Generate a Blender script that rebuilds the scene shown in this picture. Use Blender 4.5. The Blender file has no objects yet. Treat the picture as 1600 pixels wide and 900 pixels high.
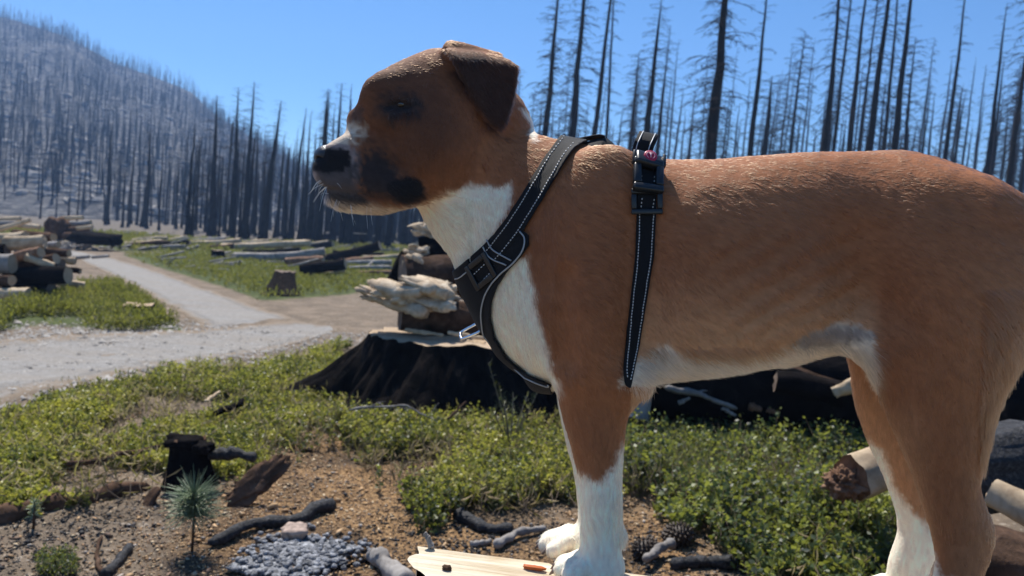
import bpy, math, random
import numpy as np
from mathutils import Vector, Matrix
from mathutils.bvhtree import BVHTree

rng = np.random.default_rng(7)
random.seed(7)
SC = bpy.context.scene
COL = SC.collection

# ------------------------------------------------------------------ camera
CAM_H = 1.35
FPX = 1164.0
PITCH, ROLL = math.radians(3.9), math.radians(3.5)
cam_data = bpy.data.cameras.new('camera')
cam = bpy.data.objects.new('camera', cam_data)
COL.objects.link(cam)
cam_data.sensor_width = 36.0
cam_data.lens = 36.0 * FPX / 1600.0
cam_data.clip_start = 0.05
cam_data.clip_end = 6000.0
ROT = Matrix.Rotation(math.pi / 2 - PITCH, 3, 'X') @ Matrix.Rotation(ROLL, 3, 'Z')
CAMLOC = Vector((0, 0, CAM_H))
cam.matrix_world = Matrix.Translation(CAMLOC) @ ROT.to_4x4()
cam_data.dof.use_dof = True
cam_data.dof.focus_distance = 1.06
cam_data.dof.aperture_fstop = 6.6
SC.camera = cam

# ------------------------------------------------------------------ sun, sky, exposure
SUN_AZ, SUN_EL = math.radians(24.0), math.radians(58.0)      # azimuth is measured from +Y towards -X
SUN_DIR = Vector((-math.sin(SUN_AZ) * math.cos(SUN_EL), math.cos(SUN_AZ) * math.cos(SUN_EL), math.sin(SUN_EL)))
world = bpy.data.worlds.new('World')
SC.world = world
world.use_nodes = True
wn, wl = world.node_tree.nodes, world.node_tree.links
wn.clear()
w_out = wn.new('ShaderNodeOutputWorld')
w_bg = wn.new('ShaderNodeBackground')
w_sky = wn.new('ShaderNodeTexSky')
w_sky.sky_type = 'NISHITA'
w_sky.sun_disc = False
w_sky.sun_elevation = SUN_EL
w_sky.sun_rotation = -SUN_AZ
w_sky.altitude = 1800.0
w_sky.air_density = 1.0
w_sky.dust_density = 0.1
w_sky.ozone_density = 4.0
w_bg.inputs['Strength'].default_value = 0.102
w_hs = wn.new('ShaderNodeHueSaturation')
w_hs.inputs['Saturation'].default_value = 1.22
wl.new(w_sky.outputs[0], w_hs.inputs['Color'])
wl.new(w_hs.outputs[0], w_bg.inputs['Color'])
wl.new(w_bg.outputs[0], w_out.inputs['Surface'])

sun_data = bpy.data.lights.new('sun', 'SUN')
sun_data.energy = 5.0
sun_data.angle = math.radians(0.5)
sun_data.color = (1.0, 0.95, 0.87)
sun = bpy.data.objects.new('sun', sun_data)
COL.objects.link(sun)
sun.rotation_euler = (-SUN_DIR).to_track_quat('-Z', 'Y').to_euler()
sun.location = SUN_DIR * 60

SC.view_settings.view_transform = 'Standard'
SC.view_settings.look = 'None'
SC.view_settings.gamma = 1.0
SC.view_settings.use_curve_mapping = False
SC.view_settings.exposure = 0.55
try:
    SC.cycles.use_denoising = True
    SC.cycles.max_bounces = 8
    SC.cycles.transparent_max_bounces = 8
except Exception:
    pass

# ------------------------------------------------------------------ projection helpers
RNP = np.array(ROT)
CNP = np.array(CAMLOC)

def ray(px, py):
    d = RNP @ np.array([(px - 800.0) / FPX, -(py - 450.0) / FPX, -1.0])
    return d

def at_depth(px, py, depth):
    """world point seen at pixel px,py (1600x900) at a depth along the view axis"""
    return CNP + ray(px, py) * depth

def at_z(px, py, z=0.0):
    d = ray(px, py)
    return CNP + d * ((z - CNP[2]) / d[2])

def at_y(px, py, Y):
    d = ray(px, py)
    return CNP + d * ((Y - CNP[1]) / d[1])

def project(P):
    """Nx3 world -> Nx2 pixels and depth"""
    Q = (np.asarray(P) - CNP) @ RNP
    dep = -Q[:, 2]
    dep = np.where(np.abs(dep) < 1e-6, 1e-6, dep)
    return 800.0 + FPX * Q[:, 0] / dep, 450.0 - FPX * Q[:, 1] / dep, dep

# ------------------------------------------------------------------ noise
def _hash(ix, iy, iz, seed):
    h = (ix.astype(np.int64) * 374761393 + iy.astype(np.int64) * 668265263 + iz.astype(np.int64) * 2147483647 + seed * 974711)
    h = (h ^ (h >> 13)) * 1274126177
    h = h ^ (h >> 16)
    return (h & 0xFFFF) / 65535.0

def vnoise(x, y, z=None, seed=0):
    x = np.asarray(x, float); y = np.asarray(y, float)
    z = np.zeros_like(x) if z is None else np.asarray(z, float)
    ix, iy, iz = np.floor(x), np.floor(y), np.floor(z)
    fx, fy, fz = x - ix, y - iy, z - iz
    fx = fx * fx * (3 - 2 * fx); fy = fy * fy * (3 - 2 * fy); fz = fz * fz * (3 - 2 * fz)
    r = 0
    for a in (0, 1):
        for b in (0, 1):
            for c in (0, 1):
                w = (fx if a else 1 - fx) * (fy if b else 1 - fy) * (fz if c else 1 - fz)
                r = r + w * _hash(ix + a, iy + b, iz + c, seed)
    return r * 2 - 1

def fbm(x, y, z=None, octv=4, seed=0):
    s, a, r, f = 0, 1.0, 0, 1.0
    for o in range(octv):
        r = r + a * vnoise(np.asarray(x) * f, np.asarray(y) * f, None if z is None else np.asarray(z) * f, seed + o * 17)
        s += a; a *= 0.5; f *= 2.03
    return r / s

def sstep(a, b, x):
    t = np.clip((np.asarray(x, float) - a) / (b - a), 0, 1)
    return t * t * (3 - 2 * t)

def poly_sd(px, py, poly):
    """signed distance to a 2D polygon, negative inside"""
    px = np.asarray(px, float); py = np.asarray(py, float)
    P = np.asarray(poly, float)
    d = np.full(px.shape, 1e18)
    s = np.ones(px.shape)
    n = len(P)
    for i in range(n):
        a, b = P[i], P[i - 1]
        ex, ey = b[0] - a[0], b[1] - a[1]
        wx, wy = px - a[0], py - a[1]
        t = np.clip((wx * ex + wy * ey) / (ex * ex + ey * ey + 1e-12), 0, 1)
        d = np.minimum(d, (wx - ex * t) ** 2 + (wy - ey * t) ** 2)
        c1, c2, c3 = py >= a[1], py < b[1], ex * wy > ey * wx
        flip = (c1 & c2 & c3) | (~c1 & ~c2 & ~c3)
        s = np.where(flip, -s, s)
    return s * np.sqrt(d)

def line_d(px, py, pts):
    """distance to a 2D polyline"""
    d = np.full(np.shape(px), 1e18)
    for a, b in zip(pts[:-1], pts[1:]):
        ex, ey = b[0] - a[0], b[1] - a[1]
        wx, wy = px - a[0], py - a[1]
        t = np.clip((wx * ex + wy * ey) / (ex * ex + ey * ey + 1e-12), 0, 1)
        d = np.minimum(d, (wx - ex * t) ** 2 + (wy - ey * t) ** 2)
    return np.sqrt(d)

# ------------------------------------------------------------------ mesh helpers
def new_mesh(name, V, F, smooth=True):
    """V Nx3; F a list of arrays (Mxk) or a python list of tuples"""
    me = bpy.data.meshes.new(name)
    V = np.ascontiguousarray(V, dtype=np.float32)
    if isinstance(F, np.ndarray):
        F = [F]
    if len(F) and not isinstance(F[0], np.ndarray):
        me.from_pydata([tuple(v) for v in V.tolist()], [], [tuple(f) for f in F])
    else:
        F = [f for f in F if len(f)]
        idx = np.concatenate([f.ravel() for f in F]).astype(np.int32)
        tot = np.concatenate([np.full(len(f), f.shape[1], np.int32) for f in F])
        start = np.concatenate([[0], np.cumsum(tot)[:-1]]).astype(np.int32)
        me.vertices.add(len(V)); me.vertices.foreach_set('co', V.ravel())
        me.loops.add(len(idx)); me.loops.foreach_set('vertex_index', idx)
        me.polygons.add(len(tot)); me.polygons.foreach_set('loop_start', start)
        try:
            me.polygons.foreach_set('loop_total', tot)
        except Exception:
            pass
        me.update(calc_edges=True)
    if smooth:
        me.polygons.foreach_set('use_smooth', np.ones(len(me.polygons), bool))
    me.update()
    return me

def link(name, me, mat=None, parent=None, mats=None, mat_idx=None):
    if mat is not None:
        me.materials.append(mat)
    if mats:
        for m in mats:
            me.materials.append(m)
    if mat_idx is not None:
        me.polygons.foreach_set('material_index', np.asarray(mat_idx, np.int32))
    o = bpy.data.objects.new(name, me)
    COL.objects.link(o)
    if parent is not None:
        o.parent = parent
    return o

def add_color(me, name, cols, domain='POINT'):
    a = me.attributes.new(name, 'FLOAT_COLOR', domain)
    c = np.ones((len(cols), 4), np.float32); c[:, :cols.shape[1]] = cols
    a.data.foreach_set('color', c.ravel())

def add_float(me, name, vals, domain='POINT'):
    a = me.attributes.new(name, 'FLOAT', domain)
    a.data.foreach_set('value', np.asarray(vals, np.float32))

def empty(name, loc=(0, 0, 0), rot=(0, 0, 0)):
    o = bpy.data.objects.new(name, None)
    o.empty_display_size = 0.1
    o.location = loc; o.rotation_euler = rot
    COL.objects.link(o)
    return o

def tag(o, label=None, cat=None, group=None, kind=None):
    if label: o['label'] = label
    if cat: o['category'] = cat
    if group: o['group'] = group
    if kind: o['kind'] = kind
    return o

class MB:
    """collects pieces into one mesh"""
    def __init__(s):
        s.V, s.Q, s.T, s.mq, s.mt, s.n = [], [], [], [], [], 0
    def add(s, V, quads=None, tris=None, m=0):
        V = np.asarray(V, float)
        if quads is not None and len(quads):
            q = np.asarray(quads, int) + s.n; s.Q.append(q); s.mq.append(np.full(len(q), m))
        if tris is not None and len(tris):
            t = np.asarray(tris, int) + s.n; s.T.append(t); s.mt.append(np.full(len(t), m))
        s.V.append(V); s.n += len(V)
    def mesh(s, name, smooth=True):
        F, mi = [], []
        if s.Q: F.append(np.concatenate(s.Q)); mi.append(np.concatenate(s.mq))
        if s.T: F.append(np.concatenate(s.T)); mi.append(np.concatenate(s.mt))
        me = new_mesh(name, np.concatenate(s.V), F, smooth)
        me['mi'] = 0
        s.mi = np.concatenate(mi)
        return me
    def build(s, name, mats, parent=None, smooth=True):
        me = s.mesh(name, smooth)
        mats = mats if isinstance(mats, (list, tuple)) else [mats]
        del me['mi']
        return link(name, me, mats=mats, parent=parent, mat_idx=s.mi)

def frames(P):
    """parallel transported frames along polyline P"""
    P = np.asarray(P, float)
    T = np.gradient(P, axis=0)
    T /= np.linalg.norm(T, axis=1)[:, None] + 1e-12
    u = np.array([0.0, 0, 1]) if abs(T[0][2]) < 0.9 else np.array([1.0, 0, 0])
    A = []
    for t in T:
        u = u - t * np.dot(u, t)
        u /= np.linalg.norm(u) + 1e-12
        A.append(u.copy())
    A = np.array(A)
    return T, A, np.cross(T, A)

def tube(P, R, n=8, cap=True, rad_fn=None):
    """returns V, quads, tris of a tube along polyline P with radii R"""
    P = np.asarray(P, float); m = len(P)
    R = np.broadcast_to(np.asarray(R, float), (m,))
    T, A, B = frames(P)
    th = np.linspace(0, 2 * np.pi, n, endpoint=False)
    rr = R[:, None] * np.ones((m, n))
    if rad_fn is not None:
        rr = rr * rad_fn(np.linspace(0, 1, m)[:, None], th[None, :])
    V = P[:, None, :] + rr[..., None] * (np.cos(th)[None, :, None] * A[:, None, :] + np.sin(th)[None, :, None] * B[:, None, :])
    V = V.reshape(-1, 3)
    i = np.arange(m - 1)[:, None] * n; j = np.arange(n)[None, :]; k = (j + 1) % n
    q = np.stack([i + j, i + k, i + n + k, i + n + j], -1).reshape(-1, 4)
    t = []
    if cap:
        V = np.vstack([V, P[0], P[-1]])
        a, b = m * n, m * n + 1
        t = [(a, (jj + 1) % n, jj) for jj in range(n)] + [(b, (m - 1) * n + jj, (m - 1) * n + (jj + 1) % n) for jj in range(n)]
    return V, q, t

def box_verts(c, ax, ay, az):
    c = np.asarray(c, float); ax, ay, az = (np.asarray(v, float) for v in (ax, ay, az))
    V = [c + sx * ax + sy * ay + sz * az for sz in (-1, 1) for sy in (-1, 1) for sx in (-1, 1)]
    Q = [(0, 2, 3, 1), (4, 5, 7, 6), (0, 1, 5, 4), (2, 6, 7, 3), (0, 4, 6, 2), (1, 3, 7, 5)]
    return np.array(V), Q

def blob(c, r, seed=0, amp=0.25, n=12, freq=1.6):
    """lumpy closed stone-like form"""
    c = np.asarray(c, float); r = np.asarray(r, float)
    m = n
    u = np.linspace(0, np.pi, m + 1); v = np.linspace(0, 2 * np.pi, 2 * n, endpoint=False)
    U, W = np.meshgrid(u, v, indexing='ij')
    D = np.stack([np.sin(U) * np.cos(W), np.sin(U) * np.sin(W), np.cos(U)], -1).reshape(-1, 3)
    k = 1 + amp * fbm(D[:, 0] * freq + seed, D[:, 1] * freq, D[:, 2] * freq, 3, seed)
    V = c + D * k[:, None] * r
    nn = 2 * n
    i = np.arange(m)[:, None] * nn; j = np.arange(nn)[None, :]; kk = (j + 1) % nn
    q = np.stack([i + j, i + nn + j, i + nn + kk, i + kk], -1).reshape(-1, 4)
    return V, q

# ------------------------------------------------------------------ material helpers
def mat_new(name):
    m = bpy.data.materials.new(name)
    m.use_nodes = True
    nt = m.node_tree
    b = nt.nodes['Principled BSDF']
    return m, nt, b

def N(nt, typ, **kw):
    n = nt.nodes.new(typ)
    for k, v in kw.items():
        if k.startswith('i_'):
            n.inputs[k[2:].replace('_', ' ')].default_value = v
        else:
            setattr(n, k, v)
    return n

def ramp(nt, fac, stops):
    r = nt.nodes.new('ShaderNodeValToRGB')
    el = r.color_ramp.elements
    while len(el) < len(stops):
        el.new(0.5)
    for e, (p, c) in zip(el, stops):
        e.position = p
        e.color = tuple(c) + (1.0,) if len(c) == 3 else c
    nt.links.new(fac, r.inputs[0])
    return r.outputs[0]

def noise_tex(nt, vec, scale, detail=4, rough=0.6, dist=0.0):
    n = nt.nodes.new('ShaderNodeTexNoise')
    n.inputs['Scale'].default_value = scale
    n.inputs['Detail'].default_value = detail
    n.inputs['Roughness'].default_value = rough
    n.inputs['Distortion'].default_value = dist
    if vec is not None:
        nt.links.new(vec, n.inputs['Vector'])
    return n.outputs[0]

def mixc(nt, fac, a, b, blend='MIX'):
    m = nt.nodes.new('ShaderNodeMix')
    m.data_type = 'RGBA'; m.blend_type = blend
    for s, v in ((m.inputs[0], fac), (m.inputs[6], a), (m.inputs[7], b)):
        if isinstance(v, (int, float)): s.default_value = v
        elif isinstance(v, (tuple, list)): s.default_value = tuple(v) + (1.0,) if len(v) == 3 else v
        else: nt.links.new(v, s)
    return m.outputs[2]

def mth(nt, op, a, b=None):
    m = nt.nodes.new('ShaderNodeMath'); m.operation = op
    for s, v in zip(m.inputs, (a, b)):
        if v is None: continue
        if isinstance(v, (int, float)): s.default_value = v
        else: nt.links.new(v, s)
    return m.outputs[0]

def bump(nt, b, h, strength=0.5, dist=0.01):
    n = nt.nodes.new('ShaderNodeBump')
    n.inputs['Strength'].default_value = strength
    n.inputs['Distance'].default_value = dist
    nt.links.new(h, n.inputs['Height'])
    nt.links.new(n.outputs[0], b.inputs['Normal'])

def coords(nt, kind='Object', scale=None):
    t = nt.nodes.new('ShaderNodeTexCoord')
    o = t.outputs[kind]
    if scale is not None:
        m = nt.nodes.new('ShaderNodeMapping')
        m.inputs['Scale'].default_value = scale
        nt.links.new(o, m.inputs['Vector'])
        o = m.outputs[0]
    return o

def wood_mat(name, stops, scale=(3, 30, 30), rough=0.8, bstr=0.5, bdist=0.01, detail=6, spec=0.2, kind='Object', rnd=0.0):
    m, nt, b = mat_new(name)
    v = coords(nt, kind, scale)
    n1 = noise_tex(nt, v, 1.0, detail, 0.65, 0.4)
    c = ramp(nt, n1, stops)
    if rnd:
        oi = nt.nodes.new('ShaderNodeObjectInfo')
        h = nt.nodes.new('ShaderNodeHueSaturation')
        nt.links.new(mth(nt, 'ADD', mth(nt, 'MULTIPLY', oi.outputs['Random'], rnd), 1 - rnd / 2), h.inputs['Value'])
        nt.links.new(c, h.inputs['Color']); c = h.outputs[0]
    nt.links.new(c, b.inputs['Base Color'])
    b.inputs['Roughness'].default_value = rough
    b.inputs['Specular IOR Level'].default_value = spec
    bump(nt, b, n1, bstr, bdist)
    return m

def plain(name, col, rough=0.6, spec=0.3, metal=0.0, nscale=0, namp=0.3, bstr=0):
    m, nt, b = mat_new(name)
    b.inputs['Roughness'].default_value = rough
    b.inputs['Specular IOR Level'].default_value = spec
    b.inputs['Metallic'].default_value = metal
    if nscale:
        n1 = noise_tex(nt, coords(nt), nscale, 4)
        lo = tuple(c * (1 - namp) for c in col); hi = tuple(min(1, c * (1 + namp)) for c in col)
        nt.links.new(ramp(nt, n1, [(0.3, lo), (0.7, hi)]), b.inputs['Base Color'])
        if bstr: bump(nt, b, n1, bstr, 0.005)
    else:
        b.inputs['Base Color'].default_value = (*col, 1)
    return m
# ------------------------------------------------------------------ terrain
def gz(x, y):
    x = np.asarray(x, float); y = np.asarray(y, float)
    r = np.hypot(x, y)
    near = 1 - sstep(9, 22, r)
    z = near * (0.05 * fbm(x * 0.9, y * 0.9, None, 3, 3) + 0.02 * fbm(x * 4, y * 4, None, 2, 9))
    z = z + sstep(9, 30, r) * 0.12 * fbm(x * 0.12, y * 0.12, None, 3, 21)
    # forest floor climbs gently to the right and away
    z = z + 0.9 * sstep(25, 70, y) * sstep(-25, 40, x)
    z = z + np.where(y > 60, (y - 60) * 0.012, 0)
    return z

def gp(px, py):
    p = at_z(px, py, 0.0)
    for _ in range(3):
        p = at_z(px, py, float(gz(p[0], p[1])))
    return p

GREEN = {
 'bank': [(-40, 690), (0, 665), (150, 605), (330, 585), (480, 565), (530, 548), (575, 600), (545, 660), (500, 700), (430, 745), (260, 780), (150, 798), (-40, 812)],
 'centre': [(450, 700), (560, 635), (700, 640), (960, 640), (960, 800), (840, 815), (760, 835), (660, 830), (640, 790), (560, 770), (520, 715)],
 'right': [(940, 640), (1370, 640), (1480, 700), (1500, 960), (1180, 960), (1110, 850), (1000, 800), (940, 770)],
 'verge': [(-40, 520), (10, 480), (70, 462), (170, 440), (215, 460), (250, 490), (290, 520), (190, 518), (60, 508)],
 'meadow': [(190, 397), (330, 392), (480, 388), (640, 388), (690, 400), (690, 450), (600, 452), (520, 462), (410, 470), (350, 448), (270, 425)],
 'far': [(-40, 352), (200, 366), (380, 380), (700, 374), (720, 392), (330, 396), (190, 392), (100, 375), (-40, 372)],
}

def green_mask(x, y, near_only=True):
    P = np.stack([x, y, np.zeros_like(x)], -1)
    px, py, dep = project(P)
    m = np.zeros(len(x))
    for k, poly in GREEN.items():
        if near_only is False and k in ('centre', 'right', 'bank'): continue
        w = 8 if k in ('verge', 'meadow', 'far') else 16
        m = np.maximum(m, 1 - sstep(-w, w, poly_sd(px, py, poly)))
    # ground behind the dog and beyond the frame goes on green
    return np.where((dep > 0.3) & (y > 0.2), m, 0)

ROADS = [
 ([(-120, 560), (0, 533), (100, 524), (200, 521), (300, 516), (400, 507), (470, 503), (515, 510)],
  [(-120, 690), (0, 634), (100, 608), (200, 582), (300, 565), (400, 550), (470, 537), (522, 520)]),
 ([(72, 386), (110, 401), (160, 424), (215, 452), (270, 484), (320, 517)],
  [(84, 382), (150, 399), (205, 412), (262, 430), (340, 458), (470, 500)]),
]

def build_ground():
    nr, na = 300, 720
    r = np.concatenate([[0.02], np.geomspace(0.25, 30, 210), np.geomspace(31, 3000, nr - 211)])
    a = np.linspace(0, 2 * np.pi, na, endpoint=False)
    Rr, Aa = np.meshgrid(r, a, indexing='ij')
    x = (Rr * np.sin(Aa)).ravel(); y = (Rr * np.cos(Aa)).ravel()
    z = gz(x, y)
    z = z - np.maximum(0, np.hypot(x, y) - 800) * 0.01
    V = np.stack([x, y, z], -1)
    i = np.arange(nr - 1)[:, None] * na; j = np.arange(na)[None, :]; k = (j + 1) % na
    q = np.stack([i + j, i + k, i + na + k, i + na + j], -1).reshape(-1, 4)[:, ::-1]
    me = new_mesh('ground', V, np.ascontiguousarray(q))
    g = green_mask(x, y, False)
    behind = (y < 1.0) | (np.abs(x) > 0.75 * y + 1)
    g = np.where(behind & (g < 0.05), 0.35 + 0.3 * fbm(x * 0.3, y * 0.3, None, 2, 5), g)
    add_float(me, 'green', np.clip(g, 0, 1))
    P = np.stack([x, y, z], -1)
    px, py, dep = project(P)
    chips = (1 - sstep(-30, 60, poly_sd(px, py, [(230, 1000), (300, 790), (400, 760), (470, 690), (600, 650), (700, 690), (640, 800), (860, 830), (1010, 800), (1090, 840), (1100, 1000)]))) * (dep > 0.3)
    add_float(me, 'chips', np.clip(chips, 0, 1))
    far = sstep(28, 60, np.hypot(x, y))
    add_float(me, 'far', far)
    m, nt, b = mat_new('ground_soil')
    co = coords(nt, 'Object')
    n_big = noise_tex(nt, co, 0.9, 5, 0.6)
    n_fine = noise_tex(nt, co, 55, 5, 0.7)
    n_mid = noise_tex(nt, co, 7, 5, 0.65)
    dirt = mixc(nt, n_mid, (0.25, 0.185, 0.125), (0.38, 0.30, 0.22))
    n_pat = noise_tex(nt, co, 2.3, 6, 0.72)
    dirt = mixc(nt, ramp(nt, n_pat, [(0.42, (0.75, 0.75, 0.75)), (0.6, (0, 0, 0))]), dirt, (0.125, 0.10, 0.072))
    dirt = mixc(nt, mth(nt, 'MULTIPLY', n_fine, 0.8), dirt, (0.10, 0.075, 0.055))
    n_gr = noise_tex(nt, co, 28, 3, 0.6)
    dirt = mixc(nt, ramp(nt, n_gr, [(0.6, (0, 0, 0)), (0.68, (0.8, 0.8, 0.8))]), dirt, (0.42, 0.36, 0.29))
    litter = ramp(nt, n_fine, [(0.32, (0.035, 0.025, 0.018)), (0.5, (0.22, 0.13, 0.062)), (0.68, (0.50, 0.32, 0.155))])
    ash = ramp(nt, n_mid, [(0.45, (0.028, 0.024, 0.021)), (0.75, (0.085, 0.068, 0.055))])
    blk = ramp(nt, n_big, [(0.46, (0, 0, 0)), (0.60, (1, 1, 1))])
    litter = mixc(nt, mth(nt, 'MULTIPLY', blk, 0.8), litter, ash)
    at_g = N(nt, 'ShaderNodeAttribute', attribute_name='green').outputs['Fac']
    at_c = N(nt, 'ShaderNodeAttribute', attribute_name='chips').outputs['Fac']
    at_f = N(nt, 'ShaderNodeAttribute', attribute_name='far').outputs['Fac']
    c = mixc(nt, at_c, dirt, litter)
    grn = ramp(nt, n_mid, [(0.3, (0.035, 0.042, 0.018)), (0.55, (0.075, 0.095, 0.028)), (0.75, (0.15, 0.145, 0.055))])
    gf = mth(nt, 'ADD', at_g, mth(nt, 'MULTIPLY', mth(nt, 'SUBTRACT', n_mid, 0.5), 1.2))
    gf = ramp(nt, gf, [(0.35, (0, 0, 0)), (0.65, (1, 1, 1))])
    c = mixc(nt, gf, c, grn)
    c = mixc(nt, mth(nt, 'MULTIPLY', at_f, 0.7), c, (0.12, 0.105, 0.085))
    nt.links.new(c, b.inputs['Base Color'])
    b.inputs['Roughness'].default_value = 0.95
    b.inputs['Specular IOR Level'].default_value = 0.15
    bump(nt, b, mth(nt, 'ADD', n_fine, mth(nt, 'MULTIPLY', n_mid, 2)), 0.7, 0.02)
    o = link('ground', me, m)
    tag(o, kind='structure')

def build_roads():
    m, nt, b = mat_new('road_gravel')
    co = coords(nt, 'Object')
    n1 = noise_tex(nt, co, 90, 4, 0.75)
    n2 = noise_tex(nt, coords(nt, 'Object', (0.5, 1.8, 1)), 1.6, 7, 0.72)
    n4 = noise_tex(nt, co, 14, 5, 0.75)
    c = ramp(nt, n1, [(0.3, (0.13, 0.124, 0.115)), (0.5, (0.30, 0.288, 0.27)), (0.7, (0.47, 0.45, 0.425))])
    c = mixc(nt, ramp(nt, n4, [(0.42, (0, 0, 0)), (0.62, (0.7, 0.7, 0.7))]), c, (0.20, 0.188, 0.172))
    c = mixc(nt, ramp(nt, n2, [(0.42, (0, 0, 0)), (0.72, (0.75, 0.75, 0.75))]), c, (0.27, 0.235, 0.195))
    n3 = noise_tex(nt, co, 5, 5, 0.7)
    ed = N(nt, 'ShaderNodeAttribute', attribute_name='edge').outputs['Fac']
    rut = ramp(nt, ed, [(0.45, (0, 0, 0)), (0.75, (0.95, 0.95, 0.95)), (0.9, (0.25, 0.25, 0.25)), (1.0, (0, 0, 0))])
    c = mixc(nt, mth(nt, 'MULTIPLY', rut, n2), c, (0.17, 0.162, 0.15))
    ef = ramp(nt, mth(nt, 'ADD', ed, mth(nt, 'MULTIPLY', mth(nt, 'SUBTRACT', n3, 0.5), 2.0)), [(0.2, (1, 1, 1)), (0.75, (0, 0, 0))])
    c = mixc(nt, ef, c, mixc(nt, n1, (0.14, 0.105, 0.075), (0.34, 0.275, 0.205)))
    nt.links.new(c, b.inputs['Base Color'])
    b.inputs['Roughness'].default_value = 1.0
    b.inputs['Specular IOR Level'].default_value = 0.05
    bump(nt, b, n1, 0.6, 0.012)
    for ri, (up, lo) in enumerate(ROADS):
        n = 70
        def res(pl):
            P = np.array([gp(*p)[:2] for p in pl])
            t = np.linspace(0, 1, len(P)); s = np.linspace(0, 1, n)
            return np.stack([np.interp(s, t, P[:, 0]), np.interp(s, t, P[:, 1])], -1)
        U, L = res(up), res(lo)
        s = np.array([0, 0.012, 0.05, 0.11, 0.2, 0.32, 0.44, 0.56, 0.68, 0.8, 0.89, 0.95, 0.988, 1.0]); ww = len(s)
        # uneven shoulders
        jig = 0.10 * fbm(np.arange(n) * 0.4, np.zeros(n), None, 3, 31 + ri)
        jig2 = 0.10 * fbm(np.arange(n) * 0.4, np.ones(n) * 7, None, 3, 41 + ri)
        D = L - U
        D /= np.linalg.norm(D, axis=1)[:, None] + 1e-9
        U = U + D * jig[:, None]; L = L + D * jig2[:, None]
        P = U[:, None, :] * (1 - s)[None, :, None] + L[:, None, :] * s[None, :, None]
        x, y = P[..., 0].ravel(), P[..., 1].ravel()
        edge = np.tile(np.minimum(s, 1 - s), (n, 1)).ravel()
        z = gz(x, y) + 0.010 + 0.004 * ri - 0.03 * (edge < 0.01)
        if ri == 1:
            z[-ww:] -= 0.04; z[-2 * ww:-ww] -= 0.015
        i = np.arange(n - 1)[:, None] * ww; j = np.arange(ww - 1)[None, :]
        q = np.stack([i + j, i + ww + j, i + ww + j + 1, i + j + 1], -1).reshape(-1, 4)
        V = np.stack([x, y, z], -1)
        a, b_, c_ = V[q[0, 0]], V[q[0, 1]], V[q[0, 2]]
        if np.cross(b_ - a, c_ - a)[2] < 0: q = q[:, ::-1]
        rm = new_mesh('gravel_road', V, np.ascontiguousarray(q))
        add_float(rm, 'edge', np.clip(edge * 5, 0, 1))
        o = link('gravel_road', rm, m)
        tag(o, kind='structure')

# ------------------------------------------------------------------ the hillside on the left
RIDGE_Y = 360.0
def ridge_profile(X):
    pts = [(-420, 60), (-160, -10), (0, 24), (60, 40), (100, 52), (180, 97), (230, 112), (270, 128), (300, 140), (330, 168), (400, 215), (480, 262), (560, 305), (640, 340), (700, 352)]
    P = np.array([at_y(px, py, RIDGE_Y) for px, py in pts])
    return np.interp(X, P[:, 0], P[:, 2], left=P[0, 2], right=-2.0)

def hill_z(X, Y):
    # the ridge is reached along rays so its skyline keeps the same shape
    k = np.clip(Y / RIDGE_Y, 0.2, 1.5)
    H = ridge_profile(X / np.maximum(k, 0.2))
    t = sstep(80, 372, Y)
    tt = np.clip((Y - 80) / (RIDGE_Y - 80), 0, 1)
    prof = np.where(Y <= RIDGE_Y, 0.25 * t + 0.75 * tt ** 1.15, 1 - 0.5 * sstep(RIDGE_Y, 620, Y))
    nz = 5.5 * fbm(X * 0.018, Y * 0.018, None, 5, 51) + 2.2 * np.abs(fbm(X * 0.09, Y * 0.09, None, 3, 61))
    return -1.0 + np.maximum(H, -1) * prof + nz * np.clip(H / 40, 0, 1) * np.clip(prof * 2.2, 0, 1) * (1 - 0.6 * sstep(RIDGE_Y - 60, RIDGE_Y, Y))

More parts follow.
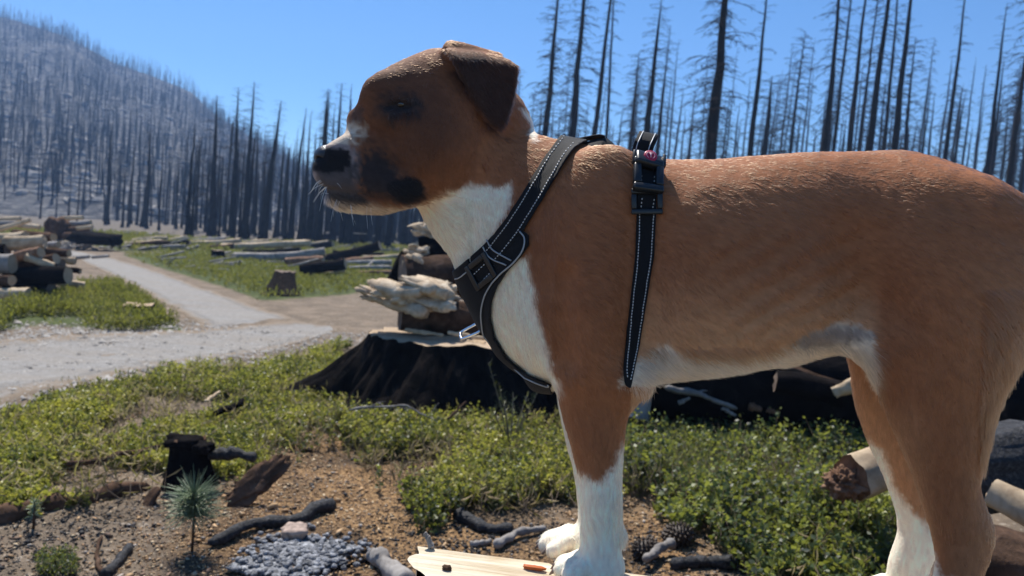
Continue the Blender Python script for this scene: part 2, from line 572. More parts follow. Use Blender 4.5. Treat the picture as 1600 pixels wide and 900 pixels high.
def build_hill():
    xs = np.linspace(-620, -20, 260); ys = np.linspace(80, 620, 200)
    X, Y = np.meshgrid(xs, ys, indexing='ij')
    x, y = X.ravel(), Y.ravel()
    z = hill_z(x, y)
    edge = sstep(-20, -60, x)
    z = np.where(x > -60, z * edge - 2 * (1 - edge), z)
    n = len(ys)
    i = np.arange(len(xs) - 1)[:, None] * n; j = np.arange(n - 1)[None, :]
    q = np.stack([i + j, i + n + j, i + n + j + 1, i + j + 1], -1).reshape(-1, 4)
    me = new_mesh('burnt_hill', np.stack([x, y, z], -1), q)
    m, nt, b = mat_new('hill_ground')
    co = coords(nt, 'Object')
    n1 = noise_tex(nt, co, 0.05, 8, 0.68)
    n2 = noise_tex(nt, co, 0.55, 6, 0.75)
    c = ramp(nt, n1, [(0.35, (0.042, 0.044, 0.048)), (0.5, (0.090, 0.090, 0.094)), (0.66, (0.21, 0.205, 0.20))])
    c = mixc(nt, ramp(nt, n2, [(0.5, (0, 0, 0)), (0.66, (1, 1, 1))]), c, (0.33, 0.31, 0.28))
    c = mixc(nt, ramp(nt, n2, [(0.3, (1, 1, 1)), (0.45, (0, 0, 0))]), c, (0.04, 0.04, 0.04))
    nt.links.new(c, b.inputs['Base Color'])
    b.inputs['Roughness'].default_value = 0.95
    b.inputs['Specular IOR Level'].default_value = 0.1
    bump(nt, b, n2, 1.0, 1.5)
    tag(link('burnt_hill', me, m), kind='structure')
    # bare trunks all over the slope, far too many to count
    M = 3600
    yy = 95 + (RIDGE_Y + 6 - 95) * rng.random(M) ** 0.9
    pxs = -60 + 700 * rng.random(M)
    xx = (pxs - 800) / FPX * yy
    hz = hill_z(xx, yy)
    keep = (ridge_profile(xx * RIDGE_Y / yy) > 4) & (fbm(xx * 0.03, yy * 0.03, None, 3, 77) > -0.45)
    rid = rng.random(170)
    rx = (-60 + 560 * rid - 800) / FPX * (RIDGE_Y - 3)
    xx = np.concatenate([xx[keep], rx]); yy = np.concatenate([yy[keep], np.full(170, RIDGE_Y - 3)])
    hz = hill_z(xx, yy)
    mb = MB()
    for a, b_, c_ in zip(xx, yy, hz):
        h = random.uniform(3.5, 8.5)
        r = random.uniform(0.08, 0.15)
        lx, ly = random.gauss(0.03, 0.05) * h, random.gauss(0, 0.04) * h
        P = np.array([(a, b_, c_ - 1), (a + lx * 0.5, b_ + ly * 0.5, c_ + h * 0.5), (a + lx, b_ + ly, c_ + h)])
        V, Q, T = tube(P, [r, r * 0.7, 0.04], 3, False)
        mb.add(V, Q)
        if random.random() < 0.65:                                    # stubs of dead limbs
            nb = random.randint(3, 8)
            for k in range(nb):
                t = random.uniform(0.35, 0.98); an = random.uniform(0, 6.28)
                L = random.uniform(0.5, 1.5) * (1.25 - t)
                base = np.array([a + lx * t, b_ + ly * t, c_ + h * t])
                tip = base + np.array([math.cos(an) * L, math.sin(an) * L, random.uniform(-0.3, 0.25)])
                w = np.array([0, 0, 0.035])
                mb.add(np.array([base - w, base + w, tip]), None, [(0, 1, 2)])
    o = mb.build('hillside_snags', MAT['snag_far'])
    tag(o, 'bare burnt trunks scattered all over the rocky hillside', 'burnt trees', kind='stuff')
    # pale boulders and fallen trunks catching the sun
    mb = MB()
    for _ in range(1700):
        y0 = random.uniform(100, RIDGE_Y - 10); px = random.uniform(-60, 560)
        x0 = (px - 800) / FPX * y0
        z0 = float(hill_z(np.array([x0]), np.array([y0]))[0])
        if random.random() < 0.45:
            an = random.uniform(0, 6.28); L = random.uniform(1.2, 4); r = random.uniform(0.12, 0.25)
            d = np.array([math.cos(an) * L, math.sin(an) * L, 0])
            z1 = float(hill_z(np.array([x0 + d[0]]), np.array([y0 + d[1]]))[0])
            d[2] = z1 - z0
            V, Q, T = tube([np.array([x0, y0, z0 + 0.2]), np.array([x0, y0, z0 + 0.25]) + d], [r, r * 0.7], 5, True)
            mb.add(V, Q, T)
        else:
            r = np.array([random.uniform(0.4, 1.5), random.uniform(0.4, 1.5), random.uniform(0.3, 0.9)]) * random.choice([0.5, 0.6, 0.8, 1.2])
            V, Q = blob((x0, y0, z0), r, random.randint(0, 99), 0.4, 4)
            mb.add(V, Q)
    o = mb.build('hillside_rocks', MAT['rock_pale'], smooth=False)
    tag(o, 'pale rocks and fallen trunks strewn over the hillside', 'rocks', kind='stuff')

# ------------------------------------------------------------------ burnt trees
def snag_meshes(seed, H, r0, branch, start=0.3, bl=1.6, droop=0.3, gap=1.0, tip=0.04):
    """trunk and dead crown of one burnt conifer, base at the origin"""
    R = random.Random(seed)
    n = 15
    t = np.linspace(0, 1, n)
    wx = np.cumsum([R.gauss(0, 0.022) for _ in range(n)]) * H / 22; wy = np.cumsum([R.gauss(0, 0.022) for _ in range(n)]) * H / 22
    P = np.stack([wx, wy, t * H - 0.25 * (t == 0)], -1)
    rad = r0 * ((1 - t) ** 0.8 * (0.97 - tip) + tip) * (1 + 0.45 * np.exp(-t * 40))
    V, Q, T = tube(P, rad, 9, True, lambda a, th: 1 + 0.07 * np.sin(3 * th + a * 9 + seed) + 0.05 * np.sin(5 * th - a * 23))
    tm = MB(); tm.add(V, Q, T)
    cm = MB()
    def pt(f):
        return np.array([np.interp(f, t, P[:, 0]), np.interp(f, t, P[:, 1]), f * H])
    for k in range(branch):
        f = start + (1 - start) * (k + R.random()) / branch
        f = min(f, 0.995)
        L = bl * (0.25 + 1.0 * (1 - f) ** 0.6) * R.uniform(0.35, 1.15) * (0.6 if R.random() < 0.25 else 1.0)
        L *= min(1.0, 0.45 + (f - start) * 4)
        an = R.uniform(0, 6.283)
        d = np.array([math.cos(an), math.sin(an), 0.0])
        up = R.uniform(-0.15, 0.3) + 0.35 * f
        b0 = pt(f)
        q = []
        for s in (0, 0.3, 0.65, 1.0):
            q.append(b0 + d * L * s + np.array([R.gauss(0, 0.035) * L, R.gauss(0, 0.035) * L, L * (up * s - droop * (1.0 + 0.8 * (1 - f)) * s * s)]) * (s > 0))
        rb = 0.011 + 0.018 * L / 1.6
        V, Q, T = tube(q, [rb, rb * 0.8, rb * 0.55, rb * 0.3], 3, False)
        cm.add(V, Q)
        for s_ in range(int(3 + L * 4 * gap)):
            u = R.uniform(0.25, 1.0)
            j = min(2, int(u * 3)); fr = u * 3 - j
            c0 = q[j] * (1 - fr) + q[j + 1] * fr
            sd = np.cross(d, (0, 0, 1)) * R.choice([-1, 1]) * R.uniform(0.4, 1) + d * R.uniform(0.2, 0.9)
            l2 = L * R.uniform(0.12, 0.36)
            c2 = c0 + sd * l2 + np.array([0, 0, -l2 * R.uniform(-0.1, 0.9)])
            c1 = (c0 + c2) / 2 + np.array([0, 0, l2 * 0.10])
            V, Q, T = tube([c0, c1, c2], [rb * 0.6, rb * 0.45, rb * 0.3], 3, False)
            cm.add(V, Q)
    return tm.mesh('trunk'), cm.mesh('crown'), tm.mi, cm.mi

KINDS = {}
def make_kinds():
    spec = {                                   # H, r0, branches, start, length, droop, twigs
        'feathery':  (22.0, 0.25, 190, 0.22, 1.9, 0.38, 1.0),
        'feathery_b': (21.0, 0.24, 160, 0.30, 1.8, 0.45, 1.0),
        'sparse':    (23.0, 0.24, 70, 0.42, 1.3, 0.40, 0.7),
        'sparse_b':  (21.0, 0.20, 85, 0.35, 1.2, 0.30, 0.8),
        'pole':      (19.0, 0.17, 26, 0.50, 0.8, 0.25, 0.5),
        'pole_b':    (17.0, 0.15, 40, 0.40, 0.9, 0.35, 0.6),
        'bushy':     (13.0, 0.19, 190, 0.18, 1.6, 0.42, 1.1),
        'broken':    (11.0, 0.18, 14, 0.30, 0.9, 0.2, 0.6, 0.5),
    }
    for i, (k, s) in enumerate(spec.items()):
        tm, cm, a, b_ = snag_meshes(100 + i, s[0], s[1], s[2], s[3], s[4], s[5], s[6], *s[7:])
        for me in (tm, cm):
            if 'mi' in me: del me['mi']
        KINDS[k] = (tm, cm, s[0], s[1])

def place_tree(kind, x, y, H, diam, label, group, lean=None, mat='snag', rz=None):
    tm, cm, H0, r0 = KINDS[kind]
    key = (kind, mat)
    if key not in place_tree.cache:
        a, b_ = tm.copy(), cm.copy()
        a.materials.clear(); b_.materials.clear()
        a.materials.append(MAT[mat]); b_.materials.append(MAT[mat + '_twig'] if mat + '_twig' in MAT else MAT[mat])
        place_tree.cache[key] = (a, b_)
    a, b_ = place_tree.cache[key]
    o = empty('burnt_tree', (x, y, float(gz(x, y))))
    if lean is None: lean = random.gauss(1.6, 1.0)
    o.rotation_euler = (math.radians(random.gauss(0, 0.8)), math.radians(lean), random.uniform(0, 6.28) if rz is None else rz)
    # lean is a world tilt: rotate about Y after the spin
    o.rotation_mode = 'XYZ'
    o.rotation_euler = (Matrix.Rotation(math.radians(lean), 3, 'Y') @ Matrix.Rotation(math.radians(random.gauss(0, 0.7)), 3, 'X') @ Matrix.Rotation(random.uniform(0, 6.28), 3, 'Z')).to_euler()
    sz = H / H0; sr = diam / (2 * r0)
    sw = 0.5 * (sz + sr)
    t = bpy.data.objects.new('trunk', a); COL.objects.link(t); t.parent = o; t.scale = (sr, sr, sz)
    c = bpy.data.objects.new('crown', b_); COL.objects.link(c); c.parent = o; c.scale = (sw, sw, sz)
    tag(o, label, 'tree', group)
    return o
place_tree.cache = {}

def tree_px(kind, pxl, pyl, depth, top, wpx, label, group, mat='snag', lean=None):
    """tree whose trunk passes pixel (pxl,pyl) with a width of wpx there and whose top reaches pixel row top"""
    p = at_depth(pxl, pyl, depth)
    if lean is None: lean = random.gauss(1.6, 0.5 if wpx > 6 else 0.9)
    x, y = p[0], p[1]
    zb = float(gz(x, y))
    x -= (p[2] - zb) * math.tan(math.radians(lean))
    q = at_depth(pxl, top, depth)
    H = q[2] - zb
    diam = wpx / FPX * depth
    # widths are read part of the way up the trunk
    f = max(0.05, min(0.8, (p[2] - zb) / H))
    diam = diam / ((1 - f) ** 0.8 * 0.93 + 0.04)
    return place_tree(kind, x, y, H, min(diam, 1.1), label, group, lean, mat)

def build_forest():
    make_kinds()
    G = 'burnt trees standing behind the dog'
    S = [  # kind, px, py, depth, top row, width, label
     ('feathery', 854, 184, 40, -60, 9, "burnt conifer with feathery limbs just behind the dog's ear"),
     ('feathery', 895, 215, 38, -110, 11, 'dark burnt conifer rising above the front of the harness'),
     ('sparse', 931, 205, 44, -120, 8, 'slim burnt trunk above the dip between harness strap and handle'),
     ('sparse_b', 946, 215, 52, -80, 5, 'thinner greyer trunk beside the slim one left of the handle'),
     ('bushy', 985, 225, 50, 82, 6, 'short feathery snag just left of the harness handle'),
     ('feathery', 1012, 200, 36, 4, 10, 'bushy burnt conifer whose trunk meets the harness handle'),
     ('feathery_b', 1027, 235, 48, 40, 5, 'thin feathery snag right of the harness handle'),
     ('feathery', 1108, 246, 26, -150, 18, 'thickest black trunk, standing over the hollow of the back'),
     ('feathery_b', 1116, 150, 44, -60, 6, 'pale thin snag hidden half behind the thickest trunk'),
     ('sparse', 1171, 240, 38, -40, 9, 'tall tapering snag right of the thickest black trunk'),
     ('bushy', 1195, 235, 46, 118, 10, 'short bushy snag whose top stays below its tall neighbours'),
     ('bushy', 1235, 235, 52, 50, 6, 'pointed feathery snag standing alone over the loin'),
     ('feathery_b', 1287, 230, 36, -110, 9, 'dark trunk at the left edge of the cluster over the croup'),
     ('sparse_b', 1302, 230, 45, -80, 6, 'slim trunk second from the left in the cluster over the croup'),
     ('sparse', 1328, 230, 38, -70, 9, 'trunk with swollen burnt foot in the cluster over the croup'),
     ('sparse_b', 1342, 230, 50, -60, 5, 'thin grey trunk between two dark ones over the croup'),
     ('feathery_b', 1358, 230, 33, -140, 11, 'blackest straight trunk in the middle of the croup cluster'),
     ('sparse', 1385, 232, 42, -90, 6, 'leaning slim trunk right of the blackest straight trunk'),
     ('sparse_b', 1399, 232, 34, -90, 11, 'stout dark trunk at the right edge of the croup cluster'),
     ('bushy', 1414, 232, 48, 60, 6, 'bushy snag leaning on the stout trunk at the croup cluster edge'),
     ('pole_b', 1442, 235, 50, 123, 3, 'short thin bent pole in the gap right of the croup cluster'),
     ('sparse', 1478, 246, 40, -50, 7, 'lone tall snag with hooked limbs over the root of the tail'),
     ('pole', 1489, 246, 55, 140, 4, 'low thin pole just right of the lone hooked snag'),
     ('sparse_b', 1541, 274, 40, 5, 8, 'leftmost trunk of the last group above the rump'),
     ('pole_b', 1549, 279, 50, 90, 6, 'greyish pole wedged in the last group above the rump'),
     ('feathery_b', 1575, 290, 34, -130, 9, 'tallest trunk of the last group, brown at its foot'),
     ('pole', 1592, 300, 44, 150, 5, 'thin trunk cut by the right edge of the picture'),
    ]
    for k, px, py, dep, top, w, lab in S:
        tree_px(k, px, py, dep, top, w, lab, G)
    G2 = 'burnt trees at the foot of the hill'
    S2 = [
     ('sparse', 168, 340, 75, 196, 7, 'dark burnt trunk standing alone beyond the left log pile'),
     ('pole', 205, 330, 80, 220, 4, 'thin pole left of a thicker dark trunk at the hill foot'),
     ('sparse_b', 226, 340, 72, 200, 9, 'thick dark trunk right of a thin pole at the hill foot'),
     ('pole_b', 305, 350, 70, 222, 6, 'bare pole before the lower slope left of the tall snags'),
     ('feathery', 330, 350, 58, 150, 11, 'bushy topped snag, first of the tall ones from the left'),
     ('feathery_b', 362, 350, 56, 138, 10, 'tall dark snag rising to the skyline right of the bushy topped one'),
     ('feathery', 381, 350, 54, 128, 10, 'tallest snag before the hill with a spreading feathery top'),
     ('feathery_b', 413, 350, 52, 156, 11, "snag leaning clearly right, left of the dog's nose"),
     ('sparse', 457, 350, 55, 168, 8, "straight dark snag between leaning snag and the dog's nose"),
     ('sparse_b', 470, 350, 58, 172, 6, "thinner snag close beside the straight dark one by the nose"),
     ('feathery', 499, 340, 50, 140, 11, "feathery snag rising just behind the dog's nose"),
    ]
    for k, px, py, dep, top, w, lab in S2:
        tree_px(k, px, py, dep, top, w, lab, G2, lean=4.5 if 'leaning' in lab else None)
    # the crowded trunks under the chin and all the thin ones further back
    def seg(px, table):
        w = table[0][1]
        for x0, ph in table:
            if px >= x0: w = ph
        return w
    T3 = [(0, "just under the dog's nose"), (530, "under the front of the dog's lip"), (575, "under the dark lip corner"), (625, "under the dog's throat")]
    for i in range(34):
        px = 482 + 190 * (i + random.random()) / 34
        w = random.uniform(4, 11); k = random.choice(['sparse', 'sparse_b', 'pole', 'feathery_b'])
        lab = ('stout' if w > 8.5 else 'slim') + (' snapped' if k == 'broken' else '') + ' dark trunk in the crowded stand ' + seg(px, T3)
        tree_px(k, px, 345, random.uniform(46, 78), random.uniform(130, 250), w, lab, 'crowded stand below the muzzle')
    T4 = [(0, 'left of the lone dark trunk beyond the log pile'), (168, 'between the lone dark trunk and the thick one at the hill foot'), (228, 'right of the thick trunk at the hill foot'), (290, 'around the bare pole before the lower slope'), (335, 'between the bushy topped snag and the tallest snag'), (385, 'between the tallest snag and the leaning snag'), (420, "between the leaning snag and the dog's nose")]
    for i in range(58):
        px = 60 + 430 * (i + random.random()) / 58
        if px > 300 or random.random() < 0.5:
            k = random.choice(['sparse_b', 'pole', 'pole_b', 'feathery_b', 'broken']); top = random.uniform(190, 300)
            lab = ('tall' if top < 240 else 'low') + (' snapped' if k == 'broken' else ' slender') + ' trunk ' + seg(px, T4)
            tree_px(k, px, 345, random.uniform(62, 98), top, random.uniform(2.0, 4.5), lab, 'stand between hill and meadow', 'snag_far')
    T6 = [(0, 'left of the bushy topped snag'), (330, 'between the bushy topped snag and the tallest snag'), (385, 'between the tallest and the leaning snag'), (425, "between the leaning snag and the dog's nose")]
    for i in range(22):
        px = 285 + 205 * (i + random.random()) / 22
        w = random.uniform(3.5, 8.5)
        lab = ('stout' if w > 6 else 'slim') + ' black trunk in the dark band ' + seg(px, T6)
        tree_px(random.choice(['sparse', 'sparse_b', 'pole', 'pole_b']), px, 348, random.uniform(48, 72), random.uniform(190, 275), w, lab, 'dark band of trunks before the hill')
    T5 = [(0, "beside the dog's ear"), (865, 'right of the conifer behind the ear'), (905, 'among the slim trunks over the harness dip'), (960, 'left of the harness handle'), (1016, 'right of the harness handle'), (1070, 'left of the thickest black trunk'), (1115, 'right of the thickest black trunk'), (1160, 'between the tapering snag and the short bushy snag'), (1200, 'left of the pointed feathery snag over the loin'), (1240, 'right of the pointed feathery snag over the loin'), (1290, 'in the left half of the croup cluster'), (1355, 'in the right half of the croup cluster'), (1420, 'in the gap right of the croup cluster'), (1480, 'between the hooked snag and the last group'), (1545, 'in the last group above the rump'), (1600, 'beyond the right edge trunk')]
    for i in range(96):
        px = 800 + 860 * (i + random.random()) / 96
        top = random.uniform(60, 215); k = random.choice(['sparse_b', 'pole', 'pole_b', 'bushy', 'feathery_b'])
        lab = ('tall' if top < 135 else 'short') + ' thin' + {'bushy': ' bushy', 'feathery_b': ' feathery'}.get(k, ' bare') + ' distant trunk ' + seg(px, T5)
        tree_px(k, px, 240, random.uniform(52, 105), top, random.uniform(1.8, 4.4), lab, 'thin trunks seen over the back', 'snag_far')
# ------------------------------------------------------------------ materials shared by things
MAT = {}
def make_mats():
    MAT['snag'] = wood_mat('charred_trunk', [(0.35, (0.010, 0.009, 0.008)), (0.6, (0.030, 0.026, 0.023)), (0.8, (0.085, 0.070, 0.058))], (2.2, 2.2, 0.5), 0.95, 0.6, 0.05, spec=0.03, rnd=0.5)
    MAT['snag_twig'] = plain('charred_twig', (0.026, 0.021, 0.018), 0.95, 0.03)
    MAT['snag_far'] = wood_mat('charred_trunk_grey', [(0.35, (0.018, 0.016, 0.015)), (0.6, (0.040, 0.035, 0.031)), (0.8, (0.10, 0.088, 0.078))], (2.0, 2.0, 0.5), 0.95, 0.5, 0.05, spec=0.03, rnd=0.5)
    MAT['rock_pale'] = plain('pale_granite', (0.30, 0.28, 0.26), 0.95, 0.05, 0, 2.0, 0.5)
    MAT['bark_char'] = wood_mat('charred_bark', [(0.3, (0.004, 0.0035, 0.0035)), (0.6, (0.012, 0.010, 0.010)), (0.85, (0.045, 0.034, 0.028))], (10, 10, 10), 0.95, 1.0, 0.02, spec=0.03, rnd=0.4)
    MAT['bark_stump'] = wood_mat('burnt_stump_bark', [(0.35, (0.004, 0.0035, 0.0035)), (0.6, (0.014, 0.011, 0.010)), (0.8, (0.085, 0.055, 0.038))], (13, 13, 3.2), 0.95, 1.0, 0.03, spec=0.04)
    MAT['bark_brown'] = wood_mat('brown_bark', [(0.3, (0.03, 0.02, 0.014)), (0.55, (0.10, 0.06, 0.04)), (0.8, (0.21, 0.14, 0.10))], (9, 9, 9), 0.95, 1.0, 0.02, spec=0.06, rnd=0.4)
    MAT['wood_pale'] = wood_mat('bare_log_wood', [(0.3, (0.24, 0.165, 0.10)), (0.5, (0.48, 0.365, 0.235)), (0.75, (0.65, 0.535, 0.38))], (6, 6, 6), 0.75, 0.5, 0.01, rnd=0.35)
    MAT['wood_grey'] = wood_mat('weathered_wood', [(0.3, (0.11, 0.098, 0.088)), (0.5, (0.24, 0.22, 0.20)), (0.75, (0.40, 0.37, 0.34))], (8, 8, 8), 0.8, 0.7, 0.01, rnd=0.3)
    MAT['wood_red'] = wood_mat('reddish_rotten_wood', [(0.3, (0.08, 0.04, 0.025)), (0.5, (0.22, 0.12, 0.07)), (0.75, (0.38, 0.24, 0.15))], (8, 8, 8), 0.85, 0.8, 0.02, rnd=0.3)
    MAT['cut_end'] = ring_mat('cut_log_end', (0.50, 0.38, 0.25), (0.30, 0.20, 0.12))
    MAT['cut_end_dark'] = ring_mat('sooty_cut_end', (0.20, 0.14, 0.10), (0.09, 0.06, 0.045))
    MAT['splinter'] = wood_mat('bleached_splintered_wood', [(0.25, (0.26, 0.18, 0.11)), (0.5, (0.50, 0.39, 0.27)), (0.75, (0.70, 0.61, 0.47))], (14, 14, 14), 0.9, 0.8, 0.01)
    MAT['stone_pink'] = plain('pinkish_stone', (0.36, 0.27, 0.22), 0.85, 0.3, 0, 45, 0.45, 0.8)
    MAT['charcoal'] = wood_mat('charcoal', [(0.35, (0.006, 0.006, 0.007)), (0.55, (0.03, 0.03, 0.033)), (0.75, (0.10, 0.095, 0.095))], (55, 55, 55), 0.65, 1.0, 0.012, spec=0.3)
    MAT['ash_grey'] = wood_mat('grey_ash_char', [(0.35, (0.03, 0.031, 0.034)), (0.5, (0.17, 0.175, 0.19)), (0.68, (0.46, 0.47, 0.49))], (48, 48, 48), 0.7, 1.0, 0.01, spec=0.4)

def ring_mat(name, a, b_):
    m, nt, b = mat_new(name)
    co = coords(nt, 'Object')
    n1 = noise_tex(nt, co, 30, 4, 0.6)
    c = mixc(nt, n1, a, b_)
    nt.links.new(c, b.inputs['Base Color'])
    b.inputs['Roughness'].default_value = 0.85
    bump(nt, b, n1, 0.5, 0.005)
    return m

# ------------------------------------------------------------------ logs, stumps, sticks
def log_thing(p0, p1, r0, r1, label, bark='bark_brown', end='cut_end', group=None, seed=None, n=18, rough=0.07, bend=0.02, name='log', cat='log', segs=14):
    p0, p1 = np.asarray(p0, float), np.asarray(p1, float)
    seed = seed if seed is not None else random.randint(0, 9999)
    L = np.linalg.norm(p1 - p0)
    mid = (p0 + p1) / 2
    t = np.linspace(0, 1, segs)
    R = random.Random(seed)
    off = np.array([R.gauss(0, 1), R.gauss(0, 1), R.gauss(0, 0.5)]) * bend * L
    P = p0[None] * (1 - t)[:, None] + p1[None] * t[:, None] + off[None] * (np.sin(np.pi * t))[:, None] - mid
    rad = r0 + (r1 - r0) * t
    s1 = seed % 97
    def rf(a, th):
        a, th = np.broadcast_arrays(a, th)
        return 1 + rough * 1.6 * fbm(np.cos(th) * 2.0 + s1, np.sin(th) * 2.0 + s1 * 3, a * L / max(r0, 0.02) * 0.5, 3, s1) + rough * 0.5 * vnoise(np.cos(th) * 7 + s1, np.sin(th) * 7, a * L / max(r0, 0.02) * 1.1, s1)
    V, Q, T = tube(P, rad, n, False, rf)
    mb = MB(); mb.add(V, Q)
    o = mb.build(name, MAT[bark])
    o.location = mid
    tag(o, label, cat, group)
    for e in (0, 1):
        ring = V[:n] if e == 0 else V[-n:]
        d = (P[0] - P[1]) if e == 0 else (P[-1] - P[-2])
        d = d / np.linalg.norm(d)
        c = ring.mean(0)
        in1 = c + (ring - c) * 0.97 - d * 0.004
        in2 = c + (ring - c) * 0.55 + d * 0.006 * np.array([R.gauss(0.5, 0.8) for _ in range(n)])[:, None]
        vv = np.vstack([ring, in1, in2, c[None] + d * 0.004])
        j = np.arange(n); k = (j + 1) % n
        q = np.vstack([np.stack([j, k, n + k, n + j], -1), np.stack([n + j, n + k, 2 * n + k, 2 * n + j], -1)])
        tr = np.stack([2 * n + j, 2 * n + k, np.full(n, 3 * n)], -1)
        if e == 0: pass
        else: q, tr = q[:, ::-1], tr[:, ::-1]
        m2 = MB(); m2.add(vv, q, tr)
        m2.build('cut_end', MAT[end], o)
    return o

def log_px(a, b, rpx, depth, label, depth2=None, **kw):
    """log between two pixels at the given depths, rpx pixels in radius"""
    d2 = depth if depth2 is None else depth2
    p0, p1 = at_depth(a[0], a[1], depth), at_depth(b[0], b[1], d2)
    r0 = rpx / FPX * depth; r1 = rpx / FPX * d2 * kw.pop('taper', 0.92)
    return log_thing(p0, p1, r0, r1, label, **kw)

def gdepth(px, py):
    p = gp(px, py)
    return float(-(p - CNP) @ RNP[:, 2])

def stick_thing(pts, rad, label, mat='wood_grey', n=8, name='stick', cat='stick', twigs=0, group=None):
    P = np.array(pts, float)
    NS = 30
    t = np.linspace(0, 1, len(P)); s = np.linspace(0, 1, NS)
    # smooth resample
    Q_ = np.stack([np.interp(s, t, P[:, i]) for i in range(3)], -1)
    Q_[1:-1] = 0.25 * Q_[:-2] + 0.5 * Q_[1:-1] + 0.25 * Q_[2:]
    L = np.linalg.norm(P[-1] - P[0])
    sd_ = random.uniform(0, 99)
    Q_ = Q_ + L * 0.03 * np.stack([fbm(s * 5 + sd_, s * 0 + k_ * 7, None, 3, 5) for k_ in range(3)], -1)
    R_ = np.interp(s, [0, 1], rad) * (1 + 0.35 * fbm(s * 9 + sd_, s * 0, None, 3, 6))
    R_[0] *= 0.55; R_[-1] *= 0.5
    mb = MB()
    n = n + 4
    V, Q, T = tube(Q_, R_, n, True, lambda a, th: 1 + 0.30 * fbm(np.cos(th) * 1.8 + sd_ + 0 * a, np.sin(th) * 1.8 + 0 * a, a * 14 + 0 * th, 3, 8) + 0.10 * vnoise(np.cos(th) * 5 + sd_ + 0 * a, np.sin(th) * 5 + 0 * a, a * 45 + 0 * th, 9))
    c = Q_.mean(0)
    mb.add(V - c, Q, T)
    for k in range(twigs):
        i = random.randint(4, 25)
        d = np.array([random.gauss(0, 1), random.gauss(0, 1), random.uniform(0, 1)]); d /= np.linalg.norm(d)
        V, Q, T = tube([Q_[i] - c, Q_[i] - c + d * L * 0.12, Q_[i] - c + d * L * 0.2 + np.array([0, 0, -0.01])], [R_[i] * 0.5, R_[i] * 0.35, R_[i] * 0.15], 5, True)
        mb.add(V, Q, T)
    o = mb.build(name, MAT[mat])
    o.location = c
    tag(o, label, cat, group)
    return o

def stump_thing(base, top_c, r_base, r_top, label, bark='bark_char', top='cut_end', name='tree_stump', seed=1, n=40, flare=0.35, m=14, ell=1.0, fl_pow=1.9, jag=0.02):
    """stump with a flared, buttressed foot; base and top are world points"""
    base, top_c = np.asarray(base, float), np.asarray(top_c, float)
    t = np.linspace(0, 1, m)
    th = np.linspace(0, 2 * np.pi, n, endpoint=False)
    T_, TH = np.meshgrid(t, th, indexing='ij')
    rr = r_top + (r_base - r_top) * (1 - T_) ** fl_pow
    lob = 1 + flare * (1 - T_) ** 1.5 * (0.55 * np.sin(4 * TH + seed) + 0.45 * np.sin(7 * TH + seed * 2.1)) * 0.6
    lob = lob + 0.07 * fbm(np.cos(TH) * 6 + seed, np.sin(TH) * 6, T_ * 1.6, 4, seed) + 0.08 * np.abs(vnoise(np.cos(TH) * 13 + seed, np.sin(TH) * 13, T_ * 1.5, seed))
    r = rr * lob
    c = base[None, None] * (1 - T_[..., None]) + top_c[None, None] * T_[..., None]
    V = c + np.stack([r * np.cos(TH), r * np.sin(TH) * ell, 0.03 * fbm(np.cos(TH) * 4 + seed, np.sin(TH) * 4, None, 3, seed) * T_ + jag * T_ ** 6 * np.maximum(0, vnoise(np.cos(TH) * 7 + seed, np.sin(TH) * 7, None, seed + 5))], -1)
    V = V.reshape(-1, 3) - base
    i = np.arange(m - 1)[:, None] * n; j = np.arange(n)[None, :]; k = (j + 1) % n
    q = np.stack([i + j, i + k, i + n + k, i + n + j], -1).reshape(-1, 4)
    mb = MB(); mb.add(V, q)
    o = mb.build(name, MAT[bark]); o.location = base
    tag(o, label, 'stump')
    ring = V[-n:]
    cc = ring.mean(0)
    rings = [ring]
    for f in (0.93, 0.6, 0.3):
        rg = cc + (ring - cc) * f
        rg[:, 2] += 0.006 * rng.normal(size=n)
        rings.append(rg)
    vv = np.vstack(rings + [cc[None]])
    jj = np.arange(n); kk = (jj + 1) % n
    qq = np.vstack([np.stack([a * n + jj, a * n + kk, (a + 1) * n + kk, (a + 1) * n + jj], -1) for a in range(3)])
    tt = np.stack([3 * n + jj, 3 * n + kk, np.full(n, 4 * n)], -1)
    m2 = MB(); m2.add(vv, qq, tt)
    m2.build('cut_face', MAT[top], o)
    return o

def slab_thing(c, ax, ay, az, label, mat, name, cat, seed=3, amp=0.2, n=14, group=None):
    """rough slab: a lumpy flattened block with axes ax, ay, az (half sizes)"""
    nn = n
    u = np.linspace(-1, 1, nn)
    faces = []
    V, Q = blob((0, 0, 0), (1, 1, 1), seed, 0.0, nn)
    # push the sphere towards a box, then roughen
    p = 4.0
    k = (np.abs(V) ** p).sum(1) ** (1 / p)
    V = V / k[:, None]
    s = 1 + amp * fbm(V[:, 0] * 2.4 + seed, V[:, 1] * 2.4, V[:, 2] * 2.4, 4, seed)
    V = V * s[:, None]
    M = np.stack([ax, ay, az])
    mb = MB(); mb.add(V @ M, Q)
    o = mb.build(name, MAT[mat]); o.location = c
    return tag(o, label, cat, group)

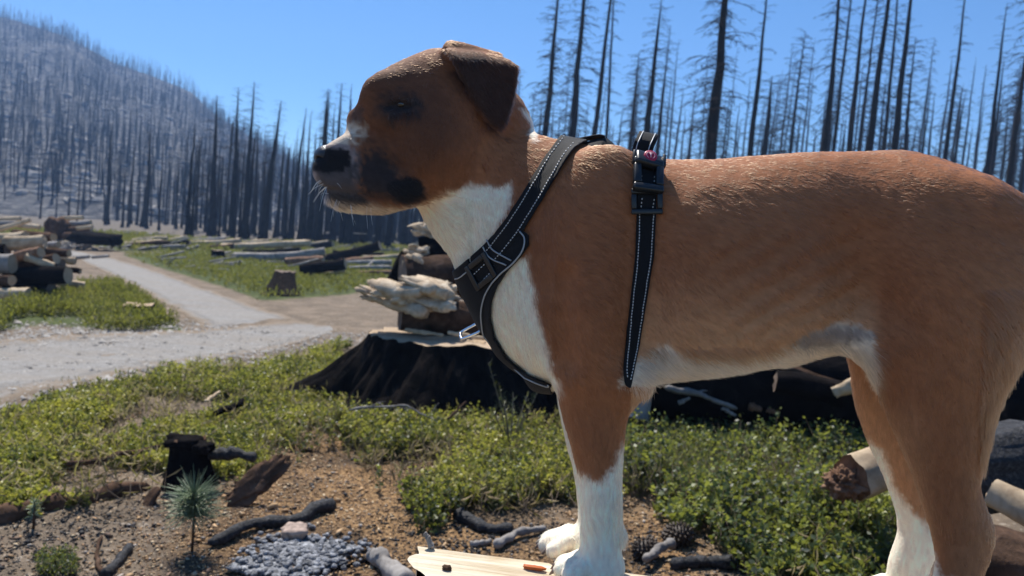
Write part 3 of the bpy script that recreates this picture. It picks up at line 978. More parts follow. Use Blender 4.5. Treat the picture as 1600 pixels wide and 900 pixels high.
def build_left_pile():
    D = 9.6 * CAM_H / 1.2
    gl = 'logs in the pile at the left edge'
    S = [
     # a, b, rpx, depth add, bark, end, label
     ((14, 431), (107, 430), 14, 0.0, 'bark_char', 'cut_end', 'long blackened log with pale sawn right end in the left pile'),
     ((10, 452), (80, 454), 13, 0.1, 'bark_char', 'cut_end_dark', 'black log lying lowest beneath the long blackened log'),
     ((-40, 462), (45, 460), 11, -0.5, 'wood_pale', 'cut_end', 'short pale log with bright flat top low in the pile'),
     ((10, 380), (70, 378), 12, 0.5, 'wood_pale', 'cut_end', 'pale barkless log on top of the pile with reddish end'),
     ((-50, 414), (20, 412), 17, -0.3, 'wood_grey', 'cut_end', 'thick grey log cut by the left edge of the frame'),
     ((8, 410), (64, 394), 9, 0.1, 'wood_red', 'cut_end', 'reddish brown log slanting up inside the left pile'),
     ((18, 416), (88, 404), 9, 0.2, 'bark_brown', 'cut_end', 'brown log just above the long blackened log'),
     ((62, 393), (108, 396), 7, 0.6, 'bark_brown', 'cut_end', 'short brown log at the right shoulder of the left pile'),
     ((-50, 440), (19, 438), 9, -0.4, 'bark_brown', 'cut_end', 'brown log end below the thick grey log'),
     ((-50, 483), (13, 481), 13, -0.7, 'wood_grey', 'cut_end', 'grey log resting on the ground at the left frame edge'),
     ((15, 479), (57, 476), 5, -0.5, 'wood_grey', 'cut_end', 'thin pale pole at the foot of the left pile'),
     ((-20, 395), (12, 391), 11, 0.4, 'bark_char', 'cut_end_dark', 'dark log behind the thick grey one in the left pile'),
     ((25, 396), (60, 388), 7, 0.5, 'wood_grey', 'cut_end', 'thin grey log squeezed under the pale barkless top log'),
     ((60, 408), (96, 412), 8, 0.4, 'bark_brown', 'cut_end_dark', 'dark brown log end over the sawn end of the blackened log'),
     ((40, 402), (84, 416), 6, -0.1, 'wood_pale', 'cut_end', 'pale split log lying crosswise on the brown logs'),
    ]
    for a, b, r, dd, bk, en, lab in S:
        log_px(a, b, r, D + dd, lab, D + dd + random.uniform(-0.15, 0.15), bark=bk, end=en, group=gl, rough=0.13, bend=0.03, segs=18)
    for a, b, r, dd, bk, lab in (
     ((-30, 372), (40, 369), 8, 1.3, 'wood_pale', 'pale log lying behind the barkless top log of the left pile'),
     ((22, 366), (84, 371), 7, 1.6, 'bark_brown', 'brown log showing behind the top right of the left pile'),
     ((-40, 386), (8, 388), 9, 0.9, 'bark_brown', 'brown log over the dark one at the left frame edge'),
     ((30, 424), (98, 418), 8, 0.7, 'wood_grey', 'grey log squeezed above the long blackened log from behind'),
     ((70, 402), (118, 408), 6, 1.0, 'wood_pale', 'thin pale log sticking out right of the left pile'),
     ((64, 420), (126, 424), 5, 0.9, 'bark_char', 'thin charred pole poking out beyond the sawn blackened log'),
     ((-30, 450), (30, 447), 8, 0.3, 'wood_red', 'reddish log between the thick grey log and the short pale one'),
     ((-40, 471), (24, 470), 7, -0.2, 'bark_char', 'charred log under the short pale log with bright top'),
     ((48, 384), (92, 382), 6, 1.1, 'wood_grey', 'grey log behind the reddish end of the top log'),
     ((84, 440), (132, 446), 5, 0.5, 'wood_pale', 'splintered pale pole lying right of the lowest black log'),
    ):
        log_px(a, b, r, D + dd, lab, D + dd + random.uniform(-0.3, 0.3), bark=bk, end='cut_end', group=gl, rough=0.14, bend=0.03, segs=16)
    gl2 = 'logs stacked beyond the left pile'
    S2 = [
     ((-20, 347), (32, 342), 4, 24, 'wood_pale', 'far pale log on top of the stack at the frame edge'),
     ((-20, 364), (47, 344), 4, 20, 'wood_pale', 'yellowish pole sticking out of the far left stack'),
     ((-20, 352), (27, 349), 5, 23, 'wood_grey', 'grey log under the far pale log at the frame edge'),
     ((-20, 370), (48, 366), 4, 18, 'wood_grey', 'thin pale grey log in front of the far left stack'),
     ((28, 352), (62, 355), 4, 22, 'wood_pale', 'short pale log on the ground beyond the yellowish pole'),
     ((92, 342), (130, 340), 3.5, 27, 'wood_pale', 'pale log on top of the dark heap beside the track'),
     ((97, 350), (142, 348), 4.5, 26.5, 'wood_grey', 'second log down in the dark heap beside the track'),
     ((96, 360), (143, 358), 6, 26, 'bark_brown', 'thick brown log in the dark heap beside the track'),
     ((100, 369), (135, 368), 6, 25.6, 'bark_brown', 'lowest brown log in the dark heap beside the track'),
     ((120, 357), (145, 354), 3, 25, 'wood_pale', 'small pale log leaning on the right of the dark heap'),
     ((108, 403), (140, 401), 3.0, 15.5, 'wood_grey', 'grey pole lying at the left edge of the track'),
     ((144, 402), (170, 400), 2.5, 16, 'wood_grey', 'short grey pole by the track, right of a longer one'),
    ]
    for a, b, r, d, bk, lab in S2:
        log_px(a, b, r, d * 1.12, lab, bark=bk, group=gl2, n=12, segs=8)
    # dark root plate of the heap beside the track
    p = at_depth(88, 358, 29)
    slab_thing(p, (0.35, 0, 0), (0, 0.4, 0), (0.05, 0, 0.42), 'dark upturned root plate at the left of the heap by the track', 'bark_brown', 'root_plate', 'root plate', 5, 0.5)
    p = at_depth(150, 373, 27)
    slab_thing(p, (0.75, 0, 0), (0, 0.5, 0), (0, 0, 0.22), 'low dark mound of roots right of the heap by the track', 'bark_char', 'root_mound', 'roots', 9, 0.5)

def build_mid_logs():
    gl = 'logs lying across the meadow'
    S = [
     ((186, 383), (255, 378), 3.2, 'wood_pale', 'pale log, longest of the bundle left of the meadow'),
     ((182, 378), (240, 375), 2.4, 'wood_pale', 'thin pale pole on top of the bundle left of the meadow'),
     ((200, 386), (268, 381), 3.4, 'bark_brown', 'brown log at the front of the bundle left of the meadow'),
     ((258, 377), (292, 371), 3.2, 'wood_pale', 'short pale log tilted up right of the left bundle'),
     ((265, 384), (297, 379), 3.4, 'bark_char', 'dark short log below the tilted pale log'),
     ((272, 390), (302, 389), 2.4, 'wood_grey', 'little grey pole on the grass right of the left bundle'),
     ((297, 382), (376, 378), 4.2, 'wood_pale', 'pale log right of the left bundle, left of the longest log'),
     ((345, 388), (485, 381), 5.0, 'wood_pale', 'longest pale log across the meadow, upper of two'),
     ((366, 402), (508, 394), 6.5, 'wood_grey', 'long log with dark flank, lower of the two long ones'),
     ((380, 395), (470, 391), 4.0, 'bark_char', 'dark log wedged between the two long meadow logs'),
     ((486, 388), (520, 382), 4.5, 'bark_char', 'dark log at the right end of the longest pale log'),
     ((505, 406), (594, 385), 6.5, 'bark_char', 'charred log slanting up to the right across the meadow'),
     ((447, 411), (506, 407), 6.5, 'wood_red', 'reddish log end at the left of the charred slanting log'),
     ((470, 424), (540, 413), 8.0, 'bark_char', 'thick charred log in front of the reddish log'),
     ((533, 410), (584, 405), 4.2, 'wood_red', 'reddish thin log behind the pair of grey poles'),
     ((537, 413), (612, 411), 4.0, 'wood_grey', 'upper grey pole of the pair near the stump'),
     ((537, 421), (612, 419), 3.0, 'wood_grey', 'lower grey pole of the pair near the stump'),
     ((206, 377), (262, 373), 2.6, 'wood_pale', 'pale log across the top of the bundle left of the meadow'),
     ((222, 390), (290, 386), 2.6, 'wood_grey', 'grey pole in front of the brown log left of the meadow'),
     ((300, 377), (352, 374), 2.6, 'wood_grey', 'thin grey pole behind the pale log left of the longest one'),
     ((318, 388), (366, 385), 3.4, 'bark_brown', 'brown log between the small dark stump and the longest log'),
     ((352, 381), (420, 377), 2.6, 'wood_pale', 'thin pale pole lying behind the longest pale log'),
     ((420, 403), (500, 400), 3.6, 'bark_brown', 'brown log just in front of the long log with dark flank'),
     ((430, 382), (512, 379), 2.6, 'wood_pale', 'pale pole behind the right half of the longest log'),
     ((520, 396), (600, 399), 3.6, 'bark_char', 'charred pole crossing under the slanting charred log'),
     ((548, 402), (628, 400), 3.2, 'wood_pale', 'pale log above the pair of grey poles near the stump'),
     ((560, 428), (622, 426), 3.0, 'wood_red', 'reddish stick on the grass below the pair of grey poles'),
     ((455, 399), (520, 403), 4.0, 'wood_grey', 'grey log meeting the reddish log end in the meadow'),
     ((504, 429), (539, 424), 2.8, 'wood_pale', 'short pale stick in front of the thick charred log'),
    ]
    for a, b, r, bk, lab in S:
        d = gdepth((a[0] + b[0]) / 2, max(a[1], b[1]) + r * 1.2)
        d = min(max(d, 8), 40)
        log_px((a[0], a[1] - 1), (b[0], b[1] - 1), r * 1.15, d, lab, bark=bk, group=gl, n=14, segs=16, rough=0.17, bend=0.035)
    b_ = gp(438, 460); t_ = at_depth(446, 424, gdepth(438, 455))
    stump_thing(b_, t_, 0.36, 0.2, 'leaning charred stump at the meadow edge beside the track', 'bark_stump', 'cut_end_dark', seed=4, n=40)
    b_ = gp(216, 494); t_ = b_ + np.array([0, 0, 0.15])
    stump_thing(b_, t_, 0.22, 0.19, 'low black stump with pale sawn top between the two tracks', 'bark_char', 'cut_end', seed=7, n=24, flare=0.2)
    b_ = gp(340, 405); t_ = b_ + np.array([0, 0, 0.3])
    stump_thing(b_, t_, 0.26, 0.2, 'small dark stump at the left end of the long meadow logs', 'bark_char', 'cut_end_dark', seed=9, n=20)
    # pale broken bits along the verge of the forest
    mb = MB()
    for _ in range(620):
        px = random.uniform(60, 660); py = random.uniform(362, 392) if random.random() < 0.5 else random.uniform(380, 424)
        if py > 392 and (px < 240 or fbm(np.array([px * 0.01]), np.array([py * 0.05]))[0] < 0): continue
        p = gp(px, py)
        if py < 392 and not 25 < p[1] < 80: continue
        r = random.uniform(0.04, 0.14) * (0.6 if py > 392 else 1)
        if random.random() < 0.5:
            V, Q = blob(p, (r, r, r * 0.7), random.randint(0, 50), 0.3, 4); mb.add(V, Q)
        else:
            an = random.gauss(0, 0.7); d = np.array([math.cos(an), math.sin(an), random.uniform(-0.05, 0.3)]) * random.uniform(0.3, 1.2)
            V, Q, T = tube([p + (0, 0, 0.05), p + d + (0, 0, 0.07)], [r * 0.5, r * 0.4], 5); mb.add(V, Q, T)
    o = mb.build('slash_debris', MAT['wood_grey'])
    tag(o, 'pale broken branches and chunks littering the forest edge', 'debris', kind='stuff')

def build_big_stump():
    c0 = gp(720, 668)
    dep = gdepth(720, 668) + 0.75
    base = at_depth(745, 668, dep); base[2] = float(gz(base[0], base[1])) - 0.03
    tl = at_depth(578, 520, dep - 0.1); tr = at_depth(905, 540, dep - 0.1)
    top = (tl + tr) / 2
    rt = np.linalg.norm(tr - tl) / 2
    stump_thing(base, top, rt * 1.7, rt, 'huge fire blackened stump with sawn top behind the dog\'s chest', 'bark_stump', 'cut_end', seed=2, n=200, flare=0.4, m=44, ell=0.62, fl_pow=1.15, jag=0.025)
    zt = top[2]
    # slabs and broken wood lying on the stump
    d2 = dep - 0.15
    a, b = at_depth(625, 492, d2), at_depth(800, 498, d2 + 0.25)
    o = log_thing(a, b, 0.125, 0.16, 'dark brown broken log lying on top of the huge stump', 'bark_brown', 'cut_end_dark', seed=31, n=26, rough=0.16, segs=20)
    a, b = at_depth(640, 512, d2 - 0.12), at_depth(790, 522, d2 - 0.12)
    # thin yellow offcuts on the sawn face
    for i, (pa, pb) in enumerate((((632, 516), (694, 524)), ((700, 520), (768, 531)))):
        a, b = at_depth(*pa, d2 - 0.2), at_depth(*pb, d2 - 0.2)
        a[2] = max(a[2], zt + 0.012); b[2] = max(b[2], zt + 0.012)
        stick_thing([a, (a + b) / 2, b], (0.016, 0.013), ('left yellow split stick on the sawn face of the huge stump', 'right yellow split stick on the sawn face of the huge stump')[i], 'wood_pale', 6, 'split_stick', 'stick', group='split sticks on the stump')
    # bleached splintered chunks
    def chunk(px, py, w, h, dp, lab, seed, mat='splinter'):
        p = at_depth(px, py, dp)
        sx, sz = w / FPX * dp / 2, h / FPX * dp / 2
        R = random.Random(seed)
        mb = MB()
        for q_ in range(34):
            # flat torn shards, mostly lying along the grain, thin at their tips
            u = np.array([R.uniform(-1, 1), R.uniform(-0.8, 0.8), R.uniform(-1, 1)])
            if np.linalg.norm(u) > 1.25: continue
            c_ = u * np.array([sx * 0.72, sx * 0.5, sz * 0.68])
            dr = np.array([-1.0 if R.random() < 0.65 else 1.0, R.gauss(0, 0.45), R.gauss(0.15, 0.38)]); dr /= np.linalg.norm(dr)
            up_ = np.array([R.gauss(0, 0.35), R.gauss(-0.25, 0.35), 1.0]); sd = np.cross(dr, up_); sd /= np.linalg.norm(sd); up_ = np.cross(sd, dr)
            L_ = sx * R.uniform(0.35, 0.75); W_ = sx * R.uniform(0.16, 0.42); H_ = sz * R.uniform(0.14, 0.42)
            prof = [(-1.0, 0.75, 0.8), (-0.35, 1.0, 1.0), (0.3, 0.85, 0.75), (0.75, 0.55, 0.4), (1.05, 0.16, 0.1)]
            rings = []
            for a_, w_, h_ in prof:
                ring = []
                for th in np.linspace(0, 2 * math.pi, 7, endpoint=False):
                    k_ = R.uniform(0.78, 1.2)
                    ring.append(c_ + dr * L_ * (a_ + R.uniform(-0.09, 0.09)) + sd * W_ * w_ * math.cos(th) * k_ + up_ * H_ * h_ * math.sin(th) * k_)
                rings.append(ring)
            vv = np.array(rings).reshape(-1, 3)
            i_ = np.arange(len(prof) - 1)[:, None] * 7; j_ = np.arange(7)[None, :]; k2 = (j_ + 1) % 7
            qq = np.stack([i_ + j_, i_ + k2, i_ + 7 + k2, i_ + 7 + j_], -1).reshape(-1, 4)
            e_ = (len(prof) - 1) * 7
            tt_ = [(0, t_ + 1, t_) for t_ in range(1, 6)] + [(e_, e_ + t_, e_ + t_ + 1) for t_ in range(1, 6)]
            mb.add(vv, qq, tt_)
        o = mb.build('splintered_wood', MAT[mat], smooth=False); o.location = p
        tag(o, lab, 'broken wood')
    chunk(642, 463, 105, 56, d2 - 0.05, 'bleached splintered wood chunk, largest of those on the stump', 41)
    chunk(597, 457, 64, 36, d2 + 0.1, 'small bleached chunk jutting left from the heap on the stump', 43)
    chunk(672, 452, 80, 32, d2 + 0.05, 'cream splintered flake lying behind the largest bleached chunk', 44)
    # a broken log heap behind, dark with pale torn tips
    d3 = dep + 0.9
    a, b = at_depth(664, 452, d3), at_depth(705, 372, d3 + 0.2)
    log_thing(at_depth(628, 432, d3), at_depth(800, 440, d3 + 0.3), 0.2, 0.24, 'dark log of the heap behind the huge stump, level', 'bark_brown', 'cut_end_dark', seed=51, n=22, rough=0.14)
    log_thing(at_depth(655, 405, d3 + 0.3), at_depth(800, 400, d3 + 0.4), 0.2, 0.24, 'upper dark log resting on the heap behind the stump', 'bark_char', 'cut_end', seed=52, n=22, rough=0.14)
    log_thing(at_depth(622, 440, d3 + 0.5), at_depth(640, 398, d3 + 0.5), 0.11, 0.09, 'short dark upright log left of the heap behind the stump', 'bark_char', 'cut_end_dark', seed=53, n=16, rough=0.14)
    chunk(652, 392, 34, 20, d3 + 0.1, 'white torn tip on the upper log behind the stump', 45)
    chunk(646, 410, 26, 30, d3 - 0.05, 'narrow torn strip of pale wood below the white tip', 46)
    chunk(662, 358, 40, 24, d3 + 0.3, 'bleached torn wood just under the dog\'s throat', 47)
    # dark mass of big logs under the belly
    d4 = dep - 0.45
    log_thing(at_depth(900, 585, d4 + 0.1), at_depth(1420, 610, d4 - 0.2), 0.30, 0.33, 'big charred log in deep shade beyond the belly', 'bark_char', 'cut_end_dark', seed=61, n=28, rough=0.1)
    log_thing(at_depth(860, 510, d4 + 0.5), at_depth(1500, 540, d4 + 0.3), 0.30, 0.30, 'second charred log stacked behind the one beyond the belly', 'bark_char', 'cut_end_dark', seed=62, n=28, rough=0.1)
    log_thing(at_depth(1010, 440, d4 + 0.25), at_depth(1640, 452, d4 + 0.1), 0.29, 0.31, 'unseen charred log added on top of the stack to shade the shrubs', 'bark_char', 'cut_end_dark', seed=60, n=28, rough=0.1)  # unseen log added behind the dog to throw shade on the shrubs
    log_thing(at_depth(1212, 594, d4 - 0.62), at_depth(1322, 618, d4 - 0.72), 0.07, 0.09, 'weathered grey log stub in shade left of the far hind leg', 'bark_char', 'cut_end_dark', seed=63, n=18, rough=0.16)  # grey wood in charred bark: the shade is put into its colour
    log_thing(at_depth(1225, 572, d4 - 0.5), at_depth(1345, 612, d4 - 0.7), 0.035, 0.03, 'grey split branch slanting down to the far hind leg', 'bark_brown', 'cut_end_dark', seed=64, n=12, rough=0.2)  # brown bark instead of grey wood paints the shade on this branch
    log_thing(at_depth(1303, 614, d4 - 0.85), at_depth(1345, 596, d4 - 0.9), 0.035, 0.045, 'short rope-like pale wood piece at the far hind leg', 'wood_pale', 'cut_end', seed=65, n=14, rough=0.25)
    log_thing(at_depth(993, 655, d4 - 0.5), at_depth(1004, 592, d4 - 0.45), 0.085, 0.07, 'upright blue grey stub in shade behind the foreleg', 'wood_grey', 'cut_end_dark', seed=66, n=18, rough=0.06)
    log_thing(at_depth(1480, 548, d4 - 0.1), at_depth(1760, 566, d4 - 0.4), 0.10, 0.12, 'grey barked log showing right of the near hind leg', 'wood_grey', 'cut_end', seed=67, n=20, rough=0.14)
    log_thing(at_depth(1400, 620, d4), at_depth(1800, 640, d4 - 0.4), 0.27, 0.27, 'black log under the grey one right of the hind leg', 'bark_char', 'cut_end_dark', seed=68, n=26, rough=0.1)
    # twisted twigs in the shade
    for pts, r, lab in (
        ([(1040, 606), (1100, 618), (1150, 640)], 5, 'long rough branch lying in shade under the belly'),
        ([(1060, 630), (1078, 622)], 4, 'short pale twig under the long rough branch'),
        ([(1128, 637), (1150, 650)], 4, 'short twig at the lower end of the rough branch'),
        ([(1170, 634), (1190, 640)], 7, 'pinkish broken wood bit between shrubs and charred log'),
        ([(1198, 640), (1215, 644)], 5, 'pale wood bit right of the pinkish one'),
        ([(1246, 640), (1257, 626)], 6, 'stubby grey twig standing among the shrub tops'),
    ):
        dp = d4 - 0.36
        P = [at_depth(px, py, dp) for px, py in pts]
        stick_thing(P, (r / FPX * dp, r * 0.6 / FPX * dp), lab, 'wood_red' if 'pinkish' in lab else 'wood_grey', 7, 'branch', 'branch', twigs=3 if 'long' in lab else 0)

def build_right_logs():
    dr = 3.0 * CAM_H / 1.2
    o = log_thing(at_depth(1330, 748, dr - 0.15), at_depth(1500, 716, dr + 0.1), 0.095, 0.105, 'pale split log with torn end seen between the hind legs', 'wood_pale', 'wood_red', seed=71, n=26, rough=0.12, segs=18)
    p = at_depth(1322, 755, dr - 0.14)
    V, Q = blob((0, 0, 0), (1, 1, 1), 77, 0.0, 30)
    k = 1 + 0.4 * fbm(V[:, 0] * 2.5, V[:, 1] * 2.5, V[:, 2] * 2.5, 3, 77) - 0.5 * np.abs(vnoise(V[:, 0] * 2.5, V[:, 1] * 7, V[:, 2] * 7, 78)) + 0.2 * vnoise(V[:, 0] * 4, V[:, 1] * 15, V[:, 2] * 15, 79)
    V = V * k[:, None] * np.array([0.10, 0.085, 0.078])
    mb = MB(); mb.add(V, Q); tn = mb.build('torn_end', MAT['wood_red'], o, smooth=False)
    tn.location = Vector(p) - o.location
    log_thing(at_depth(1490, 735, dr - 0.3), at_depth(1760, 715, dr - 0.2), 0.16, 0.17, 'black crusted log behind the hock of the near hind leg', 'charcoal', 'cut_end_dark', seed=72, n=28, rough=0.16)
    log_thing(at_depth(1548, 768, dr - 0.55), at_depth(1680, 830, dr - 0.75), 0.055, 0.07, 'pale barkless branch at the lower right edge', 'wood_pale', 'cut_end', seed=73, n=18, rough=0.1)
    log_thing(at_depth(1460, 860, dr - 0.8), at_depth(1720, 940, dr - 1.0), 0.12, 0.13, 'dark barked log in the lower right corner', 'bark_brown', 'cut_end_dark', seed=74, n=24, rough=0.2)

def ring_pts(c, r, n):
    return [(c[0] + r * math.cos(a), c[1] + r * math.sin(a)) for a in np.linspace(0, 2 * math.pi, n, endpoint=False)]

def build_foreground():
    # small burnt stump left
    b_ = gp(298, 757); d = gdepth(298, 757)
    t_ = at_depth(293, 690, d + 0.02)
    stump_thing(b_, t_, 0.115, 0.085, 'small rotten black stump among the low shrubs at left', 'bark_char', 'bark_brown', seed=12, n=30, flare=0.4)
    slab_thing(at_depth(290, 690, d), (0.085, 0, 0), (0, 0.07, 0), (0, 0, 0.028), 'crumbling dark cap of wood on the small black stump', 'bark_char', 'wood_chunk', 'wood chunk', 14, 0.55)
    slab_thing(at_depth(318, 700, d - 0.05), (0.04, 0, 0), (0, 0.05, 0), (0, 0, 0.025), 'black wood lump beside the cap of the small stump', 'bark_char', 'wood_chunk', 'wood chunk', 15, 0.5)
    stick_thing([at_depth(325, 712, d), at_depth(365, 708, d), at_depth(402, 716, d)], (0.03, 0.02), 'charred branch running right from the small black stump', 'charcoal', 9, 'branch', 'branch')
    # bark slab leaning
    d2 = gdepth(380, 792)
    a, b = at_depth(362, 788, d2), at_depth(440, 722, d2 + 0.1)
    ax = (b - a) / 2
    nrm = np.array([0.35, -0.5, 0.8]); nrm /= np.linalg.norm(nrm)
    ay = np.cross(ax, nrm); ay = ay / np.linalg.norm(ay) * 0.055
    slab_thing((a + b) / 2, ax, ay, nrm * 0.012, 'weathered reddish bark slab leaning right of the pine seedling', 'bark_brown', 'bark_slab', 'bark slab', 16, 0.7, 30)
    d3 = gdepth(238, 790)
    a, b = at_depth(222, 800, d3), at_depth(247, 762, d3 + 0.05)
    slab_thing((a + b) / 2, (b - a) / 2, (0.03, -0.02, 0.0), (0, -0.01, 0.012), 'narrow bark splinter left of the pine seedling', 'bark_brown', 'bark_slab', 'bark slab', 17, 0.3)
    # charred stick and slab bottom centre
    def gs(pts, r, lab, mat, lift=0.02, **kw):
        P = []
        for px, py in pts:
            p = gp(px, py); p[2] += lift; P.append(p)
        return stick_thing(P, r, lab, mat, **kw)
    gs([(322, 858), (395, 828), (460, 818), (522, 797)], (0.022, 0.03), 'long charred stick with ash grey top on the chips', 'charcoal', 0.022, n=10)
    gs([(398, 850), (440, 840)], (0.012, 0.01), 'thin pale stick end touching the long charred stick', 'wood_grey', 0.012)
    gs([(168, 905), (190, 875), (204, 858)], (0.02, 0.016), 'short charred stick near the lower left corner', 'charcoal', 0.016)
    gs([(160, 900), (150, 870), (158, 840)], (0.010, 0.006), 'thin brown stick left of the short charred one', 'bark_brown', 0.01)
    # ash grey slab of crumbled charcoal
    d4 = gdepth(465, 870)
    slab_thing(gp(468, 873) + (0, 0, 0.0), (0.155, -0.03, 0), (0.05, 0.16, 0), (0, 0, 0.022), 'crumbled ash grey charcoal slab under the pinkish stone', 'ash_grey', 'charcoal_slab', 'charcoal', 18, 0.75, 30)
    mb = MB()
    for _ in range(420):
        u, v = random.gauss(0, 0.72), random.gauss(0, 0.72)
        if abs(u) > 1.7 or abs(v) > 1.7: continue
        p = gp(468, 873) + np.array([0.155 * u + 0.05 * v, -0.03 * u + 0.16 * v, 0.02])
        r = random.uniform(0.005, 0.016)
        V, Q = blob(p, (r, r, r * 0.7), random.randint(0, 60), 0.4, 4); mb.add(V, Q)
    tag(mb.build('charcoal_crumbs', MAT['ash_grey'], smooth=False), 'loose grey crumbs covering the charcoal slab', 'charcoal', kind='stuff')
    p = gp(460, 843)
    slab_thing(p + (0, 0, 0.035), (0.052, 0.008, 0.004), (-0.010, 0.046, 0.004), (0, -0.004, 0.026), 'pinkish square stone sitting on the grey charcoal slab', 'stone_pink', 'stone', 'stone', 23, 0.3, 18)
    # weathered grey stub cut by the lower edge
    gs([(578, 876), (600, 890), (635, 925)], (0.026, 0.04), 'weathered grey root stub at the lower edge left of the log', 'wood_grey', 0.03, n=12, name='root_stub', cat='root')
    gs([(480, 906), (545, 885), (580, 880)], (0.008, 0.008), 'thin dark twig behind the weathered grey root stub', 'bark_char', 0.01)
    # sticks behind the front paw
    gs([(775, 862), (805, 842), (850, 832)], (0.02, 0.013), 'smooth grey curved stick on the ground left of the foreleg', 'wood_grey', 0.025, n=10)
    gs([(715, 808), (750, 830), (800, 835)], (0.028, 0.02), 'dark burnt branch behind the curved grey stick', 'charcoal', 0.02, n=10, name='branch', cat='branch')
    gs([(735, 855), (768, 850)], (0.013, 0.011), 'short grey wood chip left of the curved grey stick', 'wood_grey', 0.012)
    gs([(1005, 893), (1025, 878), (1048, 866)], (0.017, 0.021), 'grey broken twig beside the pine cones', 'wood_grey', 0.05, n=10)
    gs([(1050, 890), (1100, 884), (1160, 886)], (0.03, 0.025), 'black crusted branch below the pine cones', 'charcoal', 0.02, n=10, name='branch', cat='branch')
    # half buried log along the left bank
    gs([(-30, 815), (60, 797), (150, 778), (232, 762)], (0.055, 0.03), 'half buried bark log edging the bare soil at left', 'bark_brown', 0.005, n=12, name='log', cat='log')
    gs([(105, 752), (175, 738), (250, 722)], (0.016, 0.012), 'thin tan branch lying on the shrubs at left', 'bark_brown', 0.08)
    gs([(320, 657), (342, 640)], (0.012, 0.010), 'small pale stick on the green bank left of the stump', 'wood_pale', 0.13)
    gs([(335, 678), (360, 668), (378, 656)], (0.022, 0.018), 'dark stick below the small pale one on the bank', 'bark_char', 0.13)
    # arching bare twigs before the stump
    dd = gdepth(650, 690)
    for pts, lab, mt in (
        ([(545, 640), (590, 634), (640, 636), (675, 652), (690, 668)], 'bare arching grey twig in front of the huge stump', 'wood_grey'),
        ([(700, 655), (715, 640), (728, 628)], 'small forked twig right of the arching grey one', 'bark_brown'),
        ([(650, 690), (668, 712), (672, 725)], 'short pale curved twig below the arching grey one', 'wood_grey'),
        ([(560, 760), (600, 742), (650, 730), (700, 726)], 'long thin grey stem trailing over the sandy patch', 'wood_grey'),
        ([(790, 740), (815, 720), (845, 710)], 'curved grey stem left of the foreleg', 'wood_grey'),
        ([(1065, 715), (1090, 700), (1130, 712)], 'bent grey stem in the shrub right of the foreleg', 'wood_grey'),
        ([(1215, 845), (1226, 852), (1236, 860)], 'short pale twig caught low in the right shrub', 'wood_grey'),
    ):
        P = [at_depth(px, py, dd - 0.12 * (py - 660) / 60) for px, py in pts]
        stick_thing(P, (0.008, 0.005), lab, mt, 6, 'twig', 'twig', twigs=4 if 'arching grey twig' in lab else 0)

def pine_seedling(px, py, hpx, label, needles=260, nl=0.10, f0=0.38):
    b_ = gp(px, py); d = gdepth(px, py)
    H = hpx / FPX * d
    root = empty('pine_seedling', b_)
    tag(root, label, 'pine seedling')
    V, Q, T = tube([(0, 0, -0.02), (0.003, 0, H * 0.4), (0.0, 0.004, H * 0.85)], [0.006, 0.0055, 0.004], 7)
    mb = MB(); mb.add(V, Q, T); mb.build('stem', MAT['bark_brown'], root)
    mb = MB()
    for i in range(needles):
        f = random.uniform(f0, 0.86)
        an = random.uniform(0, 6.283)
        el = random.uniform(-0.5, 0.9) if f < 0.8 else random.uniform(0.2, 1.3)
        dv = np.array([math.cos(an) * math.cos(el), math.sin(an) * math.cos(el), math.sin(el)])
        L = nl * random.uniform(0.65, 1.1) * (0.6 + 0.4 * H / 0.3)
        p = np.array([0, 0, H * f])
        V, Q, T = tube([p, p + dv * L * 0.5, p + dv * L + np.array([0, 0, -0.006])], [0.0019, 0.0017, 0.0006], 3, False)
        mb.add(V, Q)
    mb.build('needles', MAT['needle'], root)
    return root

def pine_cone(px, py, size, label, seed):
    b_ = gp(px, py)
    root = empty('pine_cone', b_ + (0, 0, size * 0.42))
    root.rotation_euler = (1.2, 0.3 * seed, 0.9 * seed)
    tag(root, label, 'pine cone', 'pine cones by the foreleg')
    V, Q = blob((0, 0, 0), (size * 0.36, size * 0.36, size * 0.52), seed, 0.05, 8)
    mb = MB(); mb.add(V, Q); mb.build('core', MAT['cone'], root)
    sv = np.array([(-0.5, 0, 0), (0.5, 0, 0), (0.36, 0.75, 0.05), (0, 1.0, 0.22), (-0.36, 0.75, 0.05), (0, 0.4, 0.22), (0, 0.35, -0.12)])
    st = [(0, 1, 5), (1, 2, 5), (2, 3, 5), (3, 4, 5), (4, 0, 5), (1, 0, 6), (2, 1, 6), (3, 2, 6), (4, 3, 6), (0, 4, 6)]
    me = None
    R = random.Random(seed)
    for i in range(95):
        f = (i + 0.5) / 95
        z = (1 - 2 * f)
        an = i * 2.39996
        rad = math.sqrt(max(0.03, 1 - z * z))
        if me is None:
            me = new_mesh('scale', sv * np.array([0.2, 0.24, 0.2]) * size, np.array(st), False)
            me.materials.append(MAT['cone'])
        o = bpy.data.objects.new('scale', me); COL.objects.link(o); o.parent = root
        o.location = (math.cos(an) * rad * size * 0.30, math.sin(an) * rad * size * 0.30, z * size * 0.48)
        o.rotation_euler = (Matrix.Rotation(an - math.pi / 2, 3, 'Z') @ Matrix.Rotation(-0.25 + 0.9 * z, 3, 'X')).to_euler()
    return root
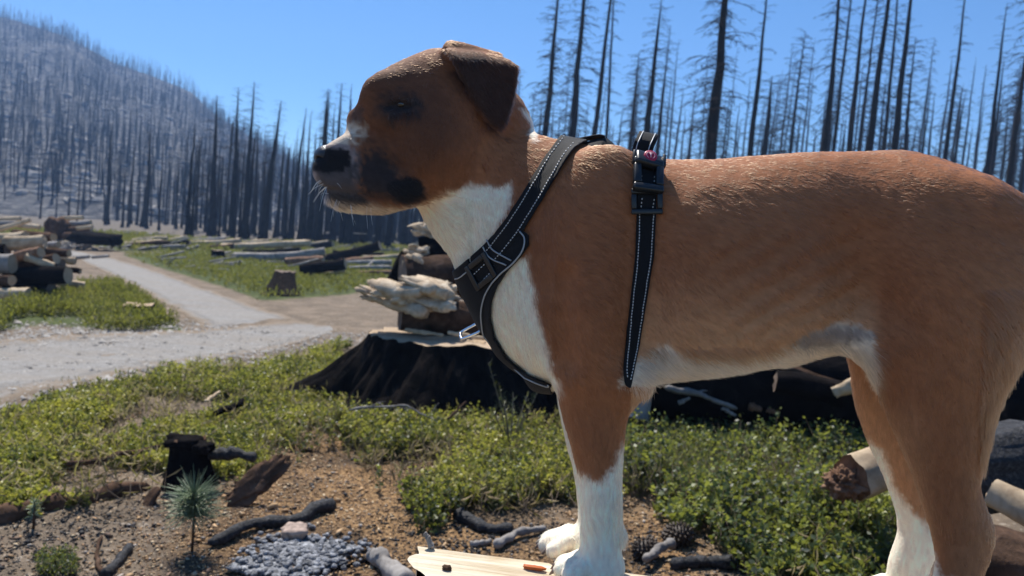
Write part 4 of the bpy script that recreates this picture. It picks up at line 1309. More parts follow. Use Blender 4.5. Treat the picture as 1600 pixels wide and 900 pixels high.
# ------------------------------------------------------------------ ground cover
def leaf_mat(name, dark, mid, young, rough=0.42):
    m, nt, b = mat_new(name)
    a = N(nt, 'ShaderNodeAttribute', attribute_name='tint')
    sep = nt.nodes.new('ShaderNodeSeparateColor'); nt.links.new(a.outputs['Color'], sep.inputs[0])
    c = ramp(nt, sep.outputs[0], [(0.0, dark), (0.5, mid), (1.0, young)])
    nt.links.new(c, b.inputs['Base Color'])
    b.inputs['Roughness'].default_value = rough
    b.inputs['Specular IOR Level'].default_value = 0.32
    tr = nt.nodes.new('ShaderNodeBsdfTranslucent')
    c2 = mixc(nt, 0.5, c, (0.40, 0.42, 0.04), 'MIX')
    nt.links.new(c2, tr.inputs['Color'])
    mx = nt.nodes.new('ShaderNodeMixShader'); mx.inputs[0].default_value = 0.45
    nt.links.new(b.outputs[0], mx.inputs[1]); nt.links.new(tr.outputs[0], mx.inputs[2])
    out = nt.nodes['Material Output']
    nt.links.new(mx.outputs[0], out.inputs['Surface'])
    return m

def sprigs(name, xy, height, leaf, nleaf, label, mat, spread=0.35, upright=0.55, wid=0.5, stems=True, tint_mu=0.4):
    """a mass of small leafy shoots: xy Nx2 ground points"""
    x, y = xy[:, 0], xy[:, 1]
    n = len(x)
    z = gz(x, y)
    h = height * (0.55 + 0.75 * rng.random(n)) if np.isscalar(height) else height
    az = rng.random(n) * 2 * np.pi; lean = spread * rng.random(n)
    dirx, diry = np.cos(az) * lean, np.sin(az) * lean
    t = (np.arange(nleaf) + 0.5) / nleaf
    t = 0.12 + 0.88 * t
    ph = rng.random(n) * 6.28
    T = t[None, :] + 0.05 * rng.normal(size=(n, nleaf))
    A = ph[:, None] + np.arange(nleaf)[None, :] * 2.4 + 0.5 * rng.normal(size=(n, nleaf))
    bx = x[:, None] + dirx[:, None] * h[:, None] * T ** 1.4
    by = y[:, None] + diry[:, None] * h[:, None] * T ** 1.4
    bz = z[:, None] + h[:, None] * T * (1 - 0.25 * lean[:, None])
    el = upright + 0.5 * rng.normal(size=(n, nleaf)) + 0.5 * (T - 0.5)
    L = leaf * (0.65 + 0.6 * rng.random((n, nleaf))) * (1.12 - 0.45 * T)
    d = np.stack([np.cos(A) * np.cos(el), np.sin(A) * np.cos(el), np.sin(el)], -1)
    s = np.stack([-np.sin(A), np.cos(A), np.zeros_like(A)], -1)
    tw = 0.7 * rng.normal(size=(n, nleaf, 1))
    up = np.cross(d, s)
    s = s * np.cos(tw) + up * np.sin(tw)
    up = np.cross(d, s)
    B = np.stack([bx, by, bz], -1)
    Lx = L[..., None]
    v0 = B + d * Lx * 0.06
    v1 = B + d * Lx * 0.55 + s * Lx * wid * 0.5 - up * Lx * 0.08
    v2 = B + d * Lx
    v3 = B + d * Lx * 0.55 - s * Lx * wid * 0.5 - up * Lx * 0.08
    V = np.stack([v0, v1, v2, v3], 2).reshape(-1, 3)
    m = n * nleaf
    q = np.arange(m * 4).reshape(m, 4)
    tris = np.concatenate([q[:, [0, 1, 2]], q[:, [0, 2, 3]]])
    cl = fbm(x * 4.5, y * 4.5, None, 3, 23)[:, None]
    tint = tint_mu + 0.65 * cl + 0.2 * rng.normal(size=(n, 1)) + 0.62 * (T - 0.66) + 0.12 * rng.normal(size=(n, nleaf))
    tint = np.clip(np.repeat(tint.reshape(-1), 4), 0, 1)
    mats = [MAT[mat]]
    mi = np.zeros(len(tris), int)
    if stems:
        k = min(n, 9000)
        sel = rng.permutation(n)[:k]
        ws = 0.0022
        a = np.stack([x[sel], y[sel], z[sel]], -1)
        e = a + np.stack([dirx[sel] * h[sel], diry[sel] * h[sel], h[sel] * 0.95], -1)
        an = rng.random(k) * 6.28
        w = np.stack([np.cos(an), np.sin(an), 0 * an], -1) * ws
        w2 = np.stack([-np.sin(an), np.cos(an), 0 * an], -1) * ws
        sv = np.stack([a - w, a + w, a + w2 * 1.7, e], 1).reshape(-1, 3)
        bq = np.arange(k * 4).reshape(k, 4) + len(V)
        st = np.concatenate([bq[:, [0, 1, 3]], bq[:, [1, 2, 3]], bq[:, [2, 0, 3]]])
        V = np.vstack([V, sv]); tris = np.vstack([tris, st]); mi = np.concatenate([mi, np.ones(len(st), int)])
        tint = np.concatenate([tint, np.zeros(len(sv))])
        mats.append(MAT['stem'])
    me = new_mesh(name, V, tris, True)
    add_color(me, 'tint', np.repeat(tint[:, None], 3, 1))
    o = link(name, me, mats=mats, mat_idx=mi)
    return tag(o, label, 'ground cover', kind='stuff')

def scatter(key, n, wob=14, clump=None, seed=0):
    poly = np.array(GREEN[key], float)
    lo, hi = poly.min(0), poly.max(0)
    # sample uniformly on the ground inside the outline
    P = np.array([gp(px, max(py, 350))[:2] for px, py in GREEN[key]])
    a, b_ = P.min(0) - 0.2, P.max(0) + 0.2
    out = []
    tot = 0
    for _ in range(60):
        q = a + (b_ - a) * rng.random((6000, 2))
        V = np.stack([q[:, 0], q[:, 1], gz(q[:, 0], q[:, 1])], -1)
        px, py, dep = project(V)
        sd = poly_sd(px, py, poly) + wob * fbm(q[:, 0] * 3 + seed, q[:, 1] * 3, None, 3, seed)
        ok = (sd < -wob * 1.6 * rng.random(len(q)) ** 2) & (dep > 0.4)
        if clump is not None:
            c = fbm(q[:, 0] * clump[0] + seed * 3, q[:, 1] * clump[0], None, 3, 90 + seed)
            ok &= (c > clump[1] + 0.25 * (rng.random(len(q)) - 0.5))
        for poly2 in CLEAR:
            ok &= poly_sd(px, py, poly2) > 0
        out.append(q[ok]); tot += ok.sum()
        if tot >= n: break
    return np.concatenate(out)[:n]

CLEAR = [
    [(-60, 690), (-60, 545), (0, 532), (100, 522), (300, 516), (470, 503), (522, 512), (470, 540), (300, 568), (200, 584), (100, 611), (0, 637)],
    [(72, 384), (110, 402), (160, 427), (215, 455), (270, 488), (320, 520), (480, 505), (340, 456), (262, 428), (150, 397), (84, 381)],
    [(255, 800), (262, 745), (330, 745), (345, 800)],
]

def build_cover():
    MAT['leaf'] = leaf_mat('shrub_leaf', (0.022, 0.042, 0.020), (0.125, 0.150, 0.044), (0.46, 0.42, 0.085))
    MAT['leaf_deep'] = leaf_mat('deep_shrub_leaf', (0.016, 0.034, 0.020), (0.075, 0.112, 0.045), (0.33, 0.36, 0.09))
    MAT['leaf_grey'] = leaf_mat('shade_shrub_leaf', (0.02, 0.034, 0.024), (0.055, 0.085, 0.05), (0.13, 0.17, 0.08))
    MAT['grass'] = leaf_mat('meadow_grass', (0.055, 0.062, 0.024), (0.125, 0.135, 0.042), (0.25, 0.22, 0.09), 0.6)
    MAT['needle'] = plain('pine_needle', (0.16, 0.21, 0.12), 0.5, 0.4)
    MAT['stem'] = plain('shrub_stem', (0.14, 0.11, 0.085), 0.8, 0.2)
    MAT['cone'] = plain('pine_cone_scale', (0.05, 0.036, 0.027), 0.6, 0.35, 0, 60, 0.5)
    c = scatter('bank', 12500, 24, (1.7, -0.17), 1)
    d = np.hypot(c[:, 0], c[:, 1])
    sprigs('ground_cover', c, 0.10 * (0.5 + 0.8 * rng.random(len(c))) * (1 + 0.5 * fbm(c[:, 0] * 3, c[:, 1] * 3, None, 2, 15)), 0.031, 14, 'low yellow green shrubby ground cover filling the bank left of the stump', 'leaf', 0.7, 0.35, 0.8, tint_mu=0.56, stems=False)
    c = scatter('centre', 3600, 34, (1.5, 0.0), 2)
    sprigs('ground_cover', c, 0.14 * (0.5 + 0.9 * rng.random(len(c))), 0.033, 15, 'patchy leafy ground cover in front of the huge stump', 'leaf', 0.9, 0.35, 0.8, tint_mu=0.45)
    c = scatter('right', 4600, 26, (2.6, -0.20), 3)
    hh = 0.19 * (0.45 + 0.9 * rng.random(len(c))) * (1 + 1.1 * fbm(c[:, 0] * 2.8, c[:, 1] * 2.8, None, 2, 12))
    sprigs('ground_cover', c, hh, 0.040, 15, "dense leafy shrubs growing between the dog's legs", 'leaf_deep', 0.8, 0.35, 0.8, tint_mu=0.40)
    # dry stalks standing and lying among the green
    MAT['straw'] = leaf_mat('dry_stalk', (0.12, 0.085, 0.05), (0.27, 0.20, 0.12), (0.42, 0.34, 0.22), 0.7)
    for key, nn, sd_ in (('bank', 900, 31), ('centre', 700, 32), ('right', 420, 33)):
        c = scatter(key, nn, 18, None, sd_)
        sprigs('dry_stalks', c, 0.15, 0.10, 5, {'bank': 'dry straw stalks among the ground cover on the left bank', 'centre': 'dry straw stalks among the plants before the huge stump', 'right': "dry straw stalks among the shrubs between the dog's legs"}[key], 'straw', 1.2, 0.5, 0.07, stems=True, tint_mu=0.5)
    # dull feathery growth in the shade under the belly
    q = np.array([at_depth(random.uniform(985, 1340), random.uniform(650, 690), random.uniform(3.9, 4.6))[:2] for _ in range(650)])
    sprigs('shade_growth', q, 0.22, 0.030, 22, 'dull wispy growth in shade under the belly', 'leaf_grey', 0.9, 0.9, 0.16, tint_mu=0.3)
    c = scatter('verge', 3600, 14, (0.9, -0.3), 4)
    sprigs('meadow_plants', c, 0.16, 0.07, 10, 'green weeds on the verge between the left pile and the track', 'grass', 0.5, 0.8, 0.28, stems=False, tint_mu=0.42)
    c = scatter('meadow', 9000, 10, (0.5, -0.42), 5)
    sprigs('meadow_grass', c, 0.10, 0.10, 9, 'short green grass along the far side of the track', 'grass', 0.5, 0.8, 0.24, stems=False, tint_mu=0.5)
    c = scatter('far', 5000, 5, (0.15, -0.3), 6)
    sprigs('forest_edge_grass', c, 0.16, 0.2, 8, 'grass at the foot of the burnt forest', 'grass', 0.5, 0.9, 0.26, stems=False, tint_mu=0.6)
    # small tufts scattered on the bare soil
    q = np.array([gp(random.uniform(60, 120), random.uniform(868, 905))[:2] for _ in range(140)])
    sprigs('ground_cover', q, 0.05, 0.018, 12, 'tiny grey green tuft at the lower left', 'leaf_grey', 0.8, 0.5, tint_mu=0.5)
    q = np.array([gp(random.gauss(385, 22), random.gauss(728, 10))[:2] for _ in range(160)])
    sprigs('ground_cover', q, 0.10, 0.026, 14, 'leafy shoots around the charred branch of the small stump', 'leaf', 0.8, 0.5, tint_mu=0.55)
    # dead sticks of grass and small twigs through the cover
    pine_seedling(300, 862, 106, 'pine seedling with long needles on bare soil before the small stump', 380, 0.135, 0.52)
    pine_seedling(52, 826, 50, 'tiny bluish seedling on the bare soil at far left', 60, 0.05)
    # blue-grey wispy sapling in the shade of the huge stump
    b_ = at_depth(800, 660, 4.55); b_[2] = float(gz(b_[0], b_[1]))
    root = empty('wispy_shrub', b_)
    tag(root, 'wispy grey green shrub standing in the shade of the huge stump', 'shrub')
    sm, fm = MB(), MB()
    for k in range(9):
        an = random.uniform(0, 6.28); ln = random.uniform(0.05, 0.24); hh_ = random.uniform(0.3, 0.55)
        P = np.array([(0, 0, 0), (math.cos(an) * ln * 0.4, math.sin(an) * ln * 0.4, hh_ * 0.5), (math.cos(an) * ln, math.sin(an) * ln, hh_)])
        V, Q, T = tube(P, [0.005, 0.004, 0.0015], 5, False); sm.add(V, Q)
        for j in range(46):
            f = random.uniform(0.15, 1)
            p = np.array([np.interp(f, [0, .5, 1], P[:, i]) for i in range(3)])
            a2 = random.uniform(0, 6.28); d_ = np.array([math.cos(a2), math.sin(a2), random.uniform(0.2, 1.0)]) * random.uniform(0.02, 0.05)
            w = np.cross(d_, (0, 0, 1)); w = w / (np.linalg.norm(w) + 1e-9) * 0.0022
            fm.add(np.array([p - w, p + w, p + d_]), None, [(0, 1, 2)])
    sm.build('stem', MAT['stem'], root)
    fo = fm.mesh('foliage'); del fo['mi']
    add_color(fo, 'tint', np.full((len(fo.vertices), 3), 0.5))
    link('foliage', fo, MAT['leaf_grey'], root)

def build_chips():
    """wood chips, needles and bits of bark lying on the soil"""
    n = 62000
    px = rng.uniform(-60, 1500, n * 3); 
    P = []
    # uniform on the ground in front of the camera
    q = np.stack([rng.uniform(-2.9, 2.2, n * 2), rng.uniform(1.9, 5.2, n * 2)], -1)
    z = gz(q[:, 0], q[:, 1])
    X = np.stack([q[:, 0], q[:, 1], z], -1)
    px, py, dep = project(X)
    ok = (px > -80) & (px < 1680) & (py < 1000) & (poly_sd(px, py, CLEAR[0]) > -6)
    gm = green_mask(q[:, 0], q[:, 1])
    dens = 0.5 + 0.5 * fbm(q[:, 0] * 1.7, q[:, 1] * 1.7, None, 3, 14)
    ok &= rng.random(len(q)) < (1 - 0.6 * gm) * (0.35 + 0.9 * dens)
    X = X[ok][:n]; n = len(X)
    L = np.exp(rng.normal(-4.6, 0.5, n)); W = L * rng.uniform(0.25, 0.8, n); Hh = L * rng.uniform(0.08, 0.35, n)
    az = rng.random(n) * 6.283; til = 0.35 * rng.normal(size=n); rol = 0.4 * rng.normal(size=n)
    u = np.stack([np.cos(az) * np.cos(til), np.sin(az) * np.cos(til), np.sin(til)], -1)
    v = np.stack([-np.sin(az), np.cos(az), 0 * az], -1)
    w = np.cross(u, v)
    v, w = v * np.cos(rol)[:, None] + w * np.sin(rol)[:, None], w * np.cos(rol)[:, None] - v * np.sin(rol)[:, None]
    c = X + np.array([0, 0, 1]) * (Hh * 0.6)[:, None]
    u, v, w = u * L[:, None] * 0.5, v * W[:, None] * 0.5, w * Hh[:, None]
    V = np.stack([c - u - v * 0.6, c - u * 0.7 + v, c + u * 0.8 - v, c + u + v * 0.5, c + w, c - w * 0.6 + u * 0.2], 1).reshape(-1, 3)
    b = np.arange(n)[:, None] * 6
    t = np.array([(0, 1, 4), (1, 3, 4), (3, 2, 4), (2, 0, 4), (1, 0, 5), (3, 1, 5), (2, 3, 5), (0, 2, 5)])
    tris = (b[:, :, None] + t[None].reshape(1, 8, 3)).reshape(-1, 3)
    me = new_mesh('wood_chips', V, tris, False)
    pal = np.array([(0.44, 0.28, 0.14), (0.33, 0.19, 0.085), (0.17, 0.10, 0.06), (0.04, 0.031, 0.027), (0.55, 0.42, 0.26), (0.36, 0.31, 0.26)])
    ci = rng.choice(6, n, p=[0.28, 0.22, 0.16, 0.16, 0.12, 0.06])
    col = pal[ci] * rng.uniform(0.7, 1.25, (n, 1))
    qx, qy, _ = project(X)
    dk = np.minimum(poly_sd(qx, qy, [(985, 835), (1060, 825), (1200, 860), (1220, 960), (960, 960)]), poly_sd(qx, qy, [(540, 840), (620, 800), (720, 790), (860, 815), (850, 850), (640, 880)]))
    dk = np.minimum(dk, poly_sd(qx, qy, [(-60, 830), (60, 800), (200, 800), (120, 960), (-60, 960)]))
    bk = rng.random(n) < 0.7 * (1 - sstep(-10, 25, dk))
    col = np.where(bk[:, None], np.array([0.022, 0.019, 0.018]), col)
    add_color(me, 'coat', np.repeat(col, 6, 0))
    m, nt, bb = mat_new('wood_chip')
    nt.links.new(N(nt, 'ShaderNodeAttribute', attribute_name='coat').outputs['Color'], bb.inputs['Base Color'])
    bb.inputs['Roughness'].default_value = 0.75
    o = link('wood_chips', me, m)
    tag(o, 'brown wood chips and bark crumbs covering the bare soil', 'wood chips', kind='stuff')
    # gravel along the road edges
    n = 9000
    q = np.stack([rng.uniform(-6, 0.5, n * 5), rng.uniform(3.8, 9.5, n * 5)], -1)
    X = np.stack([q[:, 0], q[:, 1], gz(q[:, 0], q[:, 1])], -1)
    px, py, dep = project(X)
    rd = poly_sd(px, py, CLEAR[0])
    ok = (py > 495) & (px > -50) & (px < 540) & (rd > -90) & (rd < 26) & (rng.random(len(q)) < np.where(rd > 0, np.exp(-np.maximum(rd, 0) / 10), 0.18 + 0.8 * np.exp(rd / 7)))
    ok |= (poly_sd(px, py, [(330, 460), (420, 470), (600, 450), (690, 470), (690, 530), (520, 545), (515, 512), (470, 500)]) < 0) & (rng.random(len(q)) < 0.5)
    ok |= (poly_sd(px, py, [(-40, 505), (60, 508), (200, 520), (320, 515), (290, 480), (330, 530), (-40, 545)]) < 0) & (rng.random(len(q)) < 0.3)
    X = X[ok][:n]; mb = MB()
    k = len(X)
    th = np.linspace(0, 6.283, 5, endpoint=False)
    r = np.exp(rng.normal(-4.7, 0.5, k))
    base = np.stack([np.cos(th), np.sin(th), 0 * th], -1)
    X = X + np.array([0, 0, 0.008])
    V = X[:, None, :] + base[None] * r[:, None, None] * rng.uniform(0.7, 1.3, (k, 5, 1))
    top = X + np.array([0, 0, 1]) * (r * 0.8)[:, None] + rng.normal(size=(k, 3)) * (r * 0.2)[:, None]
    V = np.concatenate([V, top[:, None]], 1).reshape(-1, 3)
    b = np.arange(k)[:, None, None] * 6
    t = np.array([(i, (i + 1) % 5, 5) for i in range(5)])
    me = new_mesh('gravel', V, (b + t[None]).reshape(-1, 3), False)
    o = link('gravel', me, plain('track_gravel', (0.30, 0.28, 0.255), 0.95, 0.05, 0, 8, 0.5))
    tag(o, 'loose pale gravel at the edge of the track', 'gravel', kind='stuff')

# ------------------------------------------------------------------ the log the dog stands on
LOG_TOP = None
def build_dog_log():
    global LOG_TOP
    zt = LOG_Z
    a = on_log(655, 852); b = on_log(1008, 899)
    d = (b - a); d /= np.linalg.norm(d)
    nrm = np.array([-d[1], d[0], 0]); nrm /= np.linalg.norm(nrm)            # away from the camera
    if nrm[1] < 0: nrm = -nrm
    Lg, Wd = 2.6, 0.44
    nu, nv = 170, 56
    u = np.linspace(0, Lg, nu); v = np.linspace(0, Wd, nv)
    U, Vv = np.meshgrid(u, v, indexing='ij')
    # hewn face: long ridges and drying cracks
    g = 0.0035 * fbm(U * 3, Vv * 60, None, 4, 81) + 0.004 * fbm(U * 1.5, Vv * 12, None, 3, 82)
    crack = np.zeros_like(g)
    for k in range(9):
        c0 = rng.uniform(0.02, Wd - 0.02); s0, s1 = sorted(rng.uniform(0, Lg, 2))
        c = c0 + 0.012 * fbm(U * 2.2 + k * 9, U * 0, None, 3, 83)
        crack += np.exp(-((Vv - c) / 0.0035) ** 2) * sstep(s0 - 0.1, s0 + 0.1, U) * (1 - sstep(s1 - 0.1, s1 + 0.15, U))
    z = g - 0.012 * np.clip(crack, 0, 1)
    start = 0.02 * fbm(Vv * 9, 0 * Vv, None, 3, 84) + 0.02 * vnoise(Vv * 45, 0 * Vv, None, 85)
    x0 = np.where(U < 0.12, (0.12 - U) / 0.12, 0) * start
    P = a[None, None] + d * (U + x0)[..., None] - nrm * Vv[..., None] + np.array([0, 0, 1.0]) * z[..., None]
    mb = MB()
    i = np.arange(nu - 1)[:, None] * nv; j = np.arange(nv - 1)[None, :]
    q = np.stack([i + j, i + j + 1, i + nv + j + 1, i + nv + j], -1).reshape(-1, 4)
    o0 = P.mean((0, 1)).copy()
    top = P.reshape(-1, 3) - o0
    pa, pb, pc = top[q[0, 0]], top[q[0, 1]], top[q[0, 2]]
    if np.cross(pb - pa, pc - pa)[2] < 0: q = q[:, ::-1]
    mb.add(top, q, m=0)
    # round belly of the log underneath, closed against the hewn face
    na = 30
    zb = zt
    ang = np.linspace(0, np.pi, na)
    rads = Wd / 2
    S = []
    for uu in range(0, nu, 2):
        e0, e1 = P[uu, 0], P[uu, -1]
        c = (e0 + e1) / 2
        w = (e0 - e1) / 2
        dep_ = zt * 0.98
        ring = c[None] + np.cos(ang)[:, None] * w[None] * (1 + 0.22 * np.sin(ang)[:, None]) - np.array([0, 0, 1.0]) * (np.sin(ang) ** 0.8 * dep_ * (1 + 0.02 * fbm(ang * 3, np.full(na, uu * 0.05), None, 2, 86)))[:, None]
        S.append(ring)
    S = np.array(S)
    mu = len(S)
    i = np.arange(mu - 1)[:, None] * na; j = np.arange(na - 1)[None, :]
    q = np.stack([i + j, i + na + j, i + na + j + 1, i + j + 1], -1).reshape(-1, 4)
    mb.add(S.reshape(-1, 3) - o0, q[:, ::-1], m=1)
    o = mb.build('split_log', [MAT['hewn'], MAT['bark_brown']])
    o.location = o0
    tag(o, 'pale split log with flat sawn top under the dog\'s paws', 'log')
    # end face
    ring = S[0] - o0
    c = ring.mean(0)
    m2 = MB(); m2.add(np.vstack([ring, c[None] + (-d) * 0.01]), None, [(k, k + 1, na) for k in range(na - 1)] + [(na - 1, 0, na)])
    e = m2.build('cut_end', MAT['cut_end'], o)
    # a splinter at the corner of the log
    for pts, r, lab in (([(664, 862), (672, 852), (668, 843)], 0.006, 'curled grey splinter standing at the corner of the split log'),):
        pp = on_log(674, 856)
        stick_thing([pp, pp + np.array([-0.006, 0.004, 0.014]), pp + np.array([-0.012, 0.005, 0.02])], (0.005, 0.003), lab, 'wood_grey', 7, 'splinter', 'splinter')
    # orange bark flake in front of the paw
    p = on_log(835, 890)
    slab_thing(p + (0, 0, 0.003), d * 0.016, nrm * 0.005, (0, 0, 0.0022), 'thin orange bark flake lying before the front paw', 'flake', 'bark_flake', 'bark flake', 19, 0.3, 10)
    p = on_log(698, 890)
    slab_thing(p + (0, 0, 0.003), d * 0.006, nrm * 0.005, (0, 0, 0.003), 'tiny brown crumb on the pale face of the split log', 'bark_brown', 'bark_crumb', 'bark crumb', 20, 0.5, 8)

def hewn_mat():
    m, nt, b = mat_new('hewn_pale_wood')
    t = nt.nodes.new('ShaderNodeTexCoord')
    a = on_log(655, 852); bb = on_log(1008, 899)
    ang = math.atan2(bb[1] - a[1], bb[0] - a[0])
    mp = nt.nodes.new('ShaderNodeMapping'); mp.vector_type = 'TEXTURE'
    mp.inputs['Rotation'].default_value = (0, 0, ang)
    nt.links.new(t.outputs['Object'], mp.inputs['Vector'])
    m2 = nt.nodes.new('ShaderNodeMapping'); m2.inputs['Scale'].default_value = (4, 60, 4)
    nt.links.new(mp.outputs[0], m2.inputs['Vector'])
    n1 = noise_tex(nt, m2.outputs[0], 1.0, 6, 0.65, 0.3)
    n2 = noise_tex(nt, mp.outputs[0], 9, 4, 0.6)
    m3 = nt.nodes.new('ShaderNodeMapping'); m3.inputs['Scale'].default_value = (9, 260, 9)
    nt.links.new(mp.outputs[0], m3.inputs['Vector'])
    n3 = noise_tex(nt, m3.outputs[0], 1.0, 4, 0.7, 0.2)
    c = ramp(nt, n1, [(0.3, (0.50, 0.39, 0.25)), (0.5, (0.66, 0.57, 0.42)), (0.7, (0.74, 0.68, 0.57))])
    c = mixc(nt, ramp(nt, n2, [(0.55, (0, 0, 0)), (0.7, (0.6, 0.6, 0.6))]), c, (0.46, 0.31, 0.14))
    c = mixc(nt, ramp(nt, n3, [(0.30, (0.8, 0.8, 0.8)), (0.42, (0, 0, 0))]), c, (0.20, 0.135, 0.075))
    nt.links.new(c, b.inputs['Base Color'])
    b.inputs['Roughness'].default_value = 0.75
    b.inputs['Specular IOR Level'].default_value = 0.25
    bump(nt, b, mth(nt, 'ADD', n1, n3), 0.6, 0.004)
    return m
# ------------------------------------------------------------------ the dog
DOG_YAW = math.radians(8.0)
DX = np.array([math.cos(DOG_YAW), -math.sin(DOG_YAW), 0.0])       # towards the tail
DY = np.array([math.sin(DOG_YAW), math.cos(DOG_YAW), 0.0])        # away from the camera
DZ = np.array([0.0, 0, 1.0])
DQ = at_depth(930, 420, 1.12)
_t = None
def dog_px(px, py, yoff=0.0):
    """pixel -> dog coordinates x,z on the plane y = yoff of the dog"""
    d = ray(px, py)
    t = (yoff - np.dot(CNP - DQ, DY)) / np.dot(d, DY)
    P = CNP + d * t - DQ
    return np.dot(P, DX), P[2]

def d2w(P):
    P = np.asarray(P)
    return DQ + P[..., 0:1] * DX + P[..., 1:2] * DY + P[..., 2:3] * DZ

LOG_Z = float((DQ[2] + dog_px(925, 911, -0.07)[1]))
LOG_X0 = float(dog_px(925, 911, -0.07)[0])
LOG_TILT = 0.11                      # the log falls away towards the dog's tail
def log_h(xd):
    return LOG_Z - DQ[2] - LOG_TILT * (xd - LOG_X0)
def on_log(px, py):
    d = ray(px, py); nv = DZ + LOG_TILT * DX
    p0 = DQ + DX * LOG_X0 + DZ * (LOG_Z - DQ[2])
    return CNP + d * (np.dot(p0 - CNP, nv) / np.dot(d, nv))

HEAD_YAW = math.radians(23.0)
HPX, HPZ = dog_px(745, 180)
HC, HS = math.cos(HEAD_YAW), math.sin(HEAD_YAW)
def head_px(px, py, yoff=0.0):
    """pixel -> head coordinates xh,z on the plane yh = yoff of the head"""
    ax = DX * HC + DY * HS
    ay = -DX * HS + DY * HC
    piv = DQ + DX * HPX
    d = ray(px, py)
    t = (yoff - np.dot(CNP - piv, ay)) / np.dot(d, ay)
    P = CNP + d * t - piv
    return np.dot(P, ax), P[2] + piv[2] - DQ[2]

def to_head(x, y):
    return (x - HPX) * HC + y * HS, -(x - HPX) * HS + y * HC

def from_head(xh, yh):
    return HPX + xh * HC - yh * HS, xh * HS + yh * HC

def catmull(P, sub=6):
    P = np.asarray(P, float)
    Q = np.vstack([2 * P[0] - P[1], P, 2 * P[-1] - P[-2]])
    out = []
    for i in range(1, len(Q) - 2):
        for k in range(sub):
            t = k / sub
            p0, p1, p2, p3 = Q[i - 1], Q[i], Q[i + 1], Q[i + 2]
            out.append(0.5 * (2 * p1 + (p2 - p0) * t + (2 * p0 - 5 * p1 + 4 * p2 - p3) * t * t + (3 * p1 - p0 - 3 * p2 + p3) * t ** 3))
    out.append(P[-1])
    return np.array(out)

